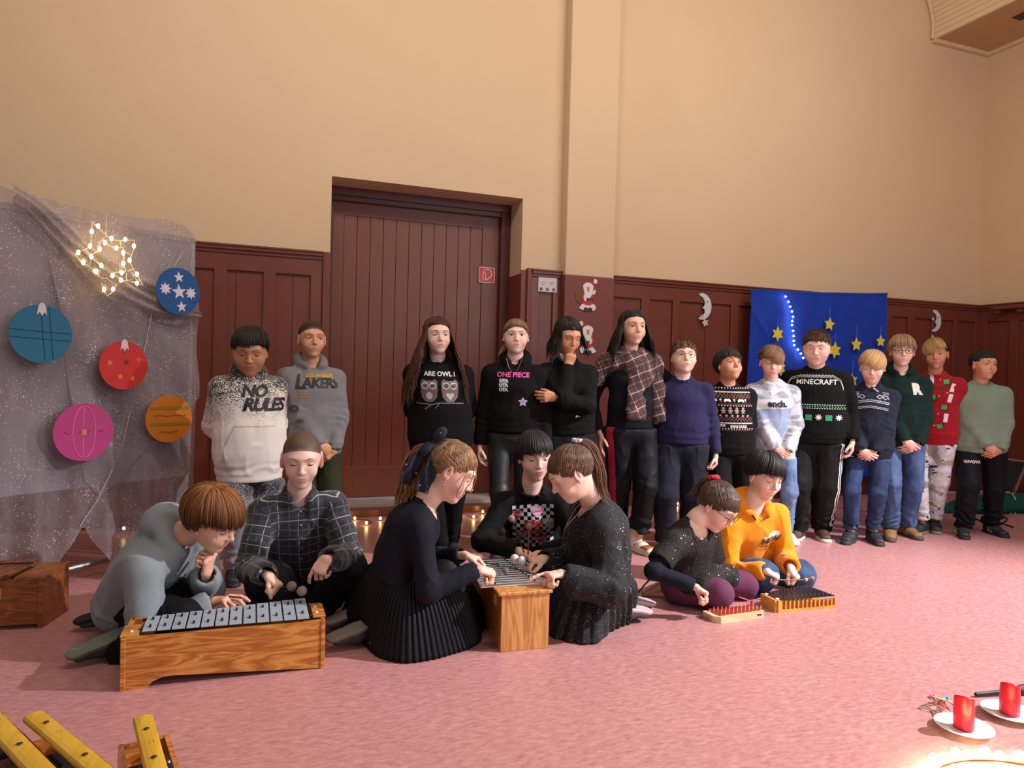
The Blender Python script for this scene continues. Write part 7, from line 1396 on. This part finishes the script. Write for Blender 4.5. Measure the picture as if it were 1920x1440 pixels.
wu = p.tup; skirt(p, 'pleated_skirt', (J['pel']+wu*.075, wu), (.110, .098), None, [(668, 1135), (676, 1200), (708, 1232), (760, 1243), (820, 1238), (875, 1220), (900, 1190), (895, 1140), (860, 1105), (800, 1085), (720, 1090)], fabric('pleat_black', srgb(18, 20, 26), .55, 500, .2, .06, .2), pleats=120, amp=.0045, dome=.25, bulge=[(J['knR'], .13, .08), (J['knL'], .13, .06)])
for n, q_ in (('R', (672, 1208)), ('L', (664, 1178))): crouch_shoe(p, n, G(*q_)+V3(.05, 0, .022), (-.85, -.15, -.20), (.2, .1, -.95), pm('sneaker_mesh', srgb(52, 52, 50), .7), pm('sole_speckle', srgb(118, 114, 106), .7), name='sneaker')
mb = MB(); e = hl(-.0, 0, 0); er = p.hw((.080, .004, -.034)); mb.tube([er+V3(.006*math.cos(t), 0, .008*math.sin(t)-.008) for t in np.linspace(0, 6.28, 13)[:-1]], .0012, 5, closed=True); mb.build('earring', pm('gold', 0), p.bd, True, shift=p.base)
mb = MB(); rc = J['wrL']+unit(V3(.85, .0, -.30))*.075; mb.tube([rc+V3(0, .010*math.cos(t), .012*math.sin(t)) for t in np.linspace(0, 6.28, 13)[:-1]], .0015, 5, closed=True); mb.build('ring', pm('chrome', 0), p.bd, True, shift=p.base)
hR = J['wrR']+unit(V3(.75, -.05, -.25))*.075+V3(0, 0, -.012); hL = J['wrL']+unit(V3(.85, 0, -.3))*.07+V3(0, 0, -.012)
mallet(W(948, 1071, 2.80), hR, .0150, (104, 98, 98), 'dark-headed mallet striking the bars of the middle metallophone', rs=.003); mallet(W(936, 1059, 2.96), hL, .011, (92, 84, 84), 'small dark-headed mallet above the far bars of the middle metallophone', rs=.003)
# girl behind with the checkerboard print
p = Person('dark-haired girl with fringe in black jumper printed with checkerboard and hearts, behind the middle metallophone', 'fair', seed=34)
p.pose((1000, 1090, 3.55), (997, 912, 3.42), (1003, 856, 3.38), 4, 14, 12, 4, hs=1.05, H=1.5, knees=((965, 1085, 3.22), (1050, 1090, 3.22)), ankles=((960, 1110, 3.55), (1060, 1110, 3.55)), shw=.135)
J = p.J
p.reach('R', W(972, 1032, 3.20), -p.lt-Z*.5, (unit(V3(.7, -.2, -.25)), V3(0, .2, -1), V3(.2, -.3, 1))); p.reach('L', W(1012, 1038, 3.20), p.lt-Z*.5, (unit(V3(-.7, -.2, -.1)), V3(0, .2, -1), V3(-.2, -.3, 1)))
p.body(lid=.02, gaze=(.1, -.3), brow=(.012, .009, .009), blush=.6, fat=1.06, lips=srgb(196, 96, 96), handspec=dict(R=dict(curl=(1.0, 1.1, 1.1, 1.2)), L=dict(curl=(1.0, 1.1, 1.1, 1.2))))
p.hair((.016, .013, .014), ends=(.040, -.010, -.055), t=.014, n=430, fringe=(1.0, .030), r=.0042, line=(.058, -.058), shade=.3)
p.top('jumper', fabric('black_sweat', srgb(15, 16, 18), .88, 600, .25), rw=.138, hem=.02, disp=.005, sleeve=(.056, .050, .040))
cs = .0195; ck = []; hearts = lambda s_: [(0, -.95*s_), (.62*s_, -.35*s_), (.95*s_, .12*s_), (.88*s_, .55*s_), (.5*s_, .72*s_), (.15*s_, .55*s_), (0, .32*s_), (-.15*s_, .55*s_), (-.5*s_, .72*s_), (-.88*s_, .55*s_), (-.95*s_, .12*s_), (-.62*s_, -.35*s_)]
hp = lambda s_: ([(0, .02*s_)]+hearts(s_), [[0, 1+i, 1+(i+1) % 12] for i in range(12)])
for r_ in range(12):
    for c_ in range(11):
        if (r_+c_) % 2 == 0: x, y = (c_-5)*cs, -.085-r_*cs; ck.append(rect(x-cs/2, y-cs/2, x+cs/2, y+cs/2))
p.print_on(ck, cl((214, 226, 236)), 'checkerboard')
for x, y, s_, c_, t_, tc in ((.022, -.108, .038, (226, 176, 206), 'Loved', (206, 70, 120)), (-.085, -.125, .034, (206, 70, 100), 'Enough', (240, 200, 214)), (.090, -.178, .040, (196, 212, 228), 'Strong', (206, 90, 120)), (.040, -.262, .034, (216, 66, 106), 'Worthy', (240, 200, 214)), (-.055, -.235, .028, (206, 150, 170), '', (0, 0, 0))):
    p.print_on([T2(hp(s_), x, y)], cl(c_), 'heart_print', off=.0032)
    if t_: p.print_on([word(t_, .020, x, y, shear=.3, bold=.0004)], cl(tc), 'lettering', off=.0046)
p.print_on([word('you', .062, -.010, -.168, shear=.3, bold=.003), word('are', .060, .000, -.212, shear=.3, bold=.003)], cl((216, 62, 44)), 'lettering', off=.0050)
p.pants('trousers', BLKT, r=(.085, .07, .055))
mallet(W(959, 972, 3.12), W(983, 1036, 3.16), .0160, (150, 120, 108), 'brown-headed mallet held upright, left of the two before the checkerboard jumper', rs=.0032); mallet(W(992, 988, 3.11), W(990, 1040, 3.15), .0165, (122, 100, 98), 'brown-headed mallet held upright on a pale stick before the checkerboard jumper', stick=(150, 104, 92), rs=.0042)
# girl with the ponytail, kneeling on the right of the middle metallophone
p = Person('girl with long brown ponytail in glittering black dress kneeling right of the middle metallophone', 'fair', seed=35)
p.pose((1122, 1085, 2.98), (1112, 940, 2.94), (1072, 888, 2.90), -72, -74, 34, 0, hs=1.10, H=1.6, knees=((1075, 1145, 3.06), (1078, 1160, 2.92)), ankles=((1175, 1150, 3.05), (1178, 1160, 2.92)), shw=.135, shrot=0)
J = p.J; p.legscale = .62
p.reach('L', W(1056, 1075, 2.74), -Z+V3(.5, -.4, 0), (unit(V3(-.8, .0, -.05)), V3(.1, 0, -1), V3(.2, 1, .3)), l=(.27, .235)); p.reach('R', W(1020, 1047, 3.00), -Z+V3(.3, .3, 0), (unit(V3(-.9, -.1, .0)), V3(.1, 0, -1), V3(0, -1, .2)), l=(.27, .235))
p.body(lid=-.15, gaze=(0, -.4), brow=(.14, .09, .06), brow_t=.0038, blush=.4, lips=srgb(190, 116, 112), handspec=dict(L=dict(curl=(.12, 1.0, 1.1, 1.15), thumb=.9), R=dict(curl=(.7, .9, 1.1, 1.2), thumb=.6)))
dn = p.M.T@(-Z); wb = p.M.T@unit(-p.M[:, 1]*[1, 1, 0]); T_ = V3(0, -.080, .098)
p.hair(srgb(96, 72, 56), ends=(.062, -.020, -.085), t=.003, n=520, r=.0030, tail=(T_, [T_+wb*.03-dn*.01, T_+wb*.07+dn*.03, T_+wb*.105+dn*.11, T_+wb*.120+dn*.19, T_+wb*.150+dn*.27], .026, 170), line=(.066, -.090), wave=.004, tipc=(srgb(136, 104, 78), None), shade=.3)
Tw = p.hw(T_+V3(0, -.012, .004)); mb = MB(); ax_ = unit(p.M@V3(0, -.6, .8)); a_ = unit(np.cross(ax_, Z)); b_ = np.cross(ax_, a_)
mb.tube([Tw+(a_*math.cos(t)+b_*math.sin(t))*(.017+.004*math.sin(t*9))+ax_*.004*math.cos(t*7) for t in np.linspace(0, 2*math.pi, 49)[:-1]], .0075, 8, closed=True); mb.build('scrunchie', fabric('scrunchie_grey', srgb(190, 184, 186), .6), p.o, True, shift=p.base)
GL = sequin('glitter_dress', srgb(14, 16, 23), 330, .25, .05, shiny=(.75, .77, .85))
p.top('glitter_blouse', GL, rw=.150, hem=.03, collar='scoop', disp=.009, sleeve=(.066, .066, .040), rib=False, freq=7, drape=.075, fa=.78, bell=.02)
wu = p.tup; skirt(p, 'tiered_skirt', (J['pel']+wu*.02, wu), (.150, .130), None, [(1012, 1140), (1014, 1180), (1035, 1198), (1080, 1206), (1112, 1208), (1140, 1190), (1164, 1174), (1176, 1140), (1172, 1100), (1140, 1085), (1060, 1085), (1025, 1105)], GL, pleats=44, amp=.007, bulge=[(J['knR'], .12, .05), (J['knL'], .12, .05)])
hl = lambda *q: p.hw(q); mb = MB(); nb = J['neck']; fr = p.fr2(); mb.tube([nb+p.lt*x+fr*y+p.tup*z for x, y, z in ((.045, .02, .0), (.03, .07, -.03), (.008, .125, -.10), (0, .135, -.12), (-.008, .125, -.10), (-.03, .07, -.03), (-.045, .02, .0))], .0014, 5).tube([nb+fr*.138+p.tup*-.12, nb+fr*.142+p.tup*-.15], .0022, 5).tube([nb+fr*.14+p.tup*-.13-p.lt*.008, nb+fr*.14+p.tup*-.13+p.lt*.008], .002, 5); mb.build('cross_necklace', pm('silver', (.75, .75, .78), .25, .95), p.o, shift=p.base)
mb = MB(); mb.ball(p.hw((-.083, .006, -.030)), .0032, 8); mb.build('earring', pm('silver', 0), p.bd, True, shift=p.base)
for n, q_ in (('L', (1168, 1166)), ('R', (1176, 1150))): crouch_shoe(p, n, G(*q_)+V3(-.05, 0, .022), (.85, -.1, -.20), (-.2, .1, -.95), pm('shoe_greydark', srgb(60, 58, 62), .6), pm('sole_pink', srgb(190, 168, 176), .6), name='slipper')
hL = J['wrL']+V3(-.07, 0, -.015); hR = J['wrR']+V3(-.07, 0, -.012)
for px, py, Y_, lab in ((965, 1047, 2.99, 'white-headed mallet, left of the pair held above the middle metallophone'), (978, 1051, 2.96, 'white-headed mallet, right of the pair held above the middle metallophone')): mallet(W(px, py, Y_), hR+V3(.01, (Y_-2.975), 0), .0195, (206, 206, 206), lab, rs=.003)
mallet(W(958, 1064, 2.86), hL, .006, (60, 58, 60), 'thin black mallet stick reaching from the ponytail girl over the metal bars', rs=.0035)
# girl in sequins at the small glockenspiel
p = Person('kneeling girl with red scrunchie, glasses, black sequined top and purple tights', 'fair', seed=36)
p.pose((1288, 1085, 3.10), (1300, 978, 3.02), (1345, 950, 2.98), 52, 64, 36, -4, hs=1.06, H=1.46, knees=((1348, 1118, 2.90), (1396, 1102, 3.04)), ankles=((1270, 1125, 3.14), (1290, 1112, 3.30)), shw=.125, shrot=0)
J = p.J
p.reach('R', W(1303, 1100, 2.84), V3(-.9, .2, .0), (unit(V3(.6, -.25, -.35)), V3(-.1, -.1, -1), V3(.2, .9, .3)), l=(.215, .205)); p.reach('L', W(1370, 1100, 3.16), -Z+p.lt*.3, (unit(V3(.2, -.8, -.6)), V3(0, .3, -1), V3(-1, 0, 0)), l=(.24, .2))
p.body(lid=-.05, gaze=(0, -.4), brow=(.06, .04, .03), blush=.5, handspec=dict(R=dict(curl=(.55, .8, .9, 1.0), thumb=.6)))
dn = p.M.T@(-Z); wb = p.M.T@unit(-p.M[:, 1]*[1, 1, 0]); T_ = V3(0, -.088, .088)
p.hair(srgb(78, 60, 52), ends=(.056, -.020, -.085), t=.004, n=480, r=.0032, tail=(T_, [T_+wb*.035, T_+wb*.075+dn*.03, T_+wb*.110+dn*.08, T_+wb*.16+dn*.12], .022, 110), line=(.062, -.090), wave=.004, tipc=(srgb(120, 96, 82), None), fringe=None, shade=.3)
mb = MB(); rg = random.Random(5)
for i in range(90):   # combed fringe
    a = rg.uniform(-.95, .95); r0 = V3(.0745, .094, .082)+.006; C_ = V3(0, -.014, .032); pts = []
    for th in np.linspace(.75, 1.55+.1*math.cos(a*3), 8): d = V3(math.sin(th)*math.sin(a*th/1.2), math.sin(th)*math.cos(a*th/1.2), math.cos(th)); pts.append(p.hw(C_+d/np.linalg.norm(d/r0)*(1+rg.uniform(0, .04))))
    mb.tube(pts, [.0030*(1-.6*i_/7) for i_ in range(8)], 5)
mb.build('fringe', pm('fringe_brown', srgb(84, 66, 56), .45), p.hairo, True, shift=p.base)
p.glasses(pm('frame_wine', srgb(66, 34, 44), .35), .022, .018, .0018)
Tw = p.hw(T_+V3(0, -.014, .006)); ax_ = unit(p.M@V3(0, -.7, .7)); a_ = unit(np.cross(ax_, Z)); b_ = np.cross(ax_, a_); mb = MB(); mb.tube([Tw+(a_*math.cos(t)+b_*math.sin(t))*(.019+.004*math.sin(t*9))+ax_*.005*math.cos(t*7) for t in np.linspace(0, 2*math.pi, 49)[:-1]], .010, 8, closed=True); mb.build('scrunchie', sequin('scrunchie_red', srgb(206, 40, 30), 160, .25, .5, shiny=(1.0, .45, .35)), p.o, True, shift=p.base)
SQ_ = sequin('sequin_top', srgb(14, 11, 11), 170, .22, .6, shiny=(.07, .055, .055))
p.top('undershirt', fabric('navy_sleeve', srgb(22, 27, 40), .85, 600, .2), rw=.105, hem=-.03, collar='none', disp=.004, sleeve=(.040, .040, .033), rib=False)
p.top('sequined_top', SQ_, rw=.128, hem=.03, collar='scoop', disp=.005, sleeve=(.062, .066, .05), rib=False, short=True, fa=.80, bell=.03)
PUR = fabric('purple_tights', srgb(98, 50, 80), .8, 900, .5, .05, .2)
hp_, kR, kL = J['pel'], J['knR'], J['knL']
P = [limb(J['hipR']-Z*.02, kR+Z*.015, .080, .074, k=.025), limb(J['hipL']-Z*.02, kL+Z*.015, .080, .072, k=.012), limb(kR+Z*.0, J['anR'], .056, .036, k=.03), limb(kL, J['anL'], .054, .036, k=.03), ell(hp_, (.12, .11, .10), k=.05)]
P = [q_ for q_ in P]+[plane((0, 0, .003), -Z)]; v, q = mesh_sdf(P, .0075, lambda X: .003*vnoise(X*14)); from_arrays('tights', v, relax(v, q, 1) is not None and q, PUR, p.o, True, shift=p.base)
P = [limb(hp_+Z*.02, lerp(hp_, lerp(kR, kL, .5), .55)+Z*.045, .125, .11, side=p.lt, fa=.65, k=.04), limb(lerp(J['hipR'], kR, .2)+Z*.02, lerp(J['hipR'], kR, .62)+Z*.02, .083, .080, k=.03), limb(lerp(J['hipL'], kL, .2)+Z*.02, lerp(J['hipL'], kL, .62)+Z*.02, .083, .078, k=.03), plane((0, 0, .01), -Z)]
v, q = mesh_sdf(P, .0075, lambda X: .006*vnoise(X*np.array([22, 22, 10.]))); from_arrays('skirt', v, q, SQ_, p.o, True, shift=p.base)
SK = skin_mat()
he, to = W(1292, 1083, 3.08), G(1208, 1118)+Z*.022; P = [limb(he+V3(.06, 0, -.02), he, .042, .040, k=.03), limb(he, to, .040, .024, side=(0, .8, .6), fa=.72, k=.03), limb(he+V3(.03, -.02, -.05), he+V3(.12, -.03, -.09), .045, .045, k=.03), plane((0, 0, .004), -Z)]
FB = pm('stocking_tan', srgb(196, 150, 132), .7); v, q = mesh_sdf(P, .005); from_arrays('foot', v, q, FB, p.o, True, shift=p.base)
a = J['anR']; mb = MB(); mb.tube(cr_path([W(1270, 1060, 3.12), W(1245, 1070, 3.14), W(1215, 1090, 3.18), W(1190, 1120, 3.22)], 5), .0085, 6, flat=.45); mb.build('shoe_strap', pm('sandal_brown', srgb(60, 46, 42), .5), p.o, True, shift=p.base)
mallet(W(1410, 1128, 2.86), W(1398, 1122, 2.86)+V3(-.04, 0, .01), .010, (206, 60, 70), 'short red mallet lying over the right end of the small glockenspiel', stick=(206, 90, 96), rs=.003)
# boy in the orange hoodie
p = Person('dark-haired boy in orange hoodie and jeans kneeling behind the orange glockenspiel with two bead mallets', 'fair', seed=37)
p.pose((1408, 1072, 3.36), (1412, 950, 3.24), (1434, 893, 3.20), 34, 40, 20, -2, hs=1.08, H=1.55, knees=((1430, 1078, 3.06), (1500, 1078, 3.12)), ankles=((1400, 1100, 3.50), (1450, 1095, 3.6)), shw=.145, shrot=0)
J = p.J
p.reach('R', W(1436, 1070, 3.00), -p.lt*.4-Z*1.0-p.fr*.2, (unit(V3(.65, -.4, -.35)), V3(0, .2, -1), V3(0, .6, .8))); p.reach('L', W(1482, 1062, 3.00), p.lt*.4-Z*1.0-p.fr*.3, (unit(V3(.15, -.6, -.7)), V3(-.4, .5, -.6), V3(-.7, 0, .5)))
p.body(lid=-.12, gaze=(.05, -.4), brow=(.02, .014, .012), brow_t=.0040, ears=1.2, blush=.45, handspec=dict(R=dict(curl=(1.0, 1.1, 1.15, 1.2), thumb=.9), L=dict(curl=(.8, .95, 1.05, 1.1), thumb=.8)))
p.hair((.016, .013, .014), ends=(.046, .002, -.052), t=.015, n=430, fringe=(1.0, .044, .010), r=.0044, line=(.056, -.056), jit=.22, lift=.009, sweep=.3)
p.top('hoodie', fabric('orange_fleece', srgb(238, 142, 16), .9, 500, .3, .05), rw=.150, hem=.04, hood=1, collar='hood', disp=.008, sleeve=(.062, .058, .044), freq=7)
p.print_on([T2(poly([(-.05, -.012), (-.04, .018), (-.015, .016), (-.005, .028), (.03, .032), (.062, .028), (.060, .0), (.02, -.012)]), .045, -.165)], WHP, 'logo_ground'); p.print_on([word('NEW', .048, .040, -.176, shear=.4, bold=.0015), line2([(-.005, -.205), (.03, -.213), (.075, -.208)], .004)], cl((96, 60, 30)), 'lettering', off=.0045); p.print_on([word('NEW YORK', .013, .040, -.232)], cl((130, 80, 20)), 'lettering', off=.003)
p.print_on([line2([(-.055, -.005), (-.040, -.035)], .007), line2([(.015, -.050), (.055, -.040)], .007)], BKP, 'drawcord_tips', off=.006)
p.pants('jeans', denim('jeans_kneel', srgb(28, 48, 84), srgb(70, 100, 146)), r=(.095, .078, .056), disp=.006, seat=.126)
for n in 'LR': crouch_shoe(p, n, J['an'+n], (-.1, .9, -.3), (0, .3, .9), SH_BK, SOLEB)
hR = J['wrR']+unit(V3(.65, -.4, -.35))*.075+V3(0, 0, -.012); WD_ = (222, 176, 120)
mallet(W(1511, 1087, 2.86), hR, .0095, WD_, 'wooden bead mallet held by the boy in orange, nearer his hands', stick=(214, 176, 130), rs=.0028, fuzzy=False); mallet(W(1523, 1084, 2.90), J['wrL']+V3(.03, -.07, -.05), .0095, (206, 146, 84), 'wooden bead mallet held by the boy in orange, farther to the right', stick=(214, 176, 130), rs=.0028, fuzzy=False)
